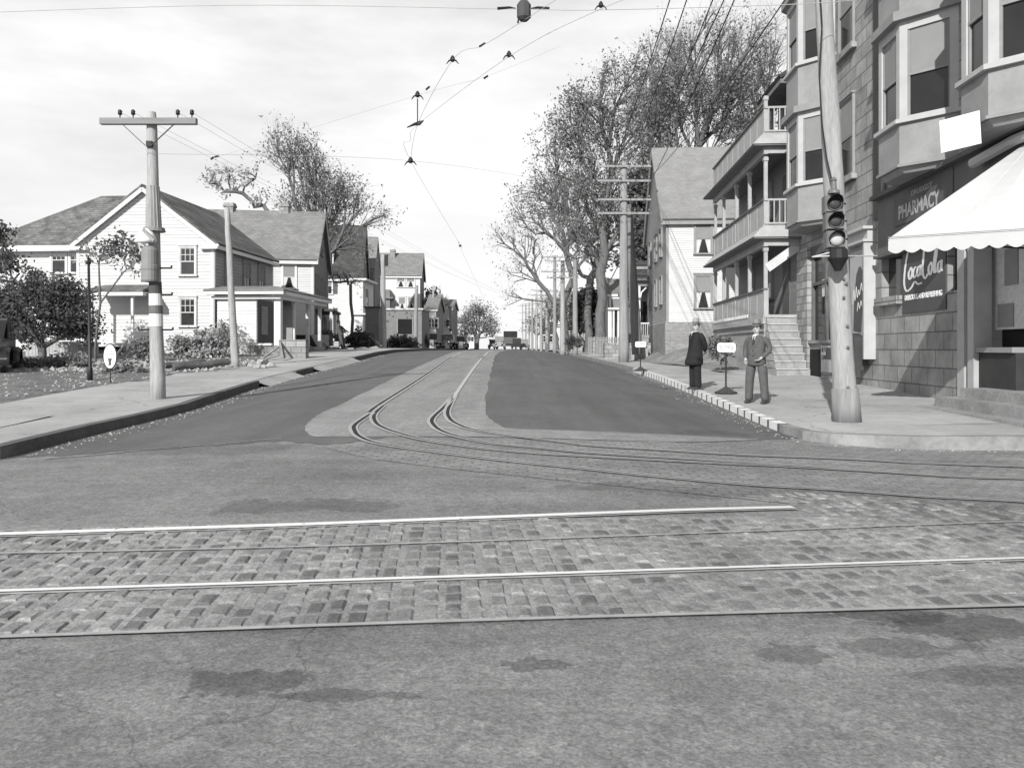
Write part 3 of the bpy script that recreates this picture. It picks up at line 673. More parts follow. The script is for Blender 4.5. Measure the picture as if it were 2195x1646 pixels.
# ------------------------------------------------------------ house 1 (white, gable to the street corner)
def pxs(P, px, z=0):                    # distance along a plane at which it is seen under photo column px
    k = (px-CX)/FPX; return (P.O.x-k*P.O.y)/(k*P.h.y-P.h.x)
def pz(P, s, py, d=0):
    q = P.p(s, 0, d); return EYE-(py-HY)*q.y/FPX
A1 = 3.8
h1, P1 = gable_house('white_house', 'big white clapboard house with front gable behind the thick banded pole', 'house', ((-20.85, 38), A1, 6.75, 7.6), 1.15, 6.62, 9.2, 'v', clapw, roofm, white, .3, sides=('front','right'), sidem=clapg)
f = P1['front']
for (a, b, y0, y1) in ((388, 419, 532, 590), (388, 419, 641, 699)):
    s0 = pxs(f, a); s1_ = pxs(f, b); window(f, s0, pz(f, s0, y1), s1_-s0, pz(f, s0, y0)-pz(f, s0, y1), h1, white2, (3, 2), None, fw=.09, lowmunt=False, curt=False)
m = MB(); s0 = pxs(f, 382); m.pbox(f, s0, s0+1.0, pz(f, s0, 757), pz(f, s0, 742), .0, .03); m.build('cellar_window', darkin, h1)
r_ = P1['right']
for s_ in (1.2, 3.4, 5.4): window(r_, s_, 4.5, .8, 1.5, h1, gtrim, (2,1), 'shade', sash=gtrim)
# wing to the left with hipped roof
PW = planes(((-26.6, 40.0), A1, 6.4, 6.0))
m = MB(); clap(m, PW['front'], [(0,1.1),(6.0,1.1),(6.0,6.75),(0,6.75)]); m.poly([PW['front'].p(a, z) for a, z in ((0,1.1),(6.4,1.1),(6.4,6.75),(0,6.75))]); m.poly([PW['left'].p(a, z) for a, z in ((0,1.1),(6,1.1),(6,6.75),(0,6.75))]); m.build('wall', clapw, h1, fix=False)
q = lambda a, b, z: PW['O']+PW['u']*a+PW['v']*b+Zup*z
m = MB(); i = MB()
e0 = 6.62; rz = 9.75
i.poly([q(-.5,-.5,e0), q(6.3,-.5,e0), q(6.3,3.0,rz), q(4.3,3.0,rz)]); i.poly([q(-.5,-.5,e0), q(4.3,3.0,rz), q(-.5,6.5,e0)]); i.poly([q(-.5,6.5,e0), q(4.3,3.0,rz), q(6.3,3.0,rz), q(6.3,6.5,e0)]); i.poly([q(6.3,-.5,e0), q(6.3,6.5,e0), q(6.3,3,rz)])
i.build('hipped_roof', roofm, h1, fix=False)
m.pbox(PW['front'], -.5, 6.0, e0-.25, e0+.02, .1, .52); m.pbox(PW['front'], -.05, 6.0, e0-.5, e0-.25, 0, .05); m.build('eave_trim', white, h1)
f = PW['front']
for (a, b) in ((113, 142), (152, 183)):
    s0 = pxs(f, a); s1_ = pxs(f, b); window(f, s0, pz(f, s0, 585), s1_-s0, pz(f, s0, 531)-pz(f, s0, 585), h1, white, (3, 2), None, fw=.1, lowmunt=False)
for a, b in ((125, 160),):
    s0 = pxs(f, a); window(f, s0, 1.9, .9, 1.5, h1, white, (2, 2), None)
# porch in front of the wing
pY = 36.6
m = MB()
Pp = Pl((W(188,0,pY).x, pY, 0), (1,-.066,0), (-.066,-1,0))
wp = (315-188)/FPX*pY
slab(m, [Pp.p(-.1, W(0,622,pY).z, .2), Pp.p(wp, W(0,622,pY).z, .2), Pp.p(wp-.6, W(0,597,pY).z+.25, -3.2), Pp.p(.3, W(0,597,pY).z+.25, -3.2)], .1)
pr = m.build('porch_roof', roofm, h1)
m = MB(); zt = W(0,622,pY).z; m.pbox(Pp, -.1, wp, zt-.27, zt-.11, -.1, .19); m.pbox(Pp, 0, wp, zt-.12, zt-.1, -3, 0); m.build('fascia', white, pr)
zd = W(0,735,pY).z
for px in (192, 283):
    m = MB(); s0 = (px-188)/FPX*pY; m.pbox(Pp, s0, s0+.11, zd, zt-.27, -.13, -.02); m.build('porch_post', white, h1)
m = MB(); m.pbox(Pp, -.1, wp-.2, zd-.17, zd, -3.0, .05); m.build('porch_deck', white2, h1)
m = MB(); m.pbox(Pp, .1, wp-.4, zd-1.4, zd-.17, -2.8, -.25); m.build('underdeck_shade', darkin, h1)  # near-black block puts the shade under the deck into its colour
m = MB()
for k in range(5): m.pbox(Pp, wp-.75, wp+.45, zd-.2-.21*(k+1), zd-.2-.21*k-.02, -.0+.05, .25+.27*(k+1))
m.build('porch_steps', wood, h1)
for e in (0, 1):
    m = MB(); m.bar(Pp.p(wp-.8+1.25*e, zd+.1, .05), Pp.p(wp-.8+1.25*e, zd-.95, 1.5), .05, .12); m.build('handrail', white2, h1)
Pd = PW['front']; s0 = pxs(Pd, 233)
m = MB(); m.pbox(Pd, s0, s0+.75, zd, zd+1.5, .02, .06); dr = m.build('door', wood, h1); m = MB()
for a in (s0-.1, s0+.75): m.pbox(Pd, a, a+.1, zd, zd+1.55, .02, .09)
m.build('door_frame', white, dr)
# enclosed entrance porch on the right, with flat roof and open corner
eY = 36.4
E = planes(((W(466,0,eY).x, eY), A1, (603-466)/FPX*eY, 6.6))
f = E['front']; wE = (603-466)/FPX*eY; zr0 = W(0,622,eY).z; gz = W(0,757,eY).z
m = MB(); sW = (552-466)/FPX*eY
clap(m, f, [(0,gz+.3),(sW,gz+.3),(sW,zr0-.35),(0,zr0-.35)]); m.pbox(f, 0, sW, gz-.3, zr0-.2, -.15, 0); m.build('porch_wall', clapl, h1, fix=False)
m = MB(); Q_ = lambda a, b, z: E['O']+E['u']*a+E['v']*b+Zup*z
slab(m, [Q_(-.45,-.5,zr0), Q_(wE+.3,-.5,zr0), Q_(wE+.3,7.0,zr0), Q_(wE-1.6,4.0,zr0+.75), Q_(-.3,1.7,zr0+.55)], .12) if False else None
slab(m, [Q_(-.45,-.5,zr0), Q_(wE+.35,-.5,zr0), Q_(wE-.8,1.6,zr0+.3), Q_(-.45,1.6,zr0+.3)], .1); slab(m, [Q_(wE+.35,-.5,zr0+.004), Q_(wE+.35,7.0,zr0+.004), Q_(wE-.8,7.0,zr0+.3), Q_(wE-.8,1.6,zr0+.3)], .1)
pr = m.build('porch_roof', roofg, h1)
m = MB(); m.pbox(f, -.43, wE+.33, zr0-.22, zr0-.10, .1, .48); m.pbox(f, -.2, wE+.1, zr0-.42, zr0-.28, 0, .2); m.pbox(E['right'], -.4, 7.0, zr0-.24, zr0-.09, .1, .33); m.pbox(E['right'], -.1, 6.8, zr0-.43, zr0-.27, -.05, .12); m.build('fascia', white, pr)
m = MB(); sP = (590-466)/FPX*eY; m.pbox(f, sP, sP+.3, gz+.35, zr0-.4, -.3, 0); m.build('porch_pillar', white, h1)
m = MB(); m.pbox(f, sP-1.15+.0, wE, gz-.1, gz+.35, -.5, .1); m.build('porch_base', found, h1)
for k, b in enumerate((2.1, 4.2, 6.2)):
    m = MB(); m.pbox(E['right'], b, b+.16, gz+.3, zr0-.4, -.2, -.04); m.build('porch_post', white2, h1)
m = MB(); m.pbox(E['right'], .2, 6.4, gz-.1, gz+.3, -.5, .1); m.build('porch_base', found, h1)
m = MB(); m.pbox(f, sW, wE-.2, gz+.2, zr0-.3, -2.2, -2.1); m.pbox(E['right'], 0, 6.5, gz, zr0-.3, -2.0, -1.9); m.build('porch_inner_wall', clapd, h1)
m = MB(); m.pbox(f, sW+.15, sW+.95, gz+.3, gz+2.3, -2.1, -2.05); m.build('door', gtrim, h1)
m = MB(); m.pbox(E['right'], 2.6, 3.4, gz+.9, gz+2.3, -1.9, -1.86); m.build('window', white2, h1); m = MB(); m.pbox(E['right'], 4.6, 5.3, gz+.9, gz+2.3, -1.9, -1.86); m.build('window', white2, h1)
m = MB(); m.pbox(f, sW-.05, sP-.05, gz+.35, gz+.45, .0, .2); m.build('bench_rail', white, h1)
# ------------------------------------------------------------ house 2 (big grey roof, two chimneys)
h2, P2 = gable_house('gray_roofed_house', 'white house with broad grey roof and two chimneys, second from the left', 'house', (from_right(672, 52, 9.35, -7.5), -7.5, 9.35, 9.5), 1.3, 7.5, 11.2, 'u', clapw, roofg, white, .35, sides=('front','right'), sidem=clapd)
f = P2['front']; s0 = pxs(f, 607)
window(f, s0, pz(f, s0, 618), .78, 1.45, h2, white, (1,1), 'shade', curt=True)
for s_ in (1.0, 2.6, 4.8, 7.2): window(P2['right'], s_, 4.9, .8, 1.5, h2, gtrim, (1,1), 'shade', sash=gtrim)
window(P2['right'], 4.2, 8.2, .8, 1.2, h2, gtrim, (1,1), 'shade', sash=gtrim)
for s_ in (1.4, 4.0, 6.8): window(P2['right'], s_, 2.2, .8, 1.5, h2, gtrim, (1,1), 'shade', sash=gtrim)
rg = Pl(P2['O']+P2['v']*4.75, P2['u'], -P2['v'])
for px in (493, 611):
    c = rg.p(pxs(rg, px), 0); chimney(c.x, c.y, 10.6, EYE+(HY-436)*c.y/FPX, .62, h2, found)
# side porch with arch on its street side
m = MB(); b = P2['right']; zz = W(0,655,50).z
m.pbox(b, 1.0, 7.0, 4.05, 4.2, 0, 1.2); pr = m.build('porch_roof', roofd, h2)
for a in (1.1, 3.9, 6.8):
    m = MB(); m.pbox(b, a, a+.15, 1.2, 4.05, .95, 1.1); m.build('porch_post', white2, h2)
# ------------------------------------------------------------ house 3 (steep patchy roof, dormer, shutters, bay)
Yh = 82
h3, P3 = gable_house('shuttered_house', 'white house with steep patchy dark roof, dormer and dark shutters', 'house', (from_right(773, Yh, 8.2, -6), -6, 8.2, 9.5), 1.4, 9.05, 14.9, 'u', clapw, roofd, white, .3, sides=('front','right'), sidem=clapd)
f = P3['front']
for y0, y1 in ((596, 630), (661, 712)):
    s0 = pxs(f, 699); window(f, s0, pz(f, s0, y1), .6, pz(f, s0, y0)-pz(f, s0, y1), h3, white, (1,1), 'shade', shut=dtrim)
m = MB(); s0 = pxs(f, 699); z0_ = pz(f, s0, 570, -1.5); m.pbox(f, s0, s0+.62, z0_-.6, z0_+1.5, -4, -1.0); dm = m.build('dormer', white, h3)
m = MB(); m.pbox(f, s0+.12, s0+.5, z0_+.1, z0_+1.2, -1.0, -.97); m.build('pane', glass, dm); m = MB(); m.pbox(f, s0-.1, s0+.72, z0_+1.5, z0_+1.62, -4, -.85); m.build('dormer_roof', roofd, dm)
# two storey bay with shallow pediment
Yb = 79.8; B = planes(((W(757,0,Yb).x, Yb), 2, (778-757)/FPX*Yb, 5))
m = MB(); clap(m, B['front'], [(0,1.4),(1,1.4),(1,8.45),(0,8.45)]); m.poly([B['front'].p(a, z) for a, z in ((0,1.4),(1,1.4),(1,8.45),(0,8.45))]); m.poly([B['left'].p(a, z) for a, z in ((0,1.4),(5,1.4),(5,8.45),(0,8.45))]); clap(m, B['right'], [(0,1.4),(5,1.4),(5,8.45),(0,8.45)])
by = m.build('bay', clapl, h3, fix=False)
for z in (2.5, 5.8): window(B['right'], .9, z, 1.4, 1.9, by, white, (1,1), 'shade')
m = MB(); m.pbox(B['front'], -.3, 1.4, 8.4, 8.6, -5.2, .3); m.pbox(B['front'], -.3, 1.4, 4.95, 5.1, -5.2, .35); m.build('cornice', white, by)
# house 3b
Yk = 91; h3b, P3b = gable_house('narrow_gabled_house', 'narrow dark house with a steep gable squeezed between shuttered house and chimney house', 'house', ((W(784,0,Yk).x, Yk), -2, 1.0, 5), 1.4, 10.8, 14.6, 'u', clapd, roofg, gtrim, .1, sides=('front','right'), sidem=clapd)
window(P3b['right'], 3.2, 5.2, .9, 1.5, h3b, gtrim, (1,1), 'shade', sash=gtrim)
# ------------------------------------------------------------ house 4 (chimney, curtained windows) with dark shed in front
Yq = 104; h4, P4 = gable_house('curtained_house', 'two storey house with tall chimney and small curtained windows above a dark shed', 'house', (from_right(900, Yq, (900-800)/FPX*Yq, -3), -3, (900-800)/FPX*Yq, 9), 1.4, 11.2, 14.5, 'u', clapl, roofg, white, .3, sides=('front','right'), sidem=clapd)
f = P4['front']
for px in (851, 872):
    s0 = pxs(f, px); window(f, s0, pz(f, s0, 616), 1.0, 1.5, h4, white2, (1,1), 'shade', curt=True)
for px in (855, 875):
    s0 = pxs(f, px); window(f, s0, pz(f, s0, 664), .85, 1.6, h4, white2, (1,1), 'shade', curt=True)
m = MB(); s0 = pxs(f, 828); m.pbox(f, s0, s0+.6, 3, 9.2, 0, 1.3); m.pbox(f, s0-.1, s0+1, 8.0, 8.2, 0, 1.6); m.build('side_wing', clapd, h4)
p = W(842, 535, 107.5); chimney(p.x, 107.5, 12.8, p.z, .65, h4)
Ys = 74; Sh = planes(((W(822,0,Ys).x, Ys), A1, (905-822)/FPX*Ys, 4.2))
sh = thing('shed', (Sh['O'].x, Ys, 1.4), 'low dark flat roofed shed with one square opening below the curtained house', 'shed')
m = MB(); wS = (905-822)/FPX*Ys; m.pbox(Sh['front'], 0, wS, 1.3, 5.15, -4.2, 0); m.build('wall', clapd, sh)
m = MB(); m.pbox(Sh['front'], -.15, wS+.15, 5.15, 5.3, -4.3, .15); m.build('roof', white2, sh)
s0 = pxs(Sh['front'], 853); m = MB(); m.pbox(Sh['front'], s0, s0+1.35, 2.9, 4.3, 0, .02); m.build('opening', darkin, sh)
m = MB()
for a in (s0-.1, s0+1.35): m.pbox(Sh['front'], a, a+.1, 2.8, 4.4, 0, .06)
m.pbox(Sh['front'], s0-.1, s0+1.45, 2.78, 2.88, 0, .05); m.build('opening_frame', gtrim, sh)
# far pale houses on the left
for (x0, x1, yt, ye, Y, lab, mt) in ((914, 934, 628, 662, 92, 'small pale house just past the shed with low roof', clapw), (938, 968, 640, 660, 112, 'pale boxy house behind the first far pole on the left', clapl), (972, 992, 680, 694, 130, 'tiny white house at the far left end of the street', clapw), (1000, 1016, 705, 716, 190, 'furthest house on the left, almost hidden by a bare tree', clapl)):
    g_, Pg = gable_house('far_house', lab, 'house', ((W(x0,0,Y).x, Y), 2, (x1-x0)/FPX*Y, 8), 1.35, EYE-(ye-HY)*Y/FPX, EYE-(yt-HY)*Y/FPX, 'u', mt, roofg, white, .25, sides=(), sidem=clapd)
    f = Pg['front']; wd = (x1-x0)/FPX*Y
    for s_ in (wd*.18, wd*.6): window(f, s_, 1.35+(EYE-(ye-HY)*Y/FPX-1.35)*.55, .7, 1.0, g_, white2, (1,1), None)
# ------------------------------------------------------------ right: white clapboard house behind the porches
Yw = 42; hw_, PwH = gable_house('clapboard_house', 'white clapboard house with tall plain roof behind the three decker porches', 'house', ((8.15, Yw), A1, 9.5, 9.2), 2.95, 8.55, 13.2, 'u', clapw, roofs if False else Mbrick('plain_shingle_roof', .2, .23, .17, .3, .14, .008, var=.15, mode='roofx'), gtrim, .3, course=.12, sides=('front','left'), sidem=clapg)
f = PwH['front']
for (a, b, y0, y1) in ((1491, 1524, 482, 544), (1491, 1524, 592, 661), (1613, 1645, 592, 660), (1613, 1645, 482, 544)):
    s0 = pxs(f, a); s1_ = pxs(f, b); window(f, s0, pz(f, s0, y1), s1_-s0, pz(f, s0, y0)-pz(f, s0, y1), hw_, gtrim, (1,1), 'shade', sash=gtrim, curt=True)
m = MB(); m.pbox(f, -.02, 9.5, 1.0, 2.95, -8, .04); m.pbox(PwH['left'], 0, 9.2, 1.0, 2.95, -.4, .04); m.build('foundation', brickm, hw_)
for s_ in (1.5, 4.5, 7): 
    for z in (4.0, 6.6): window(PwH['left'], s_, z, .8, 1.4, hw_, gtrim, (1,1), 'shade', sash=gtrim)
# porch house beyond
Yp = 54; hp, PpH = gable_house('porch_house', 'house with bracketed front porch beyond the white clapboard house, behind the poles', 'house', ((W(1362,0,Yp).x, Yp), A1, 4.5, 7), 2.0, 7.2, 8.9, 'u', clapg, roofd, gtrim, .2, sides=('left','front'), sidem=clapg)
m = MB(); fL = Pl((W(1350,0,50).x, 50, 0), (1,0,0), (0,-1,0)); zR = W(0,603,50).z
m.pbox(fL, 0, 1.9, zR-.3, zR, -4, 0); m.pbox(fL, -.15, 2.0, zR, zR+.12, -4, .2); pr = m.build('porch_roof', gtrim, hp)
m = MB(); slab(m, [fL.p(-.15, zR+.12, .2), fL.p(2.0, zR+.12, .2), fL.p(1.6, zR+.9, -2), fL.p(.3, zR+.9, -2)], .06); m.build('shingles', roofd, pr)
for a in (.55, 1.62):
    m = MB(); m.pbox(fL, a, a+.12, 2.4, zR-.3, -.14, 0); m.tube([fL.p(a+.1, zR-1.2, -.07), fL.p(a+.2, zR-.7, -.07), fL.p(a+.5, zR-.4, -.07)], .05, 6); m.build('porch_post', white, hp)
m = MB(); m.pbox(fL, .3, 1.9, 2.2, 2.4, -4, .1); m.build('porch_deck', gtrim, hp)
m = MB()
for k in range(9): m.pbox(fL, .58+k*.13, .61+k*.13, 2.4, 3.1, -.1, -.06)
m.pbox(fL, .5, 1.75, 3.1, 3.18, -.12, -.04); m.build('railing', white, hp)
m = MB(); m.pbox(fL, .7, 1.5, 2.4, 4.6, -1.6, -1.5); m.build('door', darkin, hp)
m = MB()
for k in range(5): m.pbox(fL, .4, 1.9, 2.2-.26*(k+1), 2.2-.26*k-.03, .1, .4+.3*k)
m.build('steps', wood, hp)
# farther houses on the right
for (x0, x1, yt, ye, Y, lab, mt, rm) in ((1296, 1345, 592, 640, 72, 'dark house with white porch posts behind the big elm trunk', clapg, roofg), (1205, 1275, 620, 668, 105, 'large grey roofed house half hidden by dark bushes', clapg, roofg), (1160, 1186, 690, 716, 150, 'small dark roofed house far up the right side', clapg, roofd)):
    g_, Pg = gable_house('distant_house', lab, 'house', ((W(x0,0,Y).x, Y), 2, (x1-x0)/FPX*Y, 9), 1.3, EYE-(ye-HY)*Y/FPX, EYE-(yt-HY)*Y/FPX, 'u', mt, rm, white, .25, sides=(), sidem=clapd)
    f = Pg['front']; wd = (x1-x0)/FPX*Y
    for s_ in (wd*.15, wd*.6): window(f, s_, 1.3+(EYE-(ye-HY)*Y/FPX-1.3)*.5, .8, 1.3, g_, white2, (1,1), None)
g_, Pg = gable_house('hillside_house', 'dark house with slender white porch posts just left of the bracketed porch', 'house', ((W(1306,0,66).x, 66), 3, 1.9, 7), 1.6, W(0,660,66).z+1.2, W(0,593,66).z, 'u', clapd, roofg, white, .2, sides=(), sidem=clapd)
for k, px in enumerate((1305, 1309, 1315, 1325)):
    m = MB(); p = W(px, 690, 64.5); m.box(p.x-.07, p.x+.07, 64.4, 64.55, 1.6, W(0,664,64.5).z); m.build('porch_post', white, g_)
m = MB(); m.box(W(1302,0,64.5).x, W(1345,0,64.5).x, 64.2, 66, W(0,664,64.5).z, W(0,660,64.5).z); m.build('porch_roof', white, g_)
#PART3
# ------------------------------------------------------------ the corner block: shop, bays, three decker porches
U = Vector((math.sin(R(A1)), math.cos(R(A1)), 0)); UL = Vector((-U.y, U.x, 0))      # along the street, and towards it
def onwall(y, d=0): return Vector((8.2+.0663*y, y, 0))+UL*d
WY0, WY1 = 12.6, 27.6
O_ = onwall(WY0); PA = Pl(O_, U, UL)                     # s = distance along the wall from the near corner
sY = lambda y: (y-WY0)/U.y
LA = sY(WY1); ROOF = 14.6
cb = thing('corner_building', (O_.x+1, O_.y+3, .3), 'tall stone faced corner shop building with bay windows and awning', 'building')
m = MB(); m.pbox(PA, 0, LA, 4.9, ROOF, -9, 0); m.build('upper_wall', stone, cb)
m = MB(); m.pbox(PA, -.15, LA+.15, ROOF, ROOF+.5, -9, .45); m.pbox(PA, -.1, LA+.1, ROOF-.35, ROOF, -9, .18); m.build('cornice', gtrim, cb)
Bz = -0.0
# ground floor pieces left to right in the photo (far to near)
def gpiece(name, y1, y0, z0, z1, d0, d1, mat, parent=None):
    m = MB(); m.pbox(PA, sY(y0), sY(y1), z0, z1, d0, d1); return m.build(name, mat, parent or cb)
def wy(px): return 8.2/((px-CX)/FPX-.0663)
yA, yB, yC, yD, yE, yF = 27.6, wy(1738), wy(1835), wy(1890), wy(1935), wy(2031)
y1_, y2_ = wy(2057), wy(2092)
gpiece('stone_pilaster', 27.6, yB, .3, 4.9, -.5, .12, found)
gpiece('shop_bulkhead', yB, yC, .2, 1.7, -.5, .02, stone); gpiece('window_sill', yB, yC, 1.7, 1.8, -.5, .1, gtrim)
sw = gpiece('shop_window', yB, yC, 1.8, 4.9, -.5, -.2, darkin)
m = MB(); m.pbox(PA, sY(yC)+.05, sY(yB)-.05, 1.8, 4.6, -.14, -.12); m.build('pane', glassd, sw)
m = MB()
for k in range(4):
    a = sY(yC)+(sY(yB)-sY(yC)-.08)*k/3; m.pbox(PA, a, a+.08, 1.8, 4.6, -.12, -.02)
m.pbox(PA, sY(yC), sY(yB), 3.6, 3.7, -.12, -.03); m.pbox(PA, sY(yC), sY(yB), 4.6, 4.9, -.2, -.01); m.build('window_frame', dtrim, sw)
m = MB(); m.pbox(PA, sY(24.6), sY(25.6), 3.2, 3.75, -.115, -.105); m.build('window_card', curtain, sw); m = MB(); m.pbox(PA, sY(24.4), sY(24.75), 2.1, 2.6, -.115, -.105); m.build('window_card', curtain, sw)
m = MB(); m.pbox(PA, sY(yB)-1.1, sY(yB)-.02, .45, 1.5, .02, .04); m.build('cellar_opening', darkin, cb)
gpiece('lower_wall', yC, y1_, .1, 2.75, -.5, 0, stone); gpiece('lower_wall', yC, yD, 2.75, 4.9, -.5, .004, stone); gpiece('lower_wall', yE, yF, 2.75, 3.9, -.5, -.0, stone)
gpiece('shop_window', yD, yE, 2.75, 3.9, -.5, -.25, darkin); m = MB(); m.pbox(PA, sY(yE), sY(yD), 2.75, 3.9, -.2, -.18); m.build('pane', glass, cb)
gpiece('window_ledge', yD+.1, yE, 2.62, 2.82, -.1, .16, stone)
gpiece('fascia_board', yD, WY0, 3.9, 5.35, -.4, .1, M('fascia_paint', .12, .15, 2, .7))
m = MB(); m.pbox(PA, 0, sY(yD)+.1, 5.35, 5.45, -.3, .28); m.pbox(PA, 0, sY(yD)+.05, 3.84, 3.92, -.3, .2); m.build('fascia_moulding', dtrim, cb)
# shop front near the corner: reflecting window, pale columns, pale display, door
y1_, y2_ = wy(2057), wy(2092)
gpiece('shop_window', yF, y1_, 2.0, 3.9, -.5, -.16, glass)
for a, b in ((y1_, y1_-.28), (y1_-.42, y1_-.66)): gpiece('shop_column', a, b, .3, 3.9, -.3, .05, M('column_paint', .36, .12, 3, .7))
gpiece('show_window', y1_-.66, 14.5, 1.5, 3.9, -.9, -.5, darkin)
m = MB(); m.pbox(PA, sY(14.75), sY(15.9), 1.9, 3.7, -.45, -.40); dpz = m.build('display_panel', curtain, cb)
for (a, b, c, d_) in ((15.05, 15.5, 2.75, 3.45), (15.2, 15.75, 1.95, 2.4)):
    m = MB(); m.pbox(PA, sY(a), sY(b), c, d_, -.40, -.38); m.build('framed_card', shade, dpz)
m = MB(); m.pbox(PA, sY(14.5), sY(y1_-.66), 1.45, 1.55, -.9, .02); m.build('display_shelf', gtrim, cb)
gpiece('shop_bulkhead', y1_-.66, 14.5, .3, 1.45, -.4, -.05, M('bulkhead_paint', .035, .3, 3, .6))
gpiece('door_recess', 14.5, 13.2, .3, 3.9, -.9, -.7, darkin); m = MB(); m.pbox(PA, sY(13.35), sY(14.35), .75, 3.2, -.7, -.64); d_ = m.build('door', dtrim, cb)
m = MB(); m.pbox(PA, sY(13.5), sY(14.2), 1.7, 3.0, -.64, -.62); m.build('pane', glassd, d_)
gpiece('shop_column', 13.2, 12.6, .3, 3.9, -.4, .05, dtrim)
m = MB()
for k in range(3): m.pbox(PA, -1.5, sY(16.1)-.28*k, .1, .38+.19*k, -.2, 1.15-.36*k)
m.build('door_steps', M('worn_stone_step', .26, .3, 2, .85, .3, var2=.15), cb)
# bays
def bay(y_far, y_near, pj, z0, zs, zh, zs2, zh2, ztop):
    a1, a0 = sY(y_far), sY(y_near); e = pj
    ring = lambda o, z: [PA.p(a1+e+o, z, 0), PA.p(a1+o*.4, z, pj+o), PA.p(a0-o*.4, z, pj+o), PA.p(a0-e-o, z, 0)]
    b = None
    def blk(name, za, zb, o, mat, parent):
        m = MB(); m.hexa(ring(o, za), ring(o, zb)); return m.build(name, mat, parent)
    b = blk('bay', z0, zs-.0, 0, bayp, cb)
    m = MB(); m.hexa(ring(-.12, z0-.12), ring(-.02, z0)); m.build('bay_soffit', bayp, b)
    blk('panel', zh+.28, zs2, 0.004, bayp, b); blk('panel', zh2+.28, ztop, 0.004, bayp, b)
    blk('moulding', z0, z0+.06, .05, gtrim, b)
    blk('sill', zs, zs+.09, .1, trim, b); blk('sill', zs2, zs2+.09, .1, trim, b); blk('cornice', zh+.08, zh+.28, .16, gtrim, b); blk('cornice', zh2+.08, zh2+.28, .16, gtrim, b)
    for (za, zb) in ((zs+.09, zh+.08), (zs2+.09, zh2+.08)):
        blk('window_core', za, zb, -.12, darkin, b)
        r_ = ring(0, 0)
        for k, (pa, pb) in enumerate(((r_[1], r_[2]), (r_[2], r_[3]), (r_[0], r_[1]))):
            h_ = (pb-pa); ln = h_.length; n_ = Vector((h_.y, -h_.x, 0)).normalized()
            if n_.dot(UL) < 0: n_ = -n_
            Pk = Pl(pa, h_, n_); hh = zb-za; mg = .17
            m = MB(); m.pbox(Pk, 0, mg, za, zb, -.12, .0); m.pbox(Pk, ln-mg, ln, za, zb, -.12, .0); m.pbox(Pk, mg, ln-mg, zb-.2, zb, -.12, -.005); m.pbox(Pk, mg, ln-mg, za, za+.06, -.12, -.005)
            wn = m.build('window', trim, b)
            m = MB(); m.pbox(Pk, mg, ln-mg, za+.06, za+hh*.45, -.085, -.08); m.build('pane', glassd, wn)
            m = MB(); m.pbox(Pk, mg, ln-mg, za+hh*.45, zb-.2, -.06, -.05); m.build('blind', shade, wn)
            m = MB(); m.pbox(Pk, mg, ln-mg, za+hh*.45-.03, za+hh*.45+.03, -.08, -.03); m.pbox(Pk, mg, mg+.04, za+.06, zb-.2, -.08, -.035); m.pbox(Pk, ln-mg-.04, ln-mg, za+.06, zb-.2, -.08, -.035); m.build('sash', gtrim, wn)
    return b
bay(26.2, 24.9, .85, 5.5, 6.62, 8.85, 10.4, 12.6, ROOF); bay(18.5, 17.35, .85, 5.5, 6.45, 8.6, 9.75, 12.2, ROOF); bay(14.63, 13.7, .85, 5.5, 6.35, 8.6, 9.75, 12.2, ROOF)
# flat windows between the bays
for z0_, z1_ in ((6.5, 8.7), (10.2, 12.4)):
    s0 = sY(22.45); wn = window(PA, s0, z0_, 1.1, z1_-z0_, cb, gtrim, (1,1), 'shade', sash=gtrim, fw=.06, d=.03)
    m = MB(); m.pbox(PA, s0-.2, s0+1.3, z0_-.2, z0_-.06, -.05, .14); m.build('stone_sill', stone, wn)
m = MB(); m.tube([PA.p(sY(20.2), 5.5, .08), PA.p(sY(20.2), ROOF, .08)], .06, 8); m.build('downpipe', gtrim, cb)
m = MB(); m.pbox(PA, sY(20.4), sY(20.95), 4.9, ROOF, .0, .05); m.build('corner_strip', dtrim, cb)
# awning
P1a = Vector((6.5,13.7,3.42)); Qa = Vector((9.7,11.3,3.36)); C2a = Vector((9.04,12.6,5.15)); P2a = Vector((9.03,14.0,5.12))
aw = thing('awning', (8.5,13.3,4.2), 'white canvas awning with scalloped edge over the corner shop door', 'awning')
m = MB(); nn = 14
def lerp(a, b, t): return a+(b-a)*t
for i in range(nn):
    for j in range(10):
        def pt(u, v):
            p = lerp(lerp(P1a, Qa, u), lerp(P2a, C2a, u), v); p.z -= .05*math.sin(math.pi*v)*abs(math.sin(u*9)); return p
        m.poly([pt(i/nn, j/10), pt((i+1)/nn, j/10), pt((i+1)/nn, (j+1)/10), pt(i/nn, (j+1)/10)])
m.build('canopy', canvas, aw, smooth=True, fix=False)
m = MB(); ns = 192; sc = 16
for i in range(ns):
    q = []
    for t in (i/ns, (i+1)/ns):
        p = lerp(P1a, Qa, t); q.append((p, .20+.06*abs(math.sin(math.pi*t*sc))))
    off = Vector((-.004,-.006,0))
    m.poly([q[0][0]+off, q[1][0]+off, q[1][0]+off-Zup*q[1][1], q[0][0]+off-Zup*q[0][1]])
for i in range(24):
    q = []
    for t in (i/24, (i+1)/24):
        p = lerp(P1a, P2a, t); q.append((p, .19+.05*abs(math.sin(math.pi*t*8)) if t < .3 else .02))
    if i < 7: m.poly([q[0][0], q[1][0], q[1][0]-Zup*q[1][1], q[0][0]-Zup*q[0][1]])
m.build('valance', canvas, aw, fix=False)
hm = MB(); up_ = Vector((-.02,-.03,.02)); hm.tube([lerp(P1a, Qa, t_)+up_ for t_ in (0,.5,1)], .008, 5); hm.build('hem_cord', gtrim, aw)
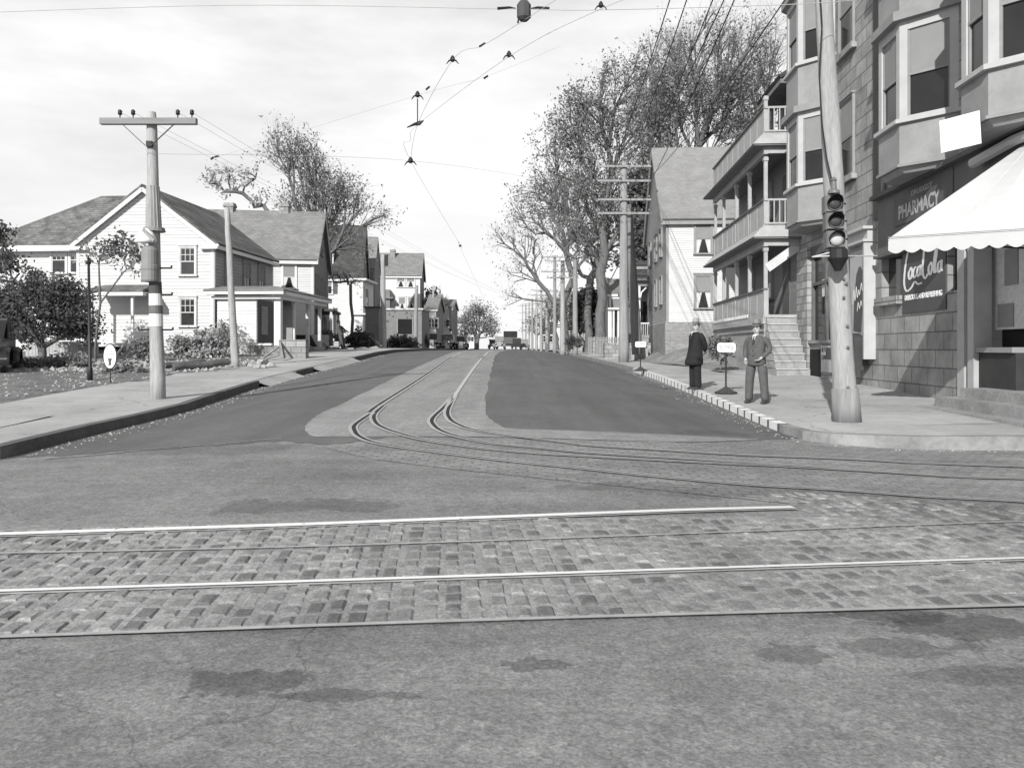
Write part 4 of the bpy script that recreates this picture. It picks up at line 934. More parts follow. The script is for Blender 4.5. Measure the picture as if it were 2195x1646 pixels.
for t_ in (.22, .45, .68, .9):
    hm = MB(); hm.tube([lerp(lerp(P1a,Qa,t_), lerp(P2a,C2a,t_), v_)-Zup*(.05*math.sin(math.pi*v_)*abs(math.sin(t_*9))-.008) for v_ in np.linspace(0,1,9)], .006, 4); hm.build('seam', white2, aw)
m = MB(); m.tube([P1a+Vector((.05,.06,-.05)), Qa+Vector((.05,.06,-.05))], .02, 6); m.tube([P1a-Zup*.03, Vector((9.03,14.0,3.3))], .018, 6); m.build('awning_frame', black, aw)
m = MB(); m.tube([C2a+Vector((-.05,0,.1)), P2a+Vector((-.12,.05,.1)), Vector((8.95,15.4,5.12))], .1, 8); m.build('roller', canvas, aw)
# ------------------------------------------------------------ wall signs
def text(body, P, s, z, size, d, mat, parent, name='lettering', shear=0, bold=0, width=None, spacing=1, rot=0):
    cu = bpy.data.curves.new(name, 'FONT'); cu.body = body; cu.size = size; cu.extrude = .004; cu.shear = shear; cu.offset = bold; cu.space_character = spacing; cu.align_x = 'CENTER'; cu.align_y = 'CENTER'
    o = bpy.data.objects.new(name, cu); C.objects.link(o)
    bpy.context.view_layer.update()
    me = bpy.data.meshes.new_from_object(o); bpy.data.objects.remove(o)
    xs_ = [v.co.x for v in me.vertices]; wd = max(xs_)-min(xs_); k = (width/wd) if width else 1
    h = P.h; n = P.n; flip = -1 if h.cross(Zup).dot(n) < 0 else 1
    off = wloc(parent)
    for v in me.vertices:
        x, y, zz = v.co.x*k, v.co.y, v.co.z; x, y = x*math.cos(rot)-y*math.sin(rot), x*math.sin(rot)+y*math.cos(rot)
        v.co = P.p(s+x*flip, z+y, d+zz)-off
    me.materials.append(mat); o = bpy.data.objects.new(name, me); C.objects.link(o); o.parent = parent; return o
def strokes(lines, P, s, z, k, wdt, d, mat, parent, name='script', ky=None):
    ky = ky or k
    flip = -1 if P.h.cross(Zup).dot(P.n) < 0 else 1; m = MB()
    for ln in lines:
        pts = catmull(ln, 6); 
        rr_ = []
        for i, p in enumerate(pts):
            a = pts[max(0, i-1)]; b = pts[min(len(pts)-1, i+1)]; dy = abs(b[1]-a[1]); dx = abs(b[0]-a[0]); rr_.append(wdt*(.55+.75*dy/(dx+dy+1e-6)))
        for i in range(len(pts)-1):
            a = Vector(pts[i]); b = Vector(pts[i+1]); t = (b-a)
            if t.length < 1e-6: continue
            n_ = Vector((-t.y, t.x)).normalized()
            q = [a+n_*rr_[i], b+n_*rr_[i+1], b-n_*rr_[i+1], a-n_*rr_[i]]
            m.poly([P.p(s+p.x*k*flip, z+p.y*ky, d+.001*(i % 3)) for p in q])
    return m.build(name, mat, parent, fix=False)
def pod(P, px, py, d=0):
    s_ = pxs(P, px); return s_, pz(P, s_, py)
cs = thing('drink_sign', tuple(PA.p(sY(18), 3.0, .05)), 'dark painted wall sign with white script on the corner shop wall', 'sign')
sL, sR = pxs(PA, 1937), pxs(PA, 2030); zT, zB = 3.9, pz(PA, (sL+sR)/2, 668)
m = MB(); m.pbox(PA, sR, sL, zB, zT, .0, .03); m.build('board', signd, cs)
script = [[(1.15,3.35),(.95,3.6),(.55,3.3),(.2,2.2),(0,1.0),(.0,.2),(.3,-.35),(.9,-.1),(1.3,.35),(1.7,.1),(2.2,.15)],          # big C and its tail
 [(.75,1.5),(.55,1.2),(.6,.7),(.85,.75),(1.0,1.3),(.85,1.65),(.75,1.5)], [(1.5,1.6),(1.25,1.5),(1.1,1.0),(1.25,.7),(1.5,.9)],
 [(1.95,1.6),(1.7,1.5),(1.6,1.0),(1.75,.75),(1.95,1.1),(2.05,1.7),(2.0,1.0),(2.15,.8)],
 [(3.0,3.1),(2.85,3.35),(2.5,3.0),(2.3,1.8),(2.3,.9),(2.55,.45),(2.85,.8)], [(3.15,1.6),(2.95,1.3),(3.0,.75),(3.2,.75),(3.35,1.3),(3.25,1.7),(3.15,1.6)],
 [(3.6,.75),(3.55,1.5),(3.75,2.7),(3.9,2.9),(3.85,2.3),(3.65,1.2),(3.8,.75)], [(4.3,1.6),(4.05,1.5),(3.95,1.0),(4.1,.75),(4.3,1.1),(4.4,1.7),(4.35,1.0),(4.5,.8)],
 [(1.0,3.0),(1.8,3.1),(2.9,3.35),(3.6,3.35),(4.4,3.6),(4.1,3.1),(3.9,2.9)]]
strokes(script, PA, sL-.13, zB+.62, (sL-sR-.25)/4.5, .10, .035, enamel, cs, ky=.27)
text('DELICIOUS AND REFRESHING', PA, (sL+sR)/2, zB+.36, .17, .035, enamel, cs, width=(sL-sR)*.86, bold=.004)
ph = thing('shop_sign', tuple(PA.p(sY(18), 4.8, .12)), 'faded white pharmacy lettering on the dark board above the awning', 'sign')
a_, b_ = pxs(PA, 1937), pxs(PA, 2026)
m = MB(); m.pbox(PA, b_-.6, a_+.25, 4.5, 5.3, .1, .125); m.build('board', M('shop_sign_paint', .1, .25, 3, .7), ph)
text('PHARMACY', PA, (a_+b_)/2, 4.78, .44, .125, M('faded_letter_paint', .42, .25, 6), ph, width=(a_-b_)*1.0, bold=.012)
text('DRUGGIST', PA, (a_+b_)/2-.2, 5.13, .16, .125, M('faded_letter_paint', .3), ph, width=(a_-b_)*.5)
dc = thing('display_case', tuple(PA.p(sY(21.5), 1.5, .15)), 'tall wall case with cornice and white side strip holding a dark bottle poster', 'sign')
c1, c0 = sY(yC)+.0, sY(wy(1876)); 
m = MB(); m.pbox(PA, c0, c1, 1.6, 4.35, .0, .16); m.build('case', gtrim, dc)
m = MB(); m.pbox(PA, c0-.08, c1+.1, 4.35, 4.42, 0, .34); m.pbox(PA, c0-.05, c1, 4.42, 4.68, 0, .22); m.pbox(PA, c0-.12, c1, 4.68, 4.76, 0, .36); m.build('case_cornice', trim, dc)
m = MB(); m.pbox(PA, c0-.03, c0+.06, 1.25, 4.35, .0, .3); m.build('side_strip', trim, dc)
ps = MB(); ps.pbox(PA, c0+.16, c1-.02, 1.7, 4.2, .16, .175); po = ps.build('poster', M('poster_paper', .36, .1, 3), dc)
kx = (c0+c1)/2
m = MB(); m.tube([PA.p(kx+.1, 2.0, .17), PA.p(kx+.05, 2.5, .17), PA.p(kx-.05, 3.1, .17), PA.p(kx-.1, 3.55, .17), PA.p(kx-.1, 3.75, .17)], [.3, .32, .34, .26, .06], 10); 
m.v = [tuple(Vector(v)-UL*((Vector(v)-O_).dot(UL)-.176-.012*((Vector(v)-O_).dot(UL)>.17))) for v in m.v]; m.build('painted_bottle', signd, po)
strokes([[(0,0),(.3,1.2),(.5,.3),(.8,1.4),(1.0,.5),(1.3,1.1),(1.5,.7),(1.9,1.6),(2.1,1.0),(2.5,1.7)], [(1.0,-.6),(1.2,.1),(1.5,-.4),(1.8,.2),(2.0,-.2)]], PA, kx+.38, 2.75, .34, .06, .2, enamel, po)
mbx = thing('letter_box', tuple(PA.p(sY(wy(1856)), 1.2, .2)), 'dark round topped metal box on the shop wall below the poster', 'box')
s_ = sY(wy(1853)); m = MB(); m.pbox(PA, s_-.42, s_+.42, .95, 1.75, .17, .42)
arc = [PA.p(s_+.42*math.cos(t), 1.75+.2*math.sin(t), .17) for t in np.linspace(0, math.pi, 11)]; m.ext(arc, UL*.25); m.build('body', M('box_paint', .05, .15, 4, .35, spec=.5), mbx)
m = MB(); m.pbox(PA, s_-.3, s_+.3, 1.05, 1.7, .42, .44); m.build('door', M('box_paint', .05), mbx)
sg = thing('small_sign', tuple(PA.p(sY(24.2), 1.2, .05)), 'small black sign with white script low under the shop window', 'sign')
sa, sb = pxs(PA, 1765), pxs(PA, 1800)
m = MB(); m.pbox(PA, sb, sa, .8, 1.62, .05, .08); m.build('frame', trim, sg); m = MB(); m.pbox(PA, sb+.05, sa-.06, 1.2, 1.56, .08, .09); m.build('board', signd, sg)
strokes([s for s in script[:8]], PA, sa-.1, 1.26, .1, .13, .1, enamel, sg)
nt_ = thing('paper_notice', (8.5,16.6,6.2), 'blank white square sheet pinned below the middle bay window', 'notice')
c_ = W(2063, 284, 14.05); q = []
hv = Vector((.72,-.69,0)).normalized()
for a, b in ((-.34,-.31),(.30,-.25),(.27,.33),(-.37,.27)): q.append(c_+hv*a+Zup*b)
m = MB(); m.ext(q, Vector((-.69,-.72,0)).normalized()*.012); m.build('sheet', M('paper', .68, .06, 3), nt_)
# ------------------------------------------------------------ three decker porches
PO = Pl(Vector((7.0+.0663*27.8, 27.8, 0)), U, UL); so = lambda y: (y-27.8)/U.y          # outer edge of the porches
YF = 37.3; LP = so(YF); DP = 1.2
td = thing('tenement', (10, 30, .9), 'grey three decker tenement with open porches next to the corner building', 'building')
PWl = Pl(onwall(27.6), U, UL); LW = (YF-27.6)/U.y
m = MB(); m.pbox(PWl, .0, LW, .7, 9.9, -7, 0); m.pbox(PWl, .0, 2.9, 9.9, 11.2, -7, 0); m.build('wall', M('tenement_clapboard', .2, .15, 1.2, .8, .3, stretch=(.3,.3,9), bscale=2), td)
posts = (27.9, 30.3, 32.6, 35.2, 37.15)
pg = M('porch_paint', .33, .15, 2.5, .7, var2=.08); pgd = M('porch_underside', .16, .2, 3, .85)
for lv, (zd_, zr_) in enumerate(((2.72, 5.45), (5.85, 8.62), (9.08, 12.1))):
    m = MB(); m.pbox(PO, -.05, LP+.05, zd_-.32, zd_, -DP-.1, .06); dk = m.build('deck', pg, td)
    if lv:
        m = MB(); a0_, a1_ = -.0, LP+.35
        zb = zd_-.32
        # wide moulded eave round each deck, sloping outwards and down
        m.hexa([PO.p(a0_-.3,zb-.12,.45),PO.p(a1_,zb-.12,.45),PO.p(a1_,zb-.12,-DP),PO.p(a0_-.3,zb-.12,-DP)], [PO.p(a0_-.05,zb+.25,.1),PO.p(a1_-.25,zb+.25,.1),PO.p(a1_-.25,zb+.25,-DP),PO.p(a0_-.05,zb+.25,-DP)])
        m.build('eave', pg, dk)
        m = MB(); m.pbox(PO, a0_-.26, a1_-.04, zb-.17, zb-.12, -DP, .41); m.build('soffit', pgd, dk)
        m = MB(); m.pbox(PO, a0_-.05, a1_-.35, zb-.42, zb-.17, -.12, .02); m.pbox(PO, a0_-.05, a0_+.07, zb-.40, zb-.17, -DP-.1, -.12); m.build('beam', pg, dk)
    else:
        m = MB(); m.pbox(PO, -.02, LP, .4, zd_-.32, -.14, 0); m.build('skirt', pg, dk)
        m = MB(); m.pbox(PO, 0, LP, zd_-.42, zd_-.36, 0, .05); m.pbox(PO, 0, LP, zd_-.62, zd_-.58, 0, .04); m.build('skirt_moulding', dtrim, dk)
        m = MB()
        for k in range(26): m.pbox(PO, 2.2+k*.27, 2.2+k*.27+.14, zd_-.02, zd_+.1, .062, .1)
        m.build('dentil', white2, dk)
    # closed parapet facing the street, open balusters at the near end
    m = MB(); m.pbox(PO, .06, LP, zd_, zd_+.86, -.07, -.01)
    for k in range(1, 9): m.pbox(PO, LP*k/9-.012, LP*k/9+.012, zd_, zd_+.84, -.01, .0)
    m.build('parapet', pg, dk)
    m = MB(); m.pbox(PO, 0, LP, zd_+.86, zd_+.93, -.12, .05); m.build('handrail', dtrim if lv < 3 else pg, dk)
    if lv:
        m = MB()
        for k in range(6): a = -.15-k*(DP/6.4); m.pbox(PO, -.02, .02, zd_+.08, zd_+.86, a-.02, a+.02)
        m.pbox(PO, -.03, .04, zd_+.86, zd_+.93, -DP, 0); m.pbox(PO, -.03, .04, zd_+.04, zd_+.10, -DP, 0); m.build('balusters', pg, dk)
    for y in posts:
        if lv == 2:
            if y > 28: continue
            zr_ = 10.75
        m = MB(); a = so(y); m.pbox(PO, a-.06, a+.06, zd_, zr_-.35, -.13, -.01); m.pbox(PO, a-.09, a+.09, zd_, zd_+.93, -.15, .01); m.pbox(PO, a-.09, a+.09, zr_-.5, zr_-.38, -.15, .012); m.build('post', pg, dk)
    m = MB(); m.pbox(PWl, 1.2, 2.1, zd_, zd_+2.1, 0, .04); m.build('door', dtrim, dk)
    for s_ in (3.6, 6.6): window(PWl, s_, zd_+.8, .8, 1.3, dk, gtrim, (1,1), 'shade', sash=gtrim)
m = MB(); slab(m, [PWl.p(-.1,11.05,.75), PWl.p(3.2,11.05,.75), PWl.p(3.2,14.0,-4), PWl.p(-.1,14.0,-4)], .14); rf_ = m.build('roof', roofd, td)
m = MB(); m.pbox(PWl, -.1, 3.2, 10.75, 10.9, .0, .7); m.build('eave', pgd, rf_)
m = MB(); m.bar(PO.p(.05, 4.35, -.1), PO.p(.05, 5.35, -DP-.3), .1, .3); m.build('stair_stringer', white2, td)
st_ = thing('stone_steps', (9.2, 27, .6), 'stone steps rising to the dark porch doorway of the tenement', 'steps')
m = MB(); n_ = 8; zt = 2.66; z0_ = .62; hs = (zt-z0_)/n_
for k in range(n_):
    ys_ = 26.35+k*.185; x0_ = 7.05+.0663*ys_; m.box(x0_, 10.0, ys_, 28.3, z0_-.3 if k == 0 else z0_+hs*k, z0_+hs*(k+1)-.02)
    m.box(x0_-.03, 10.0, ys_-.03, ys_+.3, z0_+hs*(k+1)-.05, z0_+hs*(k+1)) if False else None
m.build('treads', M('step_stone', .27, .25, 2.5, .85, .2, var2=.12), st_)
m = MB()
for k in range(n_): ys_ = 26.35+k*.185; m.box(7.02+.0663*ys_, 9.85, ys_-.035, ys_+.02, z0_+hs*(k+1)-.045, z0_+hs*(k+1)+.003)
m.build('nosing', M('step_edge', .36, .2, 3), st_)
#PART4
# ------------------------------------------------------------ poles
def swirl(c, a, b, r0, r1, n=14, jit=.01, seed=1):
    q = random.Random(seed); a = Vector(a); b = Vector(b); P = []; r = []
    for k in range(n+1):
        t = k/n; P.append(a+(b-a)*t+Vector((q.uniform(-jit,jit), q.uniform(-jit,jit), 0))); r.append(r0+(r1-r0)*t+q.uniform(-.006,.006))
    return P, r
def insul(m, c, h=.13, r=.045):
    m.lathe(c, [(.012,-.05),(.012,.03),(r*.7,.03),(r,.05),(r*.8,.08),(r*1.0,.10),(r*.5,h)], 8)
def arm(parent, c, ang, ln, nins, mat, th=.1, det=True, hgt=.11, pinpos=None):
    u = Vector((math.cos(ang), math.sin(ang), 0)); v = Vector((-u.y, u.x, 0)); m = MB(); c = Vector(c)
    P = Pl(c, u, -v); m.pbox(P, -ln/2, ln/2, c.z-hgt/2, c.z+hgt/2, -th/2, th/2); a = m.build('crossarm', mat, parent)
    if det:
        for e in (-1, 1):
            m = MB(); m.bar(P.p(e*ln*.27, c.z-hgt/2, .02), P.p(e*.06, c.z-.48, .02), .03, .012); m.build('brace', black, a)
    pts = []
    for k in range(nins):
        s = (pinpos[k] if pinpos else -ln/2+.1+(ln-.2)*k/(nins-1)); p = P.p(s, c.z+hgt/2+.04, 0); pts.append(p+Zup*.08)
        if det: m = MB(); insul(m, p); m.build('insulator', black if pinpos else gtrim, a, smooth=True)
    return pts
def utility(name, base, top, r0, r1, mat, label, arms=(), group=None, seed=1, det=True, cat='utility pole'):
    t = thing(name, base, label, cat, group); P, r = swirl(0, Vector(base)-Zup*.3, top, r0, r1, seed=seed); m = MB(); m.tube(P, r, 12 if det else 8); m.build('shaft', mat, t, smooth=True)
    out = []
    ax = Vector(top)-Vector(base)
    for (z, ln, n) in arms:
        k = (z-base[2])/(top[2]-base[2]); c = Vector(base)+ax*k+Vector((0,-(r1+.06),0)); out.append(arm(t, c, R(0), ln, n, mat, det=det))
    return t, out
# thick signal pole on the right corner
bR = H(1815, 905, SWH); bR = Vector((bR.x, bR.y, ZR(bR.x, bR.y))); topR = W(1752, -260, bR.y)
k_ = (topR.z-bR.z)
sp = thing('signal_pole', bR, 'thick pale knotty wooden pole at the right corner, carrying the traffic signal', 'utility pole')
P_, r_ = swirl(0, bR-Zup*.2, topR, .19, .125, 22, .006, 4); r_[0] = r_[1] = .2
m = MB(); m.tube(P_, r_, 18); m.build('shaft', poleN, sp, smooth=True)
m = MB(); m.tube([bR+Zup*.0, bR+(topR-bR)*.062], [.238, .214], 18, cap=True); m.build('tarred_butt', M('tarred_wood', .21, .3, 3, .9, stretch=(5,5,.5)), sp, smooth=True)
ax_ = (topR-bR)
cpt = lambda py, dx=0, dy=-.2: bR+ax_*((EYE-(py-HY)*bR.y/FPX-bR.z)/k_)+Vector((dx, dy, 0))
cp = [W(1756+ (6 if k % 2 else 0), -260+k*105, bR.y-.25) for k in range(6)]+[W(1772, 340, bR.y-.25), W(1786, 400, bR.y-.32), W(1790, 420, bR.y-.35)]
m = MB(); m.tube(cp, .014, 6); m.build('conduit_cable', black, sp)
m = MB()
for k, py in enumerate((600, 560, 640, 700, 610, 745, 830, 520)): m.lathe(cpt(py, .03*math.sin(k*5), -.205), [(.03,-.015),(.02,.012)], 8, (math.sin(k), -1, 0))
m.build('knots', M('knot_wood', .12, .3, 6), sp)
# traffic signal: three faces with hooded lenses
sgT = thing('traffic_signal', W(1790, 545, bR.y-.42), 'three lens traffic signal on the thick pole, its bottom lens pale', 'traffic light')
Ysg = bR.y-.42; sc_ = Ysg/FPX
hs_ = M('signal_housing', .12, .2, 5, .5); hood = M('signal_hood', .015, .2, 5, .6)
hu = Vector((.985, -.17, 0)); PS = Pl(W(1790, 0, Ysg), hu, (-.17,-.985,0))
for k, (px, py) in enumerate(((1789,436),(1791,473),(1793,512))):
    c = W(px, py, Ysg); hw2 = 19*sc_; hh = 18.2*sc_
    PS = Pl(c, hu, (-.17,-.985,0))
    m = MB(); m.pbox(PS, -hw2, hw2, c.z-hh, c.z+hh, -.28, -.03); m.pbox(PS, -hw2*.9, hw2*.9, c.z-hh*.94, c.z+hh*.94, -.03, .0); sec = m.build('signal_section', hs_, sgT)
    nrm = PS.n; cc = PS.p(0, c.z, 0); m = MB(); n = 18; rr_ = 15.5*sc_
    for j in range(n):          # hood: a visor open at the bottom
        a = math.pi*(-.22)+math.pi*1.44*j/n; b_ = math.pi*(-.22)+math.pi*1.44*(j+1)/n
        f_ = lambda t, d, r: cc+PS.h*(r*math.cos(t))+Zup*(r*math.sin(t))+nrm*d
        dd = lambda t: .05+.11*max(0, math.sin(t)+.25)
        m.poly([f_(a,0,rr_), f_(b_,0,rr_), f_(b_,dd(b_),rr_*1.03), f_(a,dd(a),rr_*1.03)]); m.poly([f_(a,0,rr_*.95), f_(b_,0,rr_*.95), f_(b_,dd(b_),rr_*.98), f_(a,dd(a),rr_*.98)])
        m.poly([f_(a,dd(a),rr_*.98), f_(b_,dd(b_),rr_*.98), f_(b_,dd(b_),rr_*1.03), f_(a,dd(a),rr_*1.03)])
    m.build('visor', hood, sec, fix=False)
    m = MB(); m.lathe(cc+nrm*.004, [(rr_*.9,0),(rr_*.86,.012),(rr_*.6,.03),(rr_*.3,.038),(.001,.04)], 20, nrm)
    m.build('lens', M('pale_lens', .42, .1, 8, .15, spec=.6) if k == 2 else M('dark_lens', .04, .3, 9, .1, spec=.6), sec, smooth=True)
    m = MB(); m.lathe(cc+nrm*.005, [(rr_*.98,-.004),(rr_*.98,.02),(rr_*.9,.02),(rr_*.9,-.004)], 20, nrm); m.build('lens_ring', hs_, sec)
    m = MB(); p = PS.p(hw2, c.z, -.08); m.tube([p, p+PS.h*.05], .015, 6); m.build('latch', hood, sec)
m = MB(); c = W(1787, 400, Ysg); m.lathe(c-Zup*.12, [(.1,0),(.09,.05),(.05,.08),(.04,.2),(.055,.22),(.02,.27)], 12); m.build('cap', hs_, sgT)
m = MB(); c = W(1796, 552, Ysg); m.lathe(c, [(.05,-.22),(.1,-.12),(.16,-.02),(.15,.12),(.1,.16)], 12); m.tube([c+Zup*.02, c+Vector((.12,.3,.02))], .05, 8); m.build('bracket', hood, sgT)
m = MB(); m.tube([W(1790,548,Ysg), W(1741,551,Ysg-.1)], .012, 6); m.tube([W(1785,540,Ysg), W(1741,551,Ysg-.1)], .012, 6); m.tube([W(1800,549,Ysg+.1), W(1880,549,Ysg+1.2)], .012, 6); m.build('stay_rod', white2, sgT)
# pole with the banded foot and short arm on the left
bL = H(338, 855, SWH); bL = Vector((bL.x, bL.y, ZL(bL.x, bL.y))); YL = bL.y; topL = W(325, 241, YL)
lp = thing('utility_pole', bL, 'thick pale pole on the left sidewalk with short crossarm and painted bands', 'utility pole')
def along(py): 
    z = EYE-(py-HY)*YL/FPX; return bL+(topL-bL)*((z-bL.z)/(topL.z-bL.z))
s_ = YL/FPX; m = MB(); m.tube([bL-Zup*.2, bL+Zup*.4, along(680), along(605), along(490), along(262), topL], [17*s_, 15.5*s_, 13*s_, 12*s_, 12*s_, 10.5*s_, 8.5*s_], 16); m.build('shaft', poleL, lp, smooth=True)
def band(py0, py1, r, mat, name='painted_band'):
    m = MB(); m.tube([along(py1), along(py0)], [r*s_, (r-.4)*s_], 16); return m.build(name, mat, lp, smooth=False)
band(605, 630, 13.2, tar); band(630, 655, 13.6, white); band(655, 673, 14.0, M('mid_band', .12, .2, 6)); band(673, 700, 14.2, white)
m = MB()
for i in range(14):
    a = i*2*math.pi/14; 
    p0, p1 = along(490), along(400); m.bar(p0+Vector((math.cos(a), math.sin(a), 0))*14.0*s_, p1+Vector((math.cos(a), math.sin(a), 0))*11*s_, .07, .025)
m.build('wood_sheathing', poleL, lp)
m = MB(); m.lathe(along(497), [(14*s_,-.0),(23*s_,.0),(21*s_,.08),(14*s_,.09)], 16); m.build('collar', M('collar_wood', .2, .2, 4), lp)
pts = arm(lp, along(265)+Vector((0,-.14,0)), R(0), 204*s_, 4, M('crossarm_wood', .2, .2, 3, stretch=(.4,4,4)), .11, True, .12, pinpos=[-64*s_*.95, -33*s_, 62*s_, 92*s_])
m = MB(); c = along(312); m.box(c.x-.055, c.x+.055, c.y-.16, c.y-.09, c.z-.06, c.z+.05); m.build('tag_plate', hood, lp)
for py, e in ((632, 1), (707, 1), (707, -1), (575, 1)):
    c = along(py); m = MB(); m.tube([c, c+Vector((e*.34, -.02, 0))], .02, 6); m.tube([c+Vector((e*.34,-.02,0)), c+Vector((e*.34,-.02,.05))], .02, 6); m.build('step_peg', hood, lp)
bx = thing('call_box', along(565)+Vector((-.14,-.2,0)), 'grey drum shaped box under a white dome halfway up the thick left pole', 'box')
c0_ = along(605)+Vector((-.06,-.1,0)); hbx = (605-530)*s_
m = MB(); m.lathe(c0_, [(16*s_,0),(17.5*s_,.03),(17.5*s_,hbx*.32),(18.5*s_,hbx*.34),(18.5*s_,hbx*.46),(17*s_,hbx*.48),(17*s_,hbx*.9),(12*s_,hbx)], 18); m.build('drum', M('drum_paint', .2, .15, 5, .6), bx, smooth=False)
dm = along(516)+Vector((-.09,-.14,0)); m = MB(); m.lathe(dm, [(19*s_,-.06),(20*s_,0),(17*s_,.11),(10*s_,.2),(.01,.23)], 16); m.build('dome', enamel, bx, smooth=True)
m = MB(); m.bar(dm+Vector((.02,-.2,.17)), dm+Vector((.24,-.2,-.05)), .05, .06); m.build('dome_strap', poleO, bx)
# other poles
def gp(px, py, Y): p = W(px, py, Y); return p
p2b = H(505, 778, .2, ZL) if False else W(505, 777, 27.5)
utility('utility_pole', p2b, W(486, 446, 27.5), .14, .095, poleL, 'plain leaning bare pole in front of the entrance porch of the white house', seed=5)
p3b = W(822, 752, 62); utility('utility_pole', p3b, W(821, 546, 62), .26, .15, poleL, 'straight pole with a dark bracket near its top before the curtained house', seed=6, arms=())
m = MB(); c = W(827, 556, 61.6); m.box(c.x-.1, c.x+.15, 61.5, 61.8, c.z-.5, c.z+.35); tag(m.build('pole_bracket', hood), 'small dark bracket high on the pole before the curtained house', 'bracket')
utility('utility_pole', W(890, 752, 72), W(893, 612, 72), .22, .15, poleO, 'shorter pole directly in front of the dark shed', seed=7)
yl_ = [(929, 752, 612, 95, 'slim pale pole between the dark parked cars and the curtained house'), (969, 750, 660, 105, 'white pole holding the street lamp bracket on the far left side'), (988, 750, 690, 150, 'thin far pole at the left before the bare bushy tree'), (1002, 750, 700, 170, 'thinnest far pole at the left edge of the bare bushy tree')]
for px, yb, yt, Y, lab in yl_: utility('utility_pole', W(px, yb, Y), W(px, yt, Y), .2, .12, poleL, lab, group='poles along the left side of the street', det=False, seed=px)
lb = thing('street_lamp', W(969, 750, 104), 'dark bracket lamp reaching over the street on the far left', 'street lamp')
m = MB(); m.tube([W(969,660,104), W(950,652,104), W(930,648,104)], .07, 6); m.build('arm', hood, lb); m = MB(); m.box(W(963,0,104).x, W(968,0,104).x, 103.8, 104.2, W(0,710,104).z, W(0,660,104).z); m.build('lamp_box', hood, lb)
# right row
pr2 = W(1337, 766, 42); armR = []
t, A_ = utility('utility_pole', pr2, W(1337, 350, 42), .27, .17, poleO, 'tall pole with four wide crossarms in front of the white clapboard house', arms=[(W(0, y, 42).z, 114*42/FPX, 8) for y in (359, 390, 430, 459)], seed=9)
armR = A_
utility('utility_pole', W(1366, 748, 44.5), W(1347, 440, 44.5), .3, .2, M('dark_pole', .16, .3, 2, stretch=(4,4,.4)), 'dark leaning pole without arms right beside the pole with four crossarms', seed=10)
rp_ = [(1233, 757, 548, 66, (), .22, 'bare pale pole standing before dark bushes on the right'), (1206, 757, 560, 72, (560, 596), .24, 'pale pole with two crossarms left of the bare pale pole'), (1189, 756, 548, 84, (552, 583), .2, 'pole with two wide arms against the bare branches of the curving tree'),
 (1172, 756, 618, 100, (625, 640), .2, 'distant pole with doubled arms seventh from the far end of the row'), (1160, 756, 615, 112, (622, 634), .2, 'distant pole with doubled arms sixth from the far end of the row'), (1150, 755, 628, 128, (632, 650), .2, 'distant pole with doubled arms fifth from the far end of the row'),
 (1141, 755, 640, 145, (645, 662), .2, 'distant pole with doubled arms fourth from the far end of the row'), (1134, 754, 648, 165, (652, 668), .2, 'distant pole third from the far end of the row'), (1127, 754, 650, 190, (655, 671), .2, 'distant pole second from the far end of the row'), (1120, 753, 652, 220, (656, 671, 686), .2, 'furthest pole on the right with three small crossarms')]
rowtops = []
for px, yb, yt, Y, ar, r0, lab in rp_:
    t, A_ = utility('utility_pole', W(px, yb, Y), W(px, yt, Y), r0*1.1, r0*.75, poleO if px % 2 else poleL, lab, arms=[(W(0, y, Y).z, 2.9, 6) for y in ar], group='poles along the right side of the street', det=Y < 90, seed=px)
    if A_: rowtops.append(A_[0])
# ------------------------------------------------------------ wires
def wire(a, b, sag, r, mat, label, group, name='overhead_wire', n=14, cat='wire'):
    a = Vector(a); b = Vector(b); P = [a+(b-a)*(k/n)-Zup*(4*sag*(k/n)*(1-k/n)) for k in range(n+1)]
    m = MB(); m.tube(P, r, 4, cap=False); return tag(m.build(name, mat, fix=False), label, cat, group)
G1 = 'telephone wires from the right corner to the row of poles'
# heavy dark wires running from beyond the frame overhead to the four-armed pole
A0, A1_, A2, A3 = armR
for (px, py, Y, tgt, sag, lab) in ((1552, -60, 14, A0[6], .2, 'steep dark wire meeting the top crossarm near its right end'), (1492, -60, 15, A0[4], .2, 'faint wire running to the middle of the top crossarm'), (1455, -60, 16, A0[2], .2, 'leftmost dark wire coming down through the elm crowns'), (1600, -60, 14, A2[6], .25, 'dark wire dropping beside the clapboard house roof to third crossarm'), (1710, -40, 13, A1_[7], .3, 'heavy wire slanting from corner building across the plain roof'), (1580, -60, 14.5, A1_[5], .2, 'dark wire reaching the second crossarm')):
    wire(W(px, py, Y), tgt, sag, .014, blackw, lab, G1)
ORD = 'one two three four five six seven eight nine ten eleven'.split()
for i in range(1, len(rowtops)):
    for e in (0, -1):
        wire(rowtops[i-1][e], rowtops[i][e], .25, .012, blackw, '%s wire between armed poles %s and %s of the right row' % ('left' if e == 0 else 'right', ORD[i-1], ORD[i]), 'wires along the right row of poles')
for e, nm_ in ((0, 'leftmost'), (2, 'middle'), (5, 'rightmost')): wire(A0[e], rowtops[0][min(e, 5)], .35, .012, blackw, nm_+' wire from the four armed pole to the two armed pole', 'wires beyond the four armed pole')
for k, p in enumerate(pts):
    wire(p, W(1150+k*10, 640, 190), 1.4+.2*k, .0035, greyw, 'pale thin wire crossing the sky from the %s pin of the short left crossarm' % ('outer left','inner left','inner right','outer right')[k], 'wires from the short left crossarm')
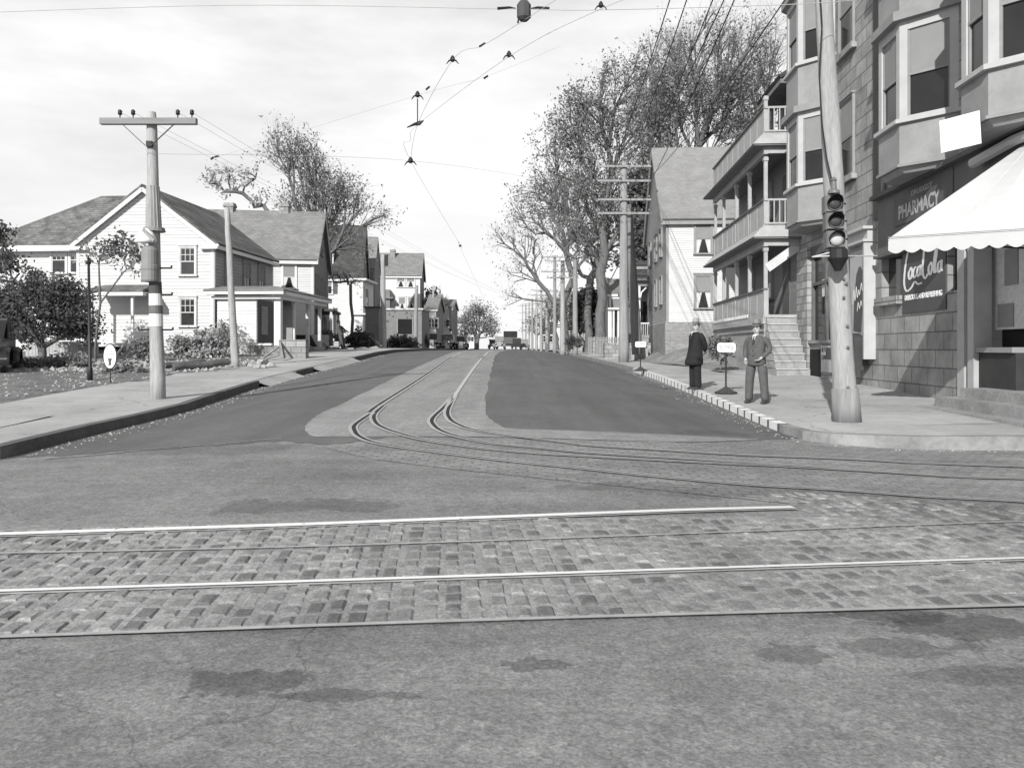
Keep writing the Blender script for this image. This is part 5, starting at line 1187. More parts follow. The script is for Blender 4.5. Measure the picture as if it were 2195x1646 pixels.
# trolley wires: fine lines following the tracks, with hangers and span wires
Yt = 14.0
HG = [(895, 205, 20), (1091, 118, 13), (970, 128, 15.5), (880, 345, 27), (1288, 14, 11)]
def cw(pl, lab, r=.0045, mat=greyw): 
    m = MB(); P = catmull3([W(*p) for p in pl]); m.tube(P, r, 4, cap=False); return tag(m.build('trolley_wire', mat, fix=False), lab, 'wire', 'trolley wires above the tracks')
def catmull3(P, n=8):
    o = []
    for i in range(len(P)-1):
        a = P[max(0, i-1)]; b = P[i]; c = P[i+1]; d = P[min(len(P)-1, i+2)]
        for k in range(n):
            t = k/n; o.append(.5*((2*b)+(c-a)*t+(2*a-5*b+4*c-d)*t*t+(3*b-a-3*c+d)*t**3))
    o.append(P[-1]); return o
cw([(1085,750,220),(1060,690,90),(993,545,40),(988,528,37),(880,345,22.5),(880,300,20),(895,268,18.5),(1091,122,13.5),(1288,20,11.5),(1500,-60,10.5)], 'trolley wire rising from the street end and bending right at the hangers')
cw([(880,345,22.5),(895,268,18.5),(970,130,14.5),(1035,98,13.5),(1122,45,12),(1300,-70,10.5)], 'trolley wire curving under the hanging dark box')
cw([(-100,30,13),(500,12,12.5),(1090,20,12),(1290,22,12),(1700,10,12.5),(1900,-5,13)], 'long span wire across the top of the view', .006)
cw([(340,330,17),(880,345,22.5),(1180,390,34),(1330,430,42)], 'span wire sagging from the left pole past the lower hanger', .004)
cw([(460,339,26),(895,205,18.5),(1040,165,18),(1200,100,18)], 'span wire through the upper hangers', .004)
for k, (px, py, Y, lab) in enumerate(((895,204,18.5,'trolley hanger above the dangling rod'), (1091,118,13.5,'trolley hanger nearest the elm tops'), (970,128,14.5,'trolley hanger with two spread wings left of the nearest one'), (880,345,22.5,'lowest trolley hanger above the slanting wire'), (1288,12,11.5,'trolley hanger on the top span wire right of the hanging box'))):
    c = W(px, py, Y); q_ = Y/FPX; t = thing('trolley_hanger', c, lab, 'wire hanger', 'trolley wire hangers')
    m = MB(); m.lathe(c-Zup*5*q_, [(3*q_,0),(5.5*q_,3*q_),(5*q_,8*q_),(2*q_,13*q_)], 10); m.build('bell', hood, t)
    for e in (-1, 1):
        m = MB(); m.tube([c, c+Vector((e*8*q_, 0, -3*q_)), c+Vector((e*13*q_, 0, -10*q_))], [2.4*q_, 1.6*q_, .8*q_], 6); m.build('arm', hood, t)
t = thing('trolley_frog', W(893, 266, 18.5), 'dark pointed casting hanging on a thin rod below the hanger', 'wire fitting'); q_ = 18.5/FPX
m = MB(); m.tube([W(895,212,18.5), W(895,262,18.5)], [1.2*q_]*2, 6); m.build('rod', hood, t)
m = MB(); m.tube([W(872,274,18.5), W(888,267,18.5), W(898,265,18.5), W(908,259,18.5)], [1*q_, 3*q_, 5*q_, 1.2*q_], 6); m.build('casting', hood, t)
for a, b, Y, lab in (((1027,101),(1040,93),13.5,'small dark rod insulator beneath the hanging dark box'), ((913,193),(921,186),18.5,'small insulator just right of the hanger with the dangling rod'), ((1037,169),(1046,163),18,'small insulator midway between the two upper hangers'), ((452,342),(458,337),26,'left one of the paired insulators right of the short left crossarm'), ((460,337),(469,335),26,'right one of the paired insulators right of the short left crossarm'), ((984,528),(989,526),37,'tiny insulator low on the slanting trolley wire')):
    m = MB(); m.tube([W(*a, Y), W(*b, Y)], 2.2*Y/FPX, 6); tag(m.build('strain_insulator', hood), lab, 'insulator', 'strain insulators on the overhead wires')
t = thing('hanging_signal', W(1122, 20, 12), 'blurred dark box hanging from the top span wire', 'hanging signal'); q_ = 12/FPX
m = MB(); c = W(1123, 24, 12); m.lathe(c-Zup*21*q_, [(9*q_,0),(15*q_,6*q_),(15*q_,34*q_),(10*q_,41*q_)], 8); m.build('housing', M('hanging_box_paint', .06, .2, 4), t)
for e in (-1, 1):
    m = MB(); m.tube([W(1122+e*16, 19, 12), W(1122+e*30, 17, 12), W(1122+e*56, 19, 12)], [1.2*q_, 2.6*q_, 3.0*q_], 6); m.build('strain_insulator', hood, t)
m = MB(); m.tube([W(1112,40,12), W(1110,50,12)], 2*q_, 6); m.build('lower_pin', hood, t)
# ------------------------------------------------------------ trees
def tree(name, label, base, fork, clumps, cat='tree', group=None, npts=260, bf=.35, r0=.3, leaf=None, nleaf=6000, lsz=.16, seed=1, barkm=bark, twigs=5, twl=.7, droop=.0, leafr=.5, trunks=None, tip=.012, lclump=None):
    """trunk and limbs grown towards points spread through the crown, leaves set round the twigs"""
    q = np.random.default_rng(seed); base = np.array(base, float); fork = np.array(fork, float)
    w_ = np.array([c[1][0]*c[1][1]*c[1][2] for c in clumps])**.7; w_ = w_/w_.sum(); pts = []
    for c, n in zip(clumps, np.maximum(6, (w_*npts).astype(int))):
        d = q.normal(size=(n,3)); d /= np.linalg.norm(d, axis=1)[:,None]; rr = q.random(n)[:,None]**.45
        pts.append(np.array(c[0])+d*rr*np.array(c[1]))
    pts = np.concatenate(pts)
    nodes = [base-np.array([0,0,.4]), base+(fork-base)*.33+q.normal(size=3)*.05, base+(fork-base)*.66+q.normal(size=3)*.08, fork]; par = [-1,0,1,2]; pl = [0,1,2,3.]
    extra = trunks or []
    order = np.argsort(np.linalg.norm(pts-fork, axis=1)); 
    for i in order:
        p = pts[i]; A = np.array(nodes); dist = np.linalg.norm(A-p, axis=1); cost = dist+bf*np.array(pl)+np.maximum(0, A[:,2]-p[2])*1.2; cost[:3] += 1e6
        k = int(np.argmin(cost)); d = dist[k]; steps = max(1, int(d/1.1)); prev = k; a = A[k]
        bend = q.normal(size=3)*.07*d
        for s in range(1, steps+1):
            t = s/steps; pos = a+(p-a)*t+bend*math.sin(math.pi*t)+np.array([0,0,.10*d*math.sin(math.pi*t)]); nodes.append(pos); par.append(prev); pl.append(pl[prev]+d/steps); prev = len(nodes)-1
    n = len(nodes); cnt = np.zeros(n); kids = [[] for _ in range(n)]
    for i in range(1, n): kids[par[i]].append(i)
    for i in range(n-1, 0, -1):
        if not kids[i]: cnt[i] = 1
        cnt[par[i]] += cnt[i]
    rad = tip+(r0-tip)*(cnt/cnt[3])**.52; rad[0] = r0*1.35; rad[1] = r0*1.08; rad[2] = r0
    root = thing(name, tuple(base), label, cat, group); m = MB()
    N_ = [Vector(x) for x in nodes]
    done = set()
    for i in range(1, n):
        pa = par[i]; main = max(kids[pa], key=lambda j: cnt[j])
        if main == i and pa != 0: continue
        path = [N_[pa], N_[i]]; rs = [min(rad[pa], rad[i]*1.15), rad[i]]; k = i
        while kids[k]:
            k = max(kids[k], key=lambda j: cnt[j]); path.append(N_[k]); rs.append(rad[k])
        m.tube(path, rs, 8 if rs[0] > .08 else (5 if rs[0] > .03 else 4), cap=False)
    tips = [i for i in range(4, n) if cnt[i] <= 3]
    ends = []
    for i in tips:
        for _ in range(twigs if not kids[i] else max(1, twigs//3)):
            d0 = np.array(nodes[i])-np.array(nodes[par[i]]); d0 /= (np.linalg.norm(d0)+1e-6); d1 = d0+q.normal(size=3)*.6+np.array([0,0,-droop]); d1 /= np.linalg.norm(d1)
            L_ = twl*q.uniform(.5, 1.3); a = N_[i]; b = a+Vector(d1*L_*.5); c = b+Vector((d1+q.normal(size=3)*.3+np.array([0,0,-droop]))*L_*.5); m.tube([a, b, c], [tip*.8, tip*.6, tip*.3], 3, cap=False); ends += [b, c]
    m.build('trunk', barkm, root, smooth=True, fix=False)
    if leaf and nleaf:
        E_ = np.array([tuple(e) for e in ends]) if ends else np.array(nodes[4:]); 
        # uneven clumping: some twigs carry many leaves, some few
        wt = q.random(len(E_))**2.2+.04
        if lclump: wt *= np.array([lclump(e) for e in E_])
        wt /= wt.sum(); idx = q.choice(len(E_), nleaf, p=wt); c = E_[idx]+q.normal(size=(nleaf,3))*leafr*np.array([1,1,.8])*q.random((nleaf,1))**.5*.6
        a1 = q.normal(size=(nleaf,3)); a1 /= np.linalg.norm(a1, axis=1)[:,None]; a2 = np.cross(a1, q.normal(size=(nleaf,3))); a2 /= np.linalg.norm(a2, axis=1)[:,None]
        sz = lsz*q.uniform(.6, 1.3, (nleaf,1)); V = np.stack([c-a1*sz, c+a2*sz*.55, c+a1*sz, c-a2*sz*.55], 1).reshape(-1,3)-np.array(base)
        me = bpy.data.meshes.new('crown'); me.from_pydata(V.tolist(), [], [(4*i,4*i+1,4*i+2,4*i+3) for i in range(nleaf)]); me.materials.append(leaf); o = bpy.data.objects.new('crown', me); C.objects.link(o); o.parent = root
    return root
def cl(px, py, rx, ry, Y, dy=None):     # a crown clump measured in the photograph
    k = Y/FPX; return (tuple(W(px, py, Y)), (rx*k, (dy or (rx+ry)*.5*k*.8), ry*k))
Yv = 64
tree('elm_tree', 'large elm with dense leaves over the four armed pole', W(1287,748,Yv), W(1292,640,Yv), [cl(1300,250,110,80,Yv), cl(1230,330,90,80,Yv), cl(1380,330,90,110,Yv), cl(1180,420,70,50,Yv), cl(1290,430,90,70,Yv), cl(1240,230,50,30,Yv), cl(1370,170,90,60,Yv), cl(1215,280,50,40,Yv), cl(1360,460,60,50,Yv), cl(1240,500,50,40,Yv)],
     npts=560, r0=.4, leaf=leafm, nleaf=14500, lsz=.12, seed=3, twigs=7, twl=1.4, leafr=.6, bf=1.0)
Yv = 58
tree('elm_tree', 'tallest elm rising behind the clapboard house roof', W(1490,745,Yv), W(1500,560,Yv), [cl(1500,200,110,110,Yv), cl(1600,180,80,110,Yv), cl(1410,250,60,80,Yv), cl(1540,90,110,60,Yv), cl(1640,110,50,70,Yv), cl(1440,120,70,60,Yv), cl(1420,340,60,60,Yv), cl(1580,280,80,50,Yv)],
     npts=560, r0=.42, leaf=leafm, nleaf=12000, lsz=.115, seed=5, twigs=8, twl=1.6, leafr=.6, bf=1.0, lclump=lambda e: 1.0 if EYE+(HY-150)*58/FPX > e[2] else .15)
Yv = 90
tree('elm_tree', 'mostly bare spreading elm with branches curving over the street', W(1213,752,Yv), W(1205,650,Yv), [cl(1100,510,50,30,Yv), cl(1150,470,60,50,Yv), cl(1110,580,35,30,Yv), cl(1200,480,60,60,Yv), cl(1260,500,60,60,Yv), cl(1140,540,45,40,Yv), cl(1190,400,60,40,Yv), cl(1100,640,22,16,Yv)],
     npts=260, r0=.45, leaf=leafm, nleaf=2200, lsz=.13, seed=8, twigs=8, twl=1.7, leafr=.9, bf=.7)
Yv = 76
tree('elm_tree', 'elm with forked bare limbs just left of the four armed pole', W(1262,750,Yv), W(1262,640,Yv), [cl(1250,540,40,70,Yv), cl(1300,540,45,70,Yv), cl(1210,470,50,60,Yv), cl(1330,480,40,60,Yv), cl(1270,420,60,60,Yv)],
     npts=200, r0=.36, leaf=leafm, nleaf=2600, lsz=.18, seed=11, twigs=5, twl=1.2, leafr=.9, bf=.25)
Yv = 56
tree('dense_tree', 'dark dense tree between the dark leaning pole and clapboard house', W(1385,740,Yv), W(1382,690,Yv), [cl(1380,520,30,90,Yv), cl(1372,420,30,50,Yv), cl(1385,610,22,50,Yv)], npts=120, r0=.4, leaf=leafd, nleaf=8000, lsz=.17, seed=12, twigs=4, leafr=.9)
Yv = 78
tree('evergreen_bush', 'dark rounded evergreen bush behind the bare pale pole', W(1255,752,Yv), W(1255,735,Yv), [cl(1252,690,30,38,Yv), cl(1285,700,28,36,Yv), cl(1258,648,22,24,Yv)], cat='bush', npts=130, r0=.2, leaf=leafd, nleaf=9000, lsz=.17, seed=13, twigs=4, leafr=.6)
Yv = 130
tree('distant_tree', 'bare bushy tree at the far left end of the street', W(1022,750,Yv), W(1024,725,Yv), [cl(1020,690,28,35,Yv), cl(1045,705,18,25,Yv), cl(1000,705,14,25,Yv), cl(1030,668,16,14,Yv)], npts=200, r0=.3, leaf=leafm, nleaf=2600, lsz=.17, seed=14, twigs=7, twl=1.3, leafr=1, tip=.02)
Yv = 110
tree('distant_tree', 'small leafy tree in front of the far pale houses', W(915,750,Yv), W(918,725,Yv), [cl(915,690,14,20,Yv), cl(935,660,10,20,Yv), cl(925,650,12,22,Yv)], npts=90, r0=.2, leaf=leafm, nleaf=2200, lsz=.2, seed=15, twigs=5, twl=1, leafr=.8)
for k, (px, r_, h_, Y, lab) in enumerate(((1175, 12, 60, 140, 'bare thin tree among the distant right poles'), (1150, 12, 45, 165, 'bare thin tree beyond the distant right poles'), (1195, 12, 70, 120, 'bare tree with reaching twigs behind the two armed pole'))):
    tree('distant_tree', lab, W(px,752,Y), W(px,752-h_*.35,Y), [cl(px, 752-h_*1.2, r_*1.5, h_*.6, Y)], npts=60, r0=.25, leaf=leafm, nleaf=500, lsz=.2, seed=30+k, twigs=7, twl=1.6, tip=.02)
# left side
Yv = 67
tree('elm_tree', 'leaning elm rising behind the two chimney house on the left', W(700,745,Yv), W(690,560,Yv), [cl(620,330,50,40,Yv), cl(660,350,50,50,Yv), cl(690,420,60,60,Yv), cl(740,430,50,50,Yv), cl(790,470,40,22,Yv), cl(600,290,25,18,Yv), cl(650,440,50,40,Yv), cl(745,520,30,30,Yv), cl(700,480,40,40,Yv)],
     npts=330, r0=.38, leaf=leafm, nleaf=4600, lsz=.12, seed=21, twigs=6, twl=1.4, leafr=.6, bf=1.0)
m = MB(); P = [W(*p) for p in ((604,462,60),(585,450,60),(560,436,60),(533,424,60),(510,404,60),(480,390,60),(462,380,60))]; m.tube(P, [.12,.11,.1,.09,.07,.05,.03], 6)
q_ = random.Random(4)
for k in range(46):
    a = P[q_.randrange(2, 7)]; d = Vector((q_.uniform(-1.6,.9), q_.uniform(-.6,.6), q_.uniform(-1.0,1.0))); m.tube([a, a+d*.5+Vector((0,0,.1)), a+d], [.02,.012,.006], 3, cap=False)
lb_ = tree('slender_tree', 'slender tree with one long bare branch over the two chimney house', W(612,745,60), W(608,520,60), [cl(470,385,30,18,60), cl(500,405,30,14,60), cl(560,440,25,14,60), cl(540,380,20,12,60)], npts=40, r0=.16, leaf=leafp, nleaf=700, lsz=.12, seed=22, twigs=5, twl=.9, bf=.05, barkm=bark)
Yv = 62
tree('young_tree', 'young tree with slanting limbs before the shuttered white house', W(755,748,Yv), W(752,650,Yv), [cl(720,600,12,12,Yv), cl(735,590,14,12,Yv), cl(750,600,14,14,Yv), cl(715,590,12,8,Yv)], npts=34, r0=.12, leaf=leafp, nleaf=260, lsz=.1, seed=23, twigs=4, twl=.6, bf=.1, barkm=barkl)
Yv = 31
tree('leafy_shrub_tree', 'big dark leafy tree filling the left edge before the house wing', W(95,800,Yv), W(90,745,Yv), [cl(60,655,70,50,Yv), cl(130,665,55,48,Yv), cl(10,575,32,40,Yv), cl(40,700,60,30,Yv), cl(150,690,42,30,Yv), cl(-10,520,28,25,Yv), cl(75,605,25,15,Yv), cl(100,712,85,18,Yv)],
     npts=300, r0=.16, leaf=leafd, nleaf=17000, lsz=.075, seed=24, twigs=5, twl=.5, leafr=.4, tip=.006)
tree('small_tree', 'thin tree with sparse drooping leaves in front of the white gable', W(205,800,30), W(215,650,30), [cl(240,540,50,22,30), cl(280,560,30,26,30), cl(215,560,30,22,30), cl(300,545,16,16,30)], npts=80, r0=.045, leaf=leafm, nleaf=650, lsz=.09, seed=25, twigs=4, twl=.5, leafr=.3, tip=.006, barkm=bark)
Yv = 33
tree('dry_shrub', 'pale dry shrub with dead leaves between banded pole and leaning pole', W(425,775,Yv), W(425,768,Yv), [cl(400,740,36,16,Yv), cl(450,733,34,20,Yv), cl(430,758,50,12,Yv), cl(472,714,18,10,Yv)], cat='shrub', npts=150, r0=.02, leaf=leafp, nleaf=3600, lsz=.085, seed=26, twigs=3, twl=.3, leafr=.25, tip=.004, barkm=barkl)
for k, (px, py, rx, ry, Y, lab) in enumerate(((310,752,12,14,30,'dark vine covered shrub beside the wing porch steps'), (85,795,35,16,27,'low weedy clump behind the old car at left'), (150,790,35,20,27,'low weedy clump left of the iron post'), (270,808,40,9,24,'weedy clump behind the oval sign'), (1545,752,14,16,30,'small bush at the foot of the tenement porch'), (1352,735,10,22,50,'bush beside the porch steps'), (1230,735,14,14,66,'low bush at the foot of the bare pale pole'))):
    tree('low_shrub', lab, W(px,py+ry,Y), W(px,py+ry*.7,Y), [cl(px,py,rx,ry,Y)], cat='shrub', npts=70, r0=.03, leaf=leafd if k > 4 else leafm, nleaf=2600 if k > 3 else 1500, lsz=.07, seed=40+k, twigs=3, twl=.3, leafr=.2, tip=.004)
#PART5
# ------------------------------------------------------------ vehicles
def wheel(parent, c, ax, r=.38, w=.15):
    c = Vector(c); ax = Vector(ax).normalized(); h = bpy.data.objects.new('wheel', None); C.objects.link(h); h.parent = parent; h.location = c-wloc(parent)
    m = MB(); m.lathe(c-ax*w/2, [(r*.68,0),(r*.93,.01),(r,w*.3),(r,w*.7),(r*.93,w-.01),(r*.68,w)], 20, ax); m.build('tyre', rubber, h)
    m = MB(); m.lathe(c-ax*w*.35, [(r*.2,0),(r*.66,.02),(r*.66,w*.6),(r*.2,w*.72),(r*.12,w*.8)], 16, ax); m.build('rim', carlite, h)
def car(name, loc, ang, label, cat='car', paint=cardark, group=None, lightf=False):
    """1930s sedan, nose towards local -v"""
    a = R(ang); u = Vector((math.cos(a), math.sin(a), 0)); v = Vector((-math.sin(a), math.cos(a), 0)); O = Vector(loc)
    t = thing(name, tuple(O), label, cat, group); q = lambda x, y, z: O+u*x+v*y+Zup*z
    prof = [(-.0,.5),(0,1.02),(1.05,1.12),(1.3,1.68),(1.55,1.76),(2.9,1.76),(3.35,1.62),(3.55,1.1),(3.6,.5)]   # side outline from radiator to tail
    m = MB(); ws = [.30,.33,.55,.62,.6,.6,.56,.62,.6]
    n = len(prof); 
    secs = []
    for (y, z), w_ in zip(prof, ws): secs.append((y, z, w_))
    L_ = [q(-w_, y, z) for y, z, w_ in secs]; R_ = [q(w_, y, z) for y, z, w_ in secs]
    m.poly(L_); m.poly(R_[::-1])
    for i in range(n): j = (i+1) % n; m.poly([L_[i], R_[i], R_[j], L_[j]])
    b = m.build('body', paint, t)
    bv = b.modifiers.new('bevel', 'BEVEL'); bv.width = .07; bv.segments = 3
    m = MB(); m.hexa([q(-.27,-.06,.45),q(.27,-.06,.45),q(.27,.02,.45),q(-.27,.02,.45)], [q(-.25,-.03,1.05),q(.25,-.03,1.05),q(.25,.03,1.05),q(-.25,.03,1.05)]); m.build('radiator', chrome, t)
    m = MB(); m.hexa([q(-.5,1.08,1.14),q(.5,1.08,1.14),q(.5,1.1,1.13),q(-.5,1.1,1.13)], [q(-.5,1.27,1.6),q(.5,1.27,1.6),q(.5,1.29,1.6),q(-.5,1.29,1.6)]); m.build('windshield', M('car_glass', .25, .1, 3, .1, spec=.6), t)
    for e in (-1, 1):
        m = MB()
        for y0, y1 in ((1.5,2.2),(2.3,3.05)): m.hexa([q(e*.605,y0,1.14),q(e*.625,y0,1.14),q(e*.625,y1,1.14),q(e*.605,y1,1.14)], [q(e*.585,y0,1.6),q(e*.605,y0,1.6),q(e*.605,y1,1.6),q(e*.585,y1,1.6)])
        m.build('side_window', glassd, t)
        for yc in (.35, 2.95):
            m = MB(); k = 10; prev = None
            for i in range(k+1):
                th = math.pi*(-.05+1.1*i/k); row = [q(e*(.5+.34*s), yc-.52*math.cos(th), .36+.50*math.sin(th)-(.06 if s in (0,1) else 0)) for s in (0,.25,.75,1)]
                if prev:
                    for z in range(3): m.poly([prev[z], prev[z+1], row[z+1], row[z]])
                prev = row
            m.build('fender', paint, t, smooth=True, fix=False); wheel(t, q(e*.66, yc, .37), u*e)
        m = MB(); m.hexa([q(e*.58,.85,.36),q(e*.84,.85,.36),q(e*.84,2.45,.36),q(e*.58,2.45,.36)], [q(e*.58,.85,.42),q(e*.84,.85,.42),q(e*.84,2.45,.42),q(e*.58,2.45,.42)]); m.build('running_board', paint, t)
        m = MB(); m.lathe(q(e*.42,.12,.86), [(.04,0),(.1,-.06),(.12,-.2),(.11,-.24),(.01,-.25)][::1], 14, v); hl = m.build('headlight', chrome, t, smooth=True)
        m = MB(); m.lathe(q(e*.42,-.115,.86), [(.1,0),(.09,-.02),(.02,-.035)], 14, v); m.build('lens', M('pale_lens', .62), hl)
    m = MB(); m.tube([q(-.8,-.32,.48), q(-.3,-.38,.48), q(.3,-.38,.48), q(.8,-.32,.48)], .045, 8); m.build('bumper', chrome, t, smooth=True)
    return t
def gY(px, Y, up=0): x = (px-CX)*Y/FPX; return (x, Y, G(x, Y)+up)
car('parked_car', (W(922,0,82).x+.3, 80, 1.4), 6, 'dark sedan parked at the left kerb, its windscreen pale', group='cars along the street')
car('parked_car', (W(957,0,86).x, 84, 1.4), -4, 'dark sedan with round headlights parked right of the pale windscreened sedan', group='cars along the street')
car('parked_car', (W(990,0,100).x, 98, 1.4), 0, 'darker car furthest back at the left kerb, behind the white lamp pole', group='cars along the street')
car('approaching_car', (W(1070,0,104).x, 104, 1.41), 0, 'oncoming car with pale front and round lamps in the middle of the street', paint=carlite, group='cars along the street')
car('approaching_car', (W(1058,0,135).x, 135, 1.41), 4, 'small dark car just behind the pale oncoming car', group='cars along the street')
car('parked_car', (W(1125,0,128).x, 133, 1.35), 180, 'boxy grey car seen from behind, right of the tall truck', paint=carlite, group='cars along the street')
car('parked_car', (W(1108,0,112).x, 118, 1.36), 180, 'low dark car seen from behind in front of the tall truck', group='cars along the street')
# truck
T0 = Vector((W(1094,0,118).x, 124, 1.4)); tk = thing('truck', tuple(T0), 'tall dark box truck heading away on the right side of the street', 'truck')
m = MB(); m.box(T0.x-1.0, T0.x+1.0, T0.y-2, T0.y+2.2, T0.z+.9, T0.z+2.35); m.build('cargo_box', M('truck_paint', .1, .2, 2), tk)
m = MB(); m.box(T0.x-1.06, T0.x+1.06, T0.y-2.05, T0.y+2.25, T0.z+1.95, T0.z+2.85); m.build('canvas_top', cardark, tk)
m = MB(); m.box(T0.x-.8, T0.x+.8, T0.y+2.3, T0.y+3.6, T0.z+.6, T0.z+2.2); m.box(T0.x-.5, T0.x+.5, T0.y+3.6, T0.y+4.6, T0.z+.6, T0.z+1.4); m.build('cab', cardark, tk)
for e in (-1, 1):
    for y in (-1.1, 4.0): wheel(tk, (T0.x+e*.85, T0.y+y, T0.z+.45), (e,0,0), .45, .2)
m = MB(); m.box(T0.x-.9, T0.x+.9, T0.y-2.1, T0.y-2.0, T0.z+.5, T0.z+.7); m.build('bumper', chrome, tk)
# car at the left edge
xL = W(-22,0,24).x; car('old_car', (xL, 23.4, ZL(-14,23)+.02), 26, 'old black car with narrow tyres at the left edge before the leafy tree')
# ------------------------------------------------------------ small things on the left
sgn = thing('oval_sign', (W(235,0,20).x, 20, ZL(-10,20)+.03), 'white oval enamel sign with a dark tumbler shape on a thin post', 'sign')
cS = W(236, 764, 20); kq = 20/FPX; Po = Pl((cS.x, 20, 0), (1,.12,0), (.12,-1,0))
def oval(rx, ry, d0, d1, name, mat):
    m = MB(); r = [Po.p(rx*kq*math.cos(t), cS.z+ry*kq*math.sin(t), d0) for t in np.linspace(0, 2*math.pi, 29)[:-1]]; m.ext(r, Po.n*(d1-d0)); return m.build(name, mat, sgn)
oval(14.2, 27.5, -.01, .01, 'rim', black); oval(12.4, 25.3, .01, .016, 'face', enamel)
m = MB(); m.ext([Po.p(-4.2*kq, cS.z-4*kq, .017), Po.p(4.2*kq, cS.z-4*kq, .017), Po.p(2.4*kq, cS.z-13*kq, .017), Po.p(3.2*kq, cS.z-19*kq, .017), Po.p(-3.2*kq, cS.z-19*kq, .017), Po.p(-2.4*kq, cS.z-13*kq, .017)], Po.n*.003); m.build('tumbler_mark', signd, sgn)
text('ICE', Po, 0, cS.z+12*kq, .09, .017, gtrim, sgn); text('CREAM', Po, 0, cS.z+5*kq, .08, .017, gtrim, sgn, width=17*kq)
m = MB(); m.tube([(cS.x, 20.02, ZL(-10,20)-.1), (cS.x, 20.02, cS.z+.25)], .016, 6); m.build('post', black, sgn)
ip = thing('iron_post', (W(193,0,21).x, 21, ZL(-11,21)), 'thin dark iron post beside the oval sign', 'post')
b_ = Vector(ip.location); m = MB(); m.tube([b_-Zup*.1, b_+Zup*.35, b_+Zup*.4, W(190,560,21)], [.07,.065,.045,.032], 10); m.build('shaft', black, ip, smooth=True)
m = MB(); m.lathe(W(190,562,21), [(.05,-.06),(.07,0),(.03,.05),(.04,.1),(.005,.15)], 10); m.build('finial', black, ip)
fn = thing('board_fence', (W(58,0,34).x, 34, 1.0), 'pale board fence panel with white cap behind the old car', 'fence')
x0, x1 = W(55,0,34).x, W(172,0,34).x; zt, zb = W(0,732,34).z, W(0,778,34).z; n_ = 16
m = MB()
for k in range(n_): a = x0+(x1-x0)*k/n_; m.box(a+.005, a+(x1-x0)/n_-.008, 33.98+.004*(k % 2), 34.01, zb, zt)
m.build('boards', M('weathered_board', .34, .3, 1.5, .85), fn)
m = MB(); m.box(x0-.05, x0+1.1, 33.9, 34.1, zt, zt+.1); m.build('cap_rail', white2, fn)
m = MB(); m.box(x0+.9, x1, 33.5, 33.58, W(0,777,33.5).z-.05, W(0,777,33.5).z+.03); m.build('lower_rail', white2, fn)
for k, px in enumerate((95, 128, 165)):
    m = MB(); a = W(px,0,33.5).x; m.box(a-.05, a+.05, 33.5, 33.6, .7, W(0,774,33.5).z); m.build('fence_post', wood, fn)
gp_ = thing('stone_pier', (W(178,0,33).x, 33, 1.0), 'squat pale pier at the right end of the board fence', 'pier')
m = MB(); a = W(180,0,33); m.box(a.x-.25, a.x+.35, 33, 33.5, .7, W(0,738,33).z); m.build('shaft', M('weathered_board', .34), gp_); m = MB(); m.box(a.x-.33, a.x+.42, 32.95, 33.55, W(0,738,33).z, W(0,733,33).z); m.build('cap', white2, gp_)
# lumber by the pavement
q_ = random.Random(8); lz = ZL(-11,26)+.03
for k, (pa, pb, r, lab) in enumerate((((372,797,25.2),(490,772,26.4),.13,'thick dark timber lying along the pavement edge by the dry shrub'), ((352,786,26),(440,770,27.2),.11,'second dark timber behind the thick one'), ((400,782,26.5),(510,765,28),.09,'thinner log resting behind the dark timbers'))):
    a, b = W(*pa), W(*pb); a.z = ZL(a.x,a.y)+r+.03; b.z = ZL(b.x,b.y)+r+.12
    m = MB(); m.tube([a+(b-a)*t+Vector((0,0,.03*math.sin(t*9+k))) for t in np.linspace(0,1,7)], [r,r*.96,r,r*.93,r*.95,r*.9,r*.86], 10); tag(m.build('timber', poleO if k == 2 else M('dark_timber', .09, .4, 3, .9, .4)), lab, 'log', 'timbers by the pavement')
for k in range(16):
    px = q_.uniform(500, 600) if k > 3 else q_.uniform(425, 480); Y = q_.uniform(26.5, 30); a = W(px, 0, Y); a.z = ZL(a.x, a.y)+.03; s = q_.uniform(.08, .22)
    m = MB(); r = [Vector((math.cos(t)*s*q_.uniform(.7,1.2), math.sin(t)*s*q_.uniform(.6,1), 0)) for t in np.linspace(0, 2*math.pi, 8)[:-1]]
    m.hexa([a+x for x in r], [a+x*q_.uniform(.5,.8)+Zup*s*q_.uniform(.5,.9) for x in r]); tag(m.build('rubble_stone', M('rubble', .3, .3, 5, .9, .3)), 'rough stone in the rubble between leaning pole and entrance porch', 'stone', 'rubble stones beside the leaning pole')
# barrier planks and debris before the porch, workman and crates beyond
bp_ = thing('plank_stand', (W(600,0,33).x, 33, 1.1), 'leaning planks and low block wall in front of the entrance porch pillar', 'planks')
m = MB(); m.bar(W(560,770,31.5), W(605,738,33), .1, .05); m.bar(W(606,768,31.5), W(599,730,33), .08, .04); m.bar(W(575,766,31.5), W(598,760,31), .1, .05); m.build('plank', wood, bp_)
m = MB(); m.box(W(598,0,33).x, W(655,0,33).x, 33, 33.5, .9, W(0,728,33).z); m.build('block_wall', found, bp_)
tb_ = thing('handcart', (W(680,0,44).x, 44, 1.2), 'dark low cart with long shafts between entrance porch and working man', 'cart')
c = W(670, 735, 44); m = MB(); m.box(c.x-1.1, c.x+1.0, 43.6, 44.6, W(0,742,44).z, W(0,718,44).z); m.build('bed', M('cart_paint', .04, .3, 3, .8), tb_)
for e in (-.6, .6): wheel(tb_, (c.x+e, 43.5, W(0,745,44).z), (0,-1,0), .3, .1)
m = MB(); m.bar((c.x-1.1, 43.6, W(0,722,44).z), (c.x-1.9, 43.2, W(0,715,44).z), .06, .06); m.build('shaft', wood, tb_)
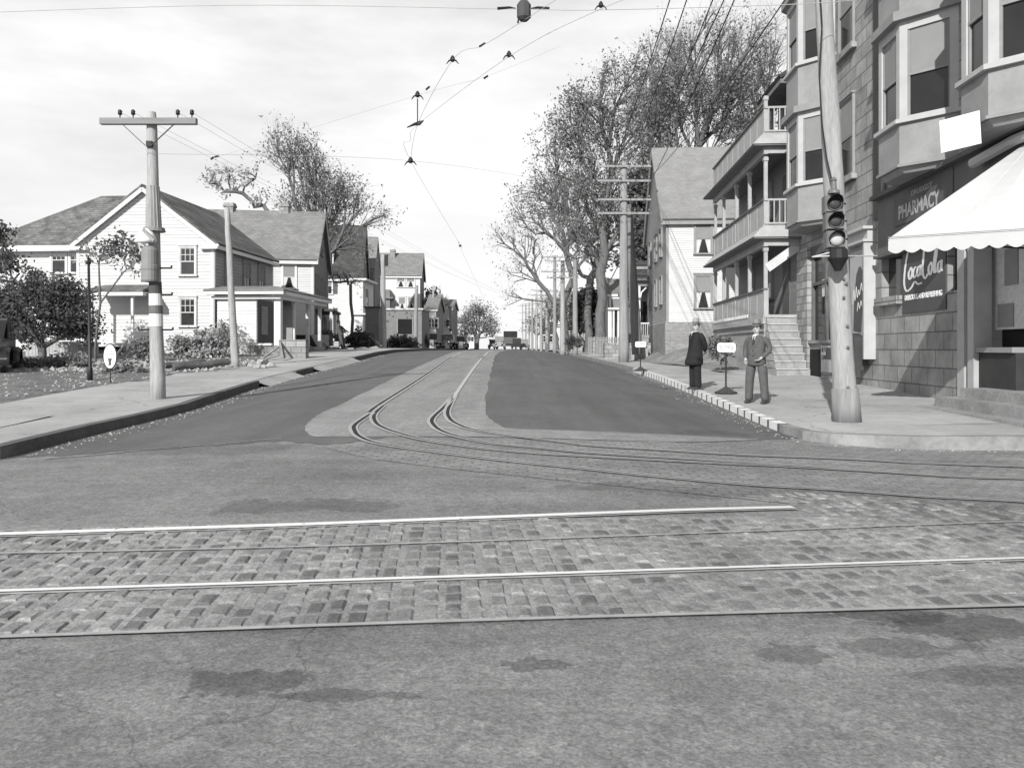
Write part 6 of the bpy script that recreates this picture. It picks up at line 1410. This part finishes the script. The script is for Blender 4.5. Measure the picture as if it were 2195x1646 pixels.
for k, (px, py, w_, h_, lab) in enumerate(((712, 738, .34, .7, 'pale tall crate at the left of the working man'), (722, 742, .32, .55, 'low pale crate leaning towards the working man'), (752, 749, .6, .22, 'pale slatted rack on the ground right of the working man'))):
    c = W(px, py, 46); cr = thing('crate', (c.x, 46, c.z-h_/2), lab, 'crate', 'pale crates round the working man'); m = MB()
    for j in range(4): z = c.z-h_/2+h_*j/4; m.box(c.x-w_/2, c.x+w_/2, 45.75, 45.78, z+.02, z+h_/4-.02)
    m.build('slats', white2, cr); m = MB(); m.box(c.x-w_/2+.02, c.x+w_/2-.02, 45.79, 46.15, c.z-h_/2, c.z+h_/2-.02); m.build('box', wood, cr)
m = MB(); c = W(790, 748, 58)
m.lathe(W(775,752,57)+Zup*.05, [(.55,-.1),(.6,.05),(.4,.18),(.1,.22)], 14); tag(m.build('sack', white2), 'pale lumpy sack lying left of the dark bracketed pole', 'sack')
m = MB(); m.tube([W(792,751,57), W(806,748,57.4), W(818,751,58)], [.2,.22,.14], 8); tag(m.build('log', M('rubble', .3)), 'short pale log at the foot of the straight pole', 'log')
m = MB(); m.bar(W(792,720,60), W(818,742,60), .3, .12); tag(m.build('leaning_board', wood), 'wide board leaning down toward the straight pole', 'board')
sb_ = thing('side_shed', (W(800,0,64).x, 64, 1.3), 'small dark lean-to between shuttered house and straight pole', 'shed')
m = MB(); m.box(W(783,0,64).x, W(812,0,64).x, 64, 66, 1.2, W(0,660,64).z); m.build('wall', clapd, sb_); m = MB(); m.box(W(783,0,64).x-.1, W(812,0,64).x+.1, 63.9, 66.1, W(0,660,64).z, W(0,657,64).z); m.build('roof', roofd, sb_)
# dark bushes under the houses on the left
for k, (px, py, rx, ry, Y, lab) in enumerate(((770,735,26,16,60,'dark hedge before the bay of the shuttered house'), (860,740,34,14,72,'dark bushes against the low shed'), (700,735,18,12,52,'dark bush behind the handcart'), (900,738,14,14,76,'dark bush at the right corner of the low shed'), (905,700,10,26,84,'dark tall bush right of the curtained house'))):
    tree('low_shrub', lab, W(px,py+ry,Y), W(px,py+ry*.7,Y), [cl(px,py,rx,ry,Y)], cat='shrub', npts=70, r0=.04, leaf=leafd, nleaf=2600, lsz=.13, seed=60+k, twigs=3, twl=.4, leafr=.3, tip=.006)
# picket fences and yards on the right
pf = thing('picket_fence', (W(1300,0,52).x, 52, 1.1), 'low picket fence left of the four armed pole', 'fence'); m = MB()
for k in range(22): x = W(1262+k*3.2,0,54).x; m.box(x-.03, x+.03, 53.98, 54.02, 1.0, W(0,722+(k % 2),54).z)
m.build('pickets', wood, pf); m = MB(); m.box(W(1262,0,54).x, W(1330,0,54).x, 54.02, 54.06, W(0,729,54).z-.03, W(0,729,54).z+.03); m.build('rail', wood, pf)
yw = thing('yard_wall', (W(1345,0,47).x, 47, 1.0), 'low rough stone retaining wall with steps below the bracketed porch', 'wall'); m = MB()
m.box(W(1296,0,50).x, W(1325,0,50).x, 50, 51, .8, W(0,735,50).z); m.box(W(1350,0,46).x, W(1395,0,46).x, 46, 47, .7, W(0,735,46).z); m.build('stones', found, yw)
m = MB(); m.box(W(1352,0,45.6).x, W(1388,0,45.6).x, 45.4, 46, .7, W(0,746,45.6).z); m.build('step', M('step_stone', .4), yw)
# standing sidewalk signs
def standsign(px, pyb, Y, hpx, wpx, plate, label, l1, l2):
    b = W(px, pyb, Y); b.z = ZR(b.x, Y)+.01; k = Y/FPX; t = thing('standing_sign', b, label, 'sign', 'standing sidewalk signs')
    m = MB(); m.lathe(b, [(.27,0),(.28,.03),(.18,.07),(.08,.13),(.03,.17)], 18); m.build('base', M('cast_iron', .05, .3, 6, .7), t)
    H_ = hpx*k; m = MB(); m.tube([b+Zup*.1, b+Zup*(H_-plate*k*.5)], .022, 8); m.build('post', black, t)
    Pq = Pl((b.x, b.y-.03, 0), (1,.10,0), (.10,-1,0)); w2 = wpx*k/2; h2 = plate*k/2; zc = b.z+H_-h2
    ring = []
    for sx, sz in ((1,1),(-1,1),(-1,-1),(1,-1)):
        for j in range(5):
            a = {(1,1):0,(-1,1):math.pi/2,(-1,-1):math.pi,(1,-1):1.5*math.pi}[(sx,sz)]+j*math.pi/8; r = .06; ring.append(Pq.p(sx*(w2-r)+r*math.cos(a), zc+sz*(h2-r)+r*math.sin(a), 0))
    m = MB(); m.ext(ring, Pq.n*.02); pl_ = m.build('plate', enamel, t)
    text(l1, Pq, 0, zc+h2*.36, .13, .021, gtrim, pl_, width=w2*1.6); text(l2, Pq, 0, zc-h2*.36, .13, .021, gtrim, pl_, width=w2*1.45)
    return t
standsign(1556, 838, 19.6, 108, 40, 20, 'standing white sign between the two men on the kerb', 'NO PARKING', 'BUS STOP')
standsign(1373, 783, 31, 63, 24, 12, 'smaller looking standing sign further up beside the four armed pole', 'NO PARKING', 'BUS STOP')
#PART6
# ------------------------------------------------------------ people
def limb(m, pts, rs, n=12): m.tube([Vector(p) for p in pts], rs, n)
def person(loc, yaw, label, H_=1.75, coat='suit', hatc=felt, lean=(0,0), pose='pocket', lookyaw=0, stance=.11):
    """loc = between the feet; the figure faces local -y turned by yaw"""
    t = thing('person', loc, label, 'person'); k = H_/1.75; ca, sa = math.cos(yaw), math.sin(yaw); O = Vector(loc)
    q = lambda x, y, z: O+Vector(((x*ca-y*sa)*k, (x*sa+y*ca)*k, z*k))+Vector((lean[0]*z, lean[1]*z, 0))
    def build(m, name, mat, sub=0, parent=t):
        o = m.build(name, mat, parent, smooth=True); 
        if sub: md = o.modifiers.new('s', 'SUBSURF'); md.levels = md.render_levels = sub
        return o
    def loftq(m, rings, n=16, cap=True):
        i0 = len(m.v)
        for (x, y, z, rx, ry) in rings:
            for j in range(n):
                a = 2*math.pi*j/n; sx, sy = math.cos(a), math.sin(a); m.v.append(tuple(q(x+rx*sx*abs(sx)**-.15 if abs(sx) > .01 else x, y+ry*sy*(abs(sy)**-.15 if abs(sy) > .01 else 1), z)))
        for r in range(len(rings)-1):
            for j in range(n): a = i0+r*n+j; b = i0+r*n+(j+1) % n; m.f.append((a, b, b+n, a+n))
        if cap: m.f.append(tuple(i0+j for j in range(n))[::-1]); m.f.append(tuple(i0+(len(rings)-1)*n+j for j in range(n)))
    # body: one skinned surface
    V, E, Rd = [], [], []
    def node(p, r, par=None):
        V.append(q(*p)-O); Rd.append(r*k)
        if par is not None: E.append((par, len(V)-1))
        return len(V)-1
    pel = node((0,0,.93), .10); wa = node((0,0,1.1), .12, pel); ch = node((0,-.005,1.3), .135, wa); ne0 = node((0,.005,1.45), .07, ch); ne = node((0,-.005,1.52), .052, ne0)
    h1_ = node((0,-.015,1.60), .070, ne); h2_ = node((0,-.01,1.68), .078, h1_); node((0,-.005,1.735), .055, h2_)
    if pose == 'pocket': arms = {-1: [(.2,.01,1.40),(.29,.05,1.17),(.24,-.04,.98)], 1: [(.2,.01,1.40),(.29,.08,1.17),(.17,-.12,1.0)]}
    else: arms = {-1: [(.19,.02,1.41),(.25,.12,1.16),(.12,.2,.98)], 1: [(.19,.02,1.41),(.25,.12,1.16),(.12,.2,1.0)]}
    if pose == 'work': arms = {-1: [(.19,-.05,1.38),(.22,-.25,1.12),(.15,-.42,1.0)], 1: [(.19,-.05,1.38),(.24,-.22,1.15),(.18,-.42,1.08)]}
    hands = {}
    for e, A in arms.items():
        s_ = node((e*A[0][0]*.85, A[0][1], A[0][2]-.04), .045, ch); el = node((e*A[1][0], A[1][1], A[1][2]), .043, s_); wr = node((e*A[2][0], A[2][1], A[2][2]), .028, el)
        d = (Vector(A[2])-Vector(A[1])).normalized(); hd = Vector(A[2])+d*.07; pa = node((e*hd.x, hd.y, hd.z), .034, wr); hands[e] = (A[2], d)
    legs = {-1: [(-stance,0,.9),(-stance-.02,-.02,.5),(-stance-.03,.02,.13)], 1: [(stance,0,.9),(stance+.02,-.02,.5),(stance+.03,.02,.13)]}
    for e, Lg in legs.items():
        a = node(Lg[0], .072, pel); b = node(Lg[1], .055, a); c = node(Lg[2], .04, b)
    me = bpy.data.meshes.new('body'); me.from_pydata([tuple(v) for v in V], E, []); me.materials.append(skin); o = bpy.data.objects.new('body', me); C.objects.link(o); o.parent = t
    md = o.modifiers.new('skin', 'SKIN'); sv = me.skin_vertices[0].data
    for i, r in enumerate(Rd): sv[i].radius = (r, r); sv[i].use_root = (i == 0)
    md.use_smooth_shade = True; s2 = o.modifiers.new('sub', 'SUBSURF'); s2.levels = s2.render_levels = 2
    # fingers
    for e, (wr, d) in hands.items():
        m = MB(); base = Vector(wr)+d*.09; side = Vector((0,0,1)).cross(d); side = side.normalized() if side.length > .1 else Vector((0,1,0)); nrm_ = d.cross(side)
        for f_ in range(4):
            o_ = (f_-1.5)*.019; L_ = (.065,.075,.07,.055)[f_]; p0 = base+side*o_; pts_ = [p0-d*.02, p0+d*L_*.5+nrm_*.008, p0+d*L_*.85+nrm_*.03, p0+d*L_+nrm_*.05]
            m.tube([q(e*p.x, p.y, p.z) for p in pts_], [.0095*k,.009*k,.008*k,.006*k], 7)
        p0 = base-side*.03-d*.05; m.tube([q(e*p.x, p.y, p.z) for p in (p0, p0-side*.02+d*.025, p0-side*.02+d*.055)], [.011*k,.01*k,.008*k], 7)
        build(m, 'fingers', skin)
    # face
    cy, sy_ = math.cos(lookyaw), math.sin(lookyaw)
    hq = lambda x, y, z: q(x*cy-y*sy_, x*sy_+y*cy, z)
    m = MB(); n = 16; i0 = len(m.v)
    prof = [(1.515,.045,.045,.0),(1.535,.058,.066,-.018),(1.565,.066,.082,-.016),(1.60,.073,.092,-.006),(1.64,.077,.098,0),(1.685,.078,.100,.002),(1.72,.070,.090,.002),(1.745,.048,.062,.002),(1.755,.012,.016,.002)]
    for z, rx, ry, oy in prof:
        for j in range(n): a = 2*math.pi*j/n; m.v.append(tuple(hq(rx*math.cos(a), oy+ry*math.sin(a), z)))
    for r in range(len(prof)-1):
        for j in range(n): a = i0+r*n+j; b = i0+r*n+(j+1) % n; m.f.append((a, b, b+n, a+n))
    build(m, 'head', skin, 1)
    m = MB(); m.tube([hq(0,-.092,1.655), hq(0,-.108,1.625), hq(0,-.122,1.605), hq(0,-.098,1.598)], [.008*k,.012*k,.015*k,.01*k], 8); build(m, 'nose', skin)
    for e in (-1, 1):
        m = MB(); m.lathe(hq(e*.079,.005,1.595), [(.008*k,-.004),(.02*k,0),(.024*k,.004),(.012*k,.01)], 8, hq(e,0,0)-hq(0,0,0)); build(m, 'ear', skin)
        m = MB(); m.lathe(hq(e*.03,-.0905,1.64), [(.013*k,-.004),(.011*k,.002),(.004*k,.004)], 8, hq(0,-1,0)-hq(0,0,0)); build(m, 'eye', darkin)
    m = MB(); m.tube([hq(-.026,-.092,1.567), hq(0,-.1,1.566), hq(.026,-.092,1.567)], [.004*k,.006*k,.004*k], 6); build(m, 'mouth', M('lip', .2, .05, 5))
    m = MB(); 
    for e in (-1, 1): m.tube([hq(e*.05,-.082,1.66), hq(e*.03,-.096,1.664), hq(e*.012,-.098,1.66)], .004*k, 5)
    build(m, 'eyebrows', M('hair', .06, .2, 9))
    m = MB(); loft = [(1.60,.078,.07,.045),(1.64,.082,.085,.03),(1.69,.084,.1,.01),(1.70,.08,.096,.008)]; i0 = 0
    for z, rx, ry, oy in loft:
        for j in range(n): a = 2*math.pi*j/n; m.v.append(tuple(hq(rx*math.cos(a), oy+ry*math.sin(a)*(.8 if math.sin(a) < 0 else 1), z)))
    for r in range(len(loft)-1):
        for j in range(n): a = r*n+j; b = r*n+(j+1) % n; m.f.append((a, b, b+n, a+n))
    build(m, 'hair', M('hair', .06, .2, 9))
    # hat
    hq2 = lambda r, z, a, f_=1: hq(r*math.cos(a)*.86, .0+r*math.sin(a)*1.08, z)
    m = MB(); i0 = 0; pr = [(.140,1.690,0),(.146,1.697,0),(.108,1.703,0),(.101,1.715,0),(.096,1.79,0),(.086,1.835,0),(.06,1.85,0),(.02,1.84,0)]
    for r, z, _ in pr:
        for j in range(20): a = 2*math.pi*j/20; zz = z+(.012*abs(math.cos(a))**2 if r > .12 else 0); m.v.append(tuple(hq2(r, zz, a)))
    for r in range(len(pr)-1):
        for j in range(20): a = r*20+j; b = r*20+(j+1) % 20; m.f.append((a, b, b+20, a+20))
    ht = build(m, 'hat', hatc)
    m = MB(); m.v = [tuple(hq2(.1015, z, 2*math.pi*j/20)) for z in (1.715, 1.745) for j in range(20)]; m.f = [(j, (j+1) % 20, 20+(j+1) % 20, 20+j) for j in range(20)]; m.build('hat_band', M('band_ribbon', .03, .1, 5), ht, smooth=True)
    # trousers
    tro = cloth_d if coat == 'overcoat' else cloth_g
    m = MB(); loftq(m, [(0,.0,.80,.165,.125),(0,.0,.9,.175,.13),(0,0,1.03,.16,.12)])
    for e in (-1, 1):
        x = e*stance; loftq(m, [(x*1.35,.015,.055,.085,.105),(x*1.32,.01,.12,.078,.10),(x*1.25,.005,.3,.083,.098),(x*1.15,-.008,.5,.088,.10),(x,-.0,.7,.1,.112),(x*.85,0,.86,.105,.12)])
    build(m, 'trousers', tro, 1)
    m = MB()
    for e in (-1, 1):
        x = e*(stance*1.35)
        loftq(m, [(x,-.055,.0,.05,.145),(x,-.055,.03,.052,.148),(x,-.035,.06,.045,.12),(x,.02,.09,.042,.06)])
    build(m, 'shoes', shoe, 1)
    # coat
    m = MB(); mt = cloth_d if coat == 'overcoat' else cloth_g
    if coat == 'overcoat':
        rings = [(0,-.06,.60,.27,.235),(0,-.045,.72,.25,.21),(0,-.02,.9,.22,.18),(0,-.005,1.08,.20,.155),(0,-.005,1.25,.20,.15),(0,0,1.36,.205,.14),(0,.005,1.43,.17,.11),(0,.01,1.475,.09,.075),(0,.01,1.50,.06,.062)]
    else:
        rings = [(0,.0,.80,.205,.155),(0,.0,.86,.205,.158),(0,-.005,.97,.195,.165),(0,-.012,1.1,.185,.165),(0,-.005,1.25,.20,.15),(0,0,1.36,.20,.135),(0,.005,1.43,.165,.105),(0,.01,1.475,.085,.07),(0,.01,1.495,.058,.06)]
    loftq(m, rings, 20)
    for e, A in arms.items():
        a, b, c = [Vector((e*p[0], p[1], p[2])) for p in A]; a2 = Vector((e*.145, .005, 1.40)); c2 = c+(c-b).normalized()*.02
        pts_ = [a2, a, a+(b-a)*.5, b, b+(c-b)*.5, c2]; rs = [.075,.078,.068,.062,.056,.05] if coat != 'overcoat' else [.08,.085,.078,.072,.064,.058]
        m.tube([q(*p) for p in pts_], [r*k for r in rs], 12)
    ct = build(m, 'coat', mt, 1)
    m = MB(); z0, z1 = (1.28, 1.49)
    m.poly([q(-.035,-.132,1.455), q(.035,-.132,1.455), q(.0,-.168,z0)]); m.poly([q(-.035,-.08,1.50), q(.035,-.08,1.50), q(.045,-.128,1.465), q(-.045,-.128,1.465)]); m.build('shirt', shirt, t, fix=False)
    m = MB(); m.hexa([q(-.014,-.14,1.455), q(.014,-.14,1.455), q(.014,-.128,1.455), q(-.014,-.128,1.455)], [q(-.02,-.178,1.29), q(.02,-.178,1.29), q(.02,-.165,1.29), q(-.02,-.165,1.29)]); m.build('tie', M('tie_cloth', .03, .1, 5), t)
    m = MB()
    for e in (-1, 1): m.poly([q(e*.075,-.105,1.475), q(e*.11,-.14,1.36), q(e*.045,-.172,1.22), q(e*.012,-.175,1.21), q(e*.055,-.15,1.40)])
    m.poly([q(.004,-.175,1.22), q(.012,-.178,1.22), q(.02,-.172,.82), q(.012,-.17,.82)]); m.build('lapels', mt, ct, fix=False)
    for z in ((1.16, 1.04) if coat != 'overcoat' else (1.15, 1.0, .85)):
        m = MB(); m.lathe(q(.0,-.185,z), [(.012*k,0),(.012*k,.006),(.004*k,.008)], 8, q(0,-1,0)-q(0,0,0)); m.build('button', black, ct)
    return t
yR = 17.0; xR = (1622-CX)*yR/FPX; person((xR, yR, ZR(xR, yR)+.012), R(-42), 'man in a grey suit and hat standing on the kerb, hand at his pocket', 1.71, 'suit', M('grey_suit_hat', .17, .12, 8), pose='pocket', stance=.14, lookyaw=R(8))
yM = 20.9; xM = (1490-CX)*yM/FPX; person((xM, yM, ZR(xM, yM)+.012), R(-68), 'man in a long black overcoat and light hat with his hands behind him', 1.78, 'overcoat', M('light_felt', .26, .1, 8), lean=(.012,0), pose='back', stance=.08, lookyaw=R(25))
yK = 45.5; xK = W(737,0,yK).x; person((xK, yK, W(0,748,yK).z), R(75), 'workman in dark jacket bending by the crates before the shuttered house', 1.6, 'suit', felt, lean=(-.18,0), pose='work', stance=.12)

# ------------------------------------------------------------ litter: fallen leaves and loose stones
q_ = np.random.default_rng(77)
def scatter(name, label, cat, mat, spots, zf, sz, tall):
    V = []; F_ = []
    for x, y in spots:
        z = zf(x, y); s = sz*q_.uniform(.5, 1.5); a = q_.uniform(0, 6.28); i = len(V); h = tall*s
        for k in range(4): V.append((x+s*math.cos(a+k*1.57)*q_.uniform(.6,1.1), y+s*math.sin(a+k*1.57)*q_.uniform(.5,1), z+.004))
        V.append((x+s*.1, y, z+.006+h*q_.uniform(.6,1.2))); F_ += [(i,i+1,i+4),(i+1,i+2,i+4),(i+2,i+3,i+4),(i+3,i,i+4)]
    me = bpy.data.meshes.new(name); me.from_pydata(V, [], F_); me.materials.append(mat); o = bpy.data.objects.new(name, me); C.objects.link(o); return tag(o, label, cat, kind='stuff')
kg = [p for p in resample(kl, .2) if 9.6 < p[1] < 40 and p[0] > -9]; gl_ = off2(kg, -SL*.12)
sp_ = [(gl_[i][0]+abs(q_.normal())*.22, gl_[i][1]+q_.normal()*.1) for i in q_.integers(0, len(gl_), 700)]
scatter('fallen_leaves', 'dry leaves and grit gathered along the foot of the left kerb', 'fallen leaves', M('leaf_litter', .3, .4, 9), sp_, lambda x, y: G(x, y)+.006, .02, .5)
kg = [p for p in resample(kr, .2) if 11 < p[1] < 34 and p[0] < 9]; gl_ = off2(kg, -SR*.1)
sp_ = [(gl_[i][0]-abs(q_.normal())*.2, gl_[i][1]-abs(q_.normal())*.12) for i in q_.integers(0, len(gl_), 420)]
scatter('gutter_grit', 'grit and leaves gathered along the foot of the right kerb', 'grit', M('leaf_litter', .3), sp_, lambda x, y: G(x, y)+.006, .018, .5)
sp_ = [(q_.uniform(-19, -9.9), q_.uniform(15, 34)) for _ in range(1500)]
scatter('yard_rubble', 'pale loose stones and leaves strewn over the left grass verge', 'rubble', M('rubble', .3), sp_, lambda x, y: ZL(x, y)+.045, .05, .6)
sp_ = [(q_.uniform(-15.5, -9.6), q_.uniform(24.5, 31)) for _ in range(420)]
scatter('yard_debris', 'broken stones and splinters around the timbers by the pavement', 'debris', M('rubble', .3), sp_, lambda x, y: ZL(x, y)+.05, .10, .7)
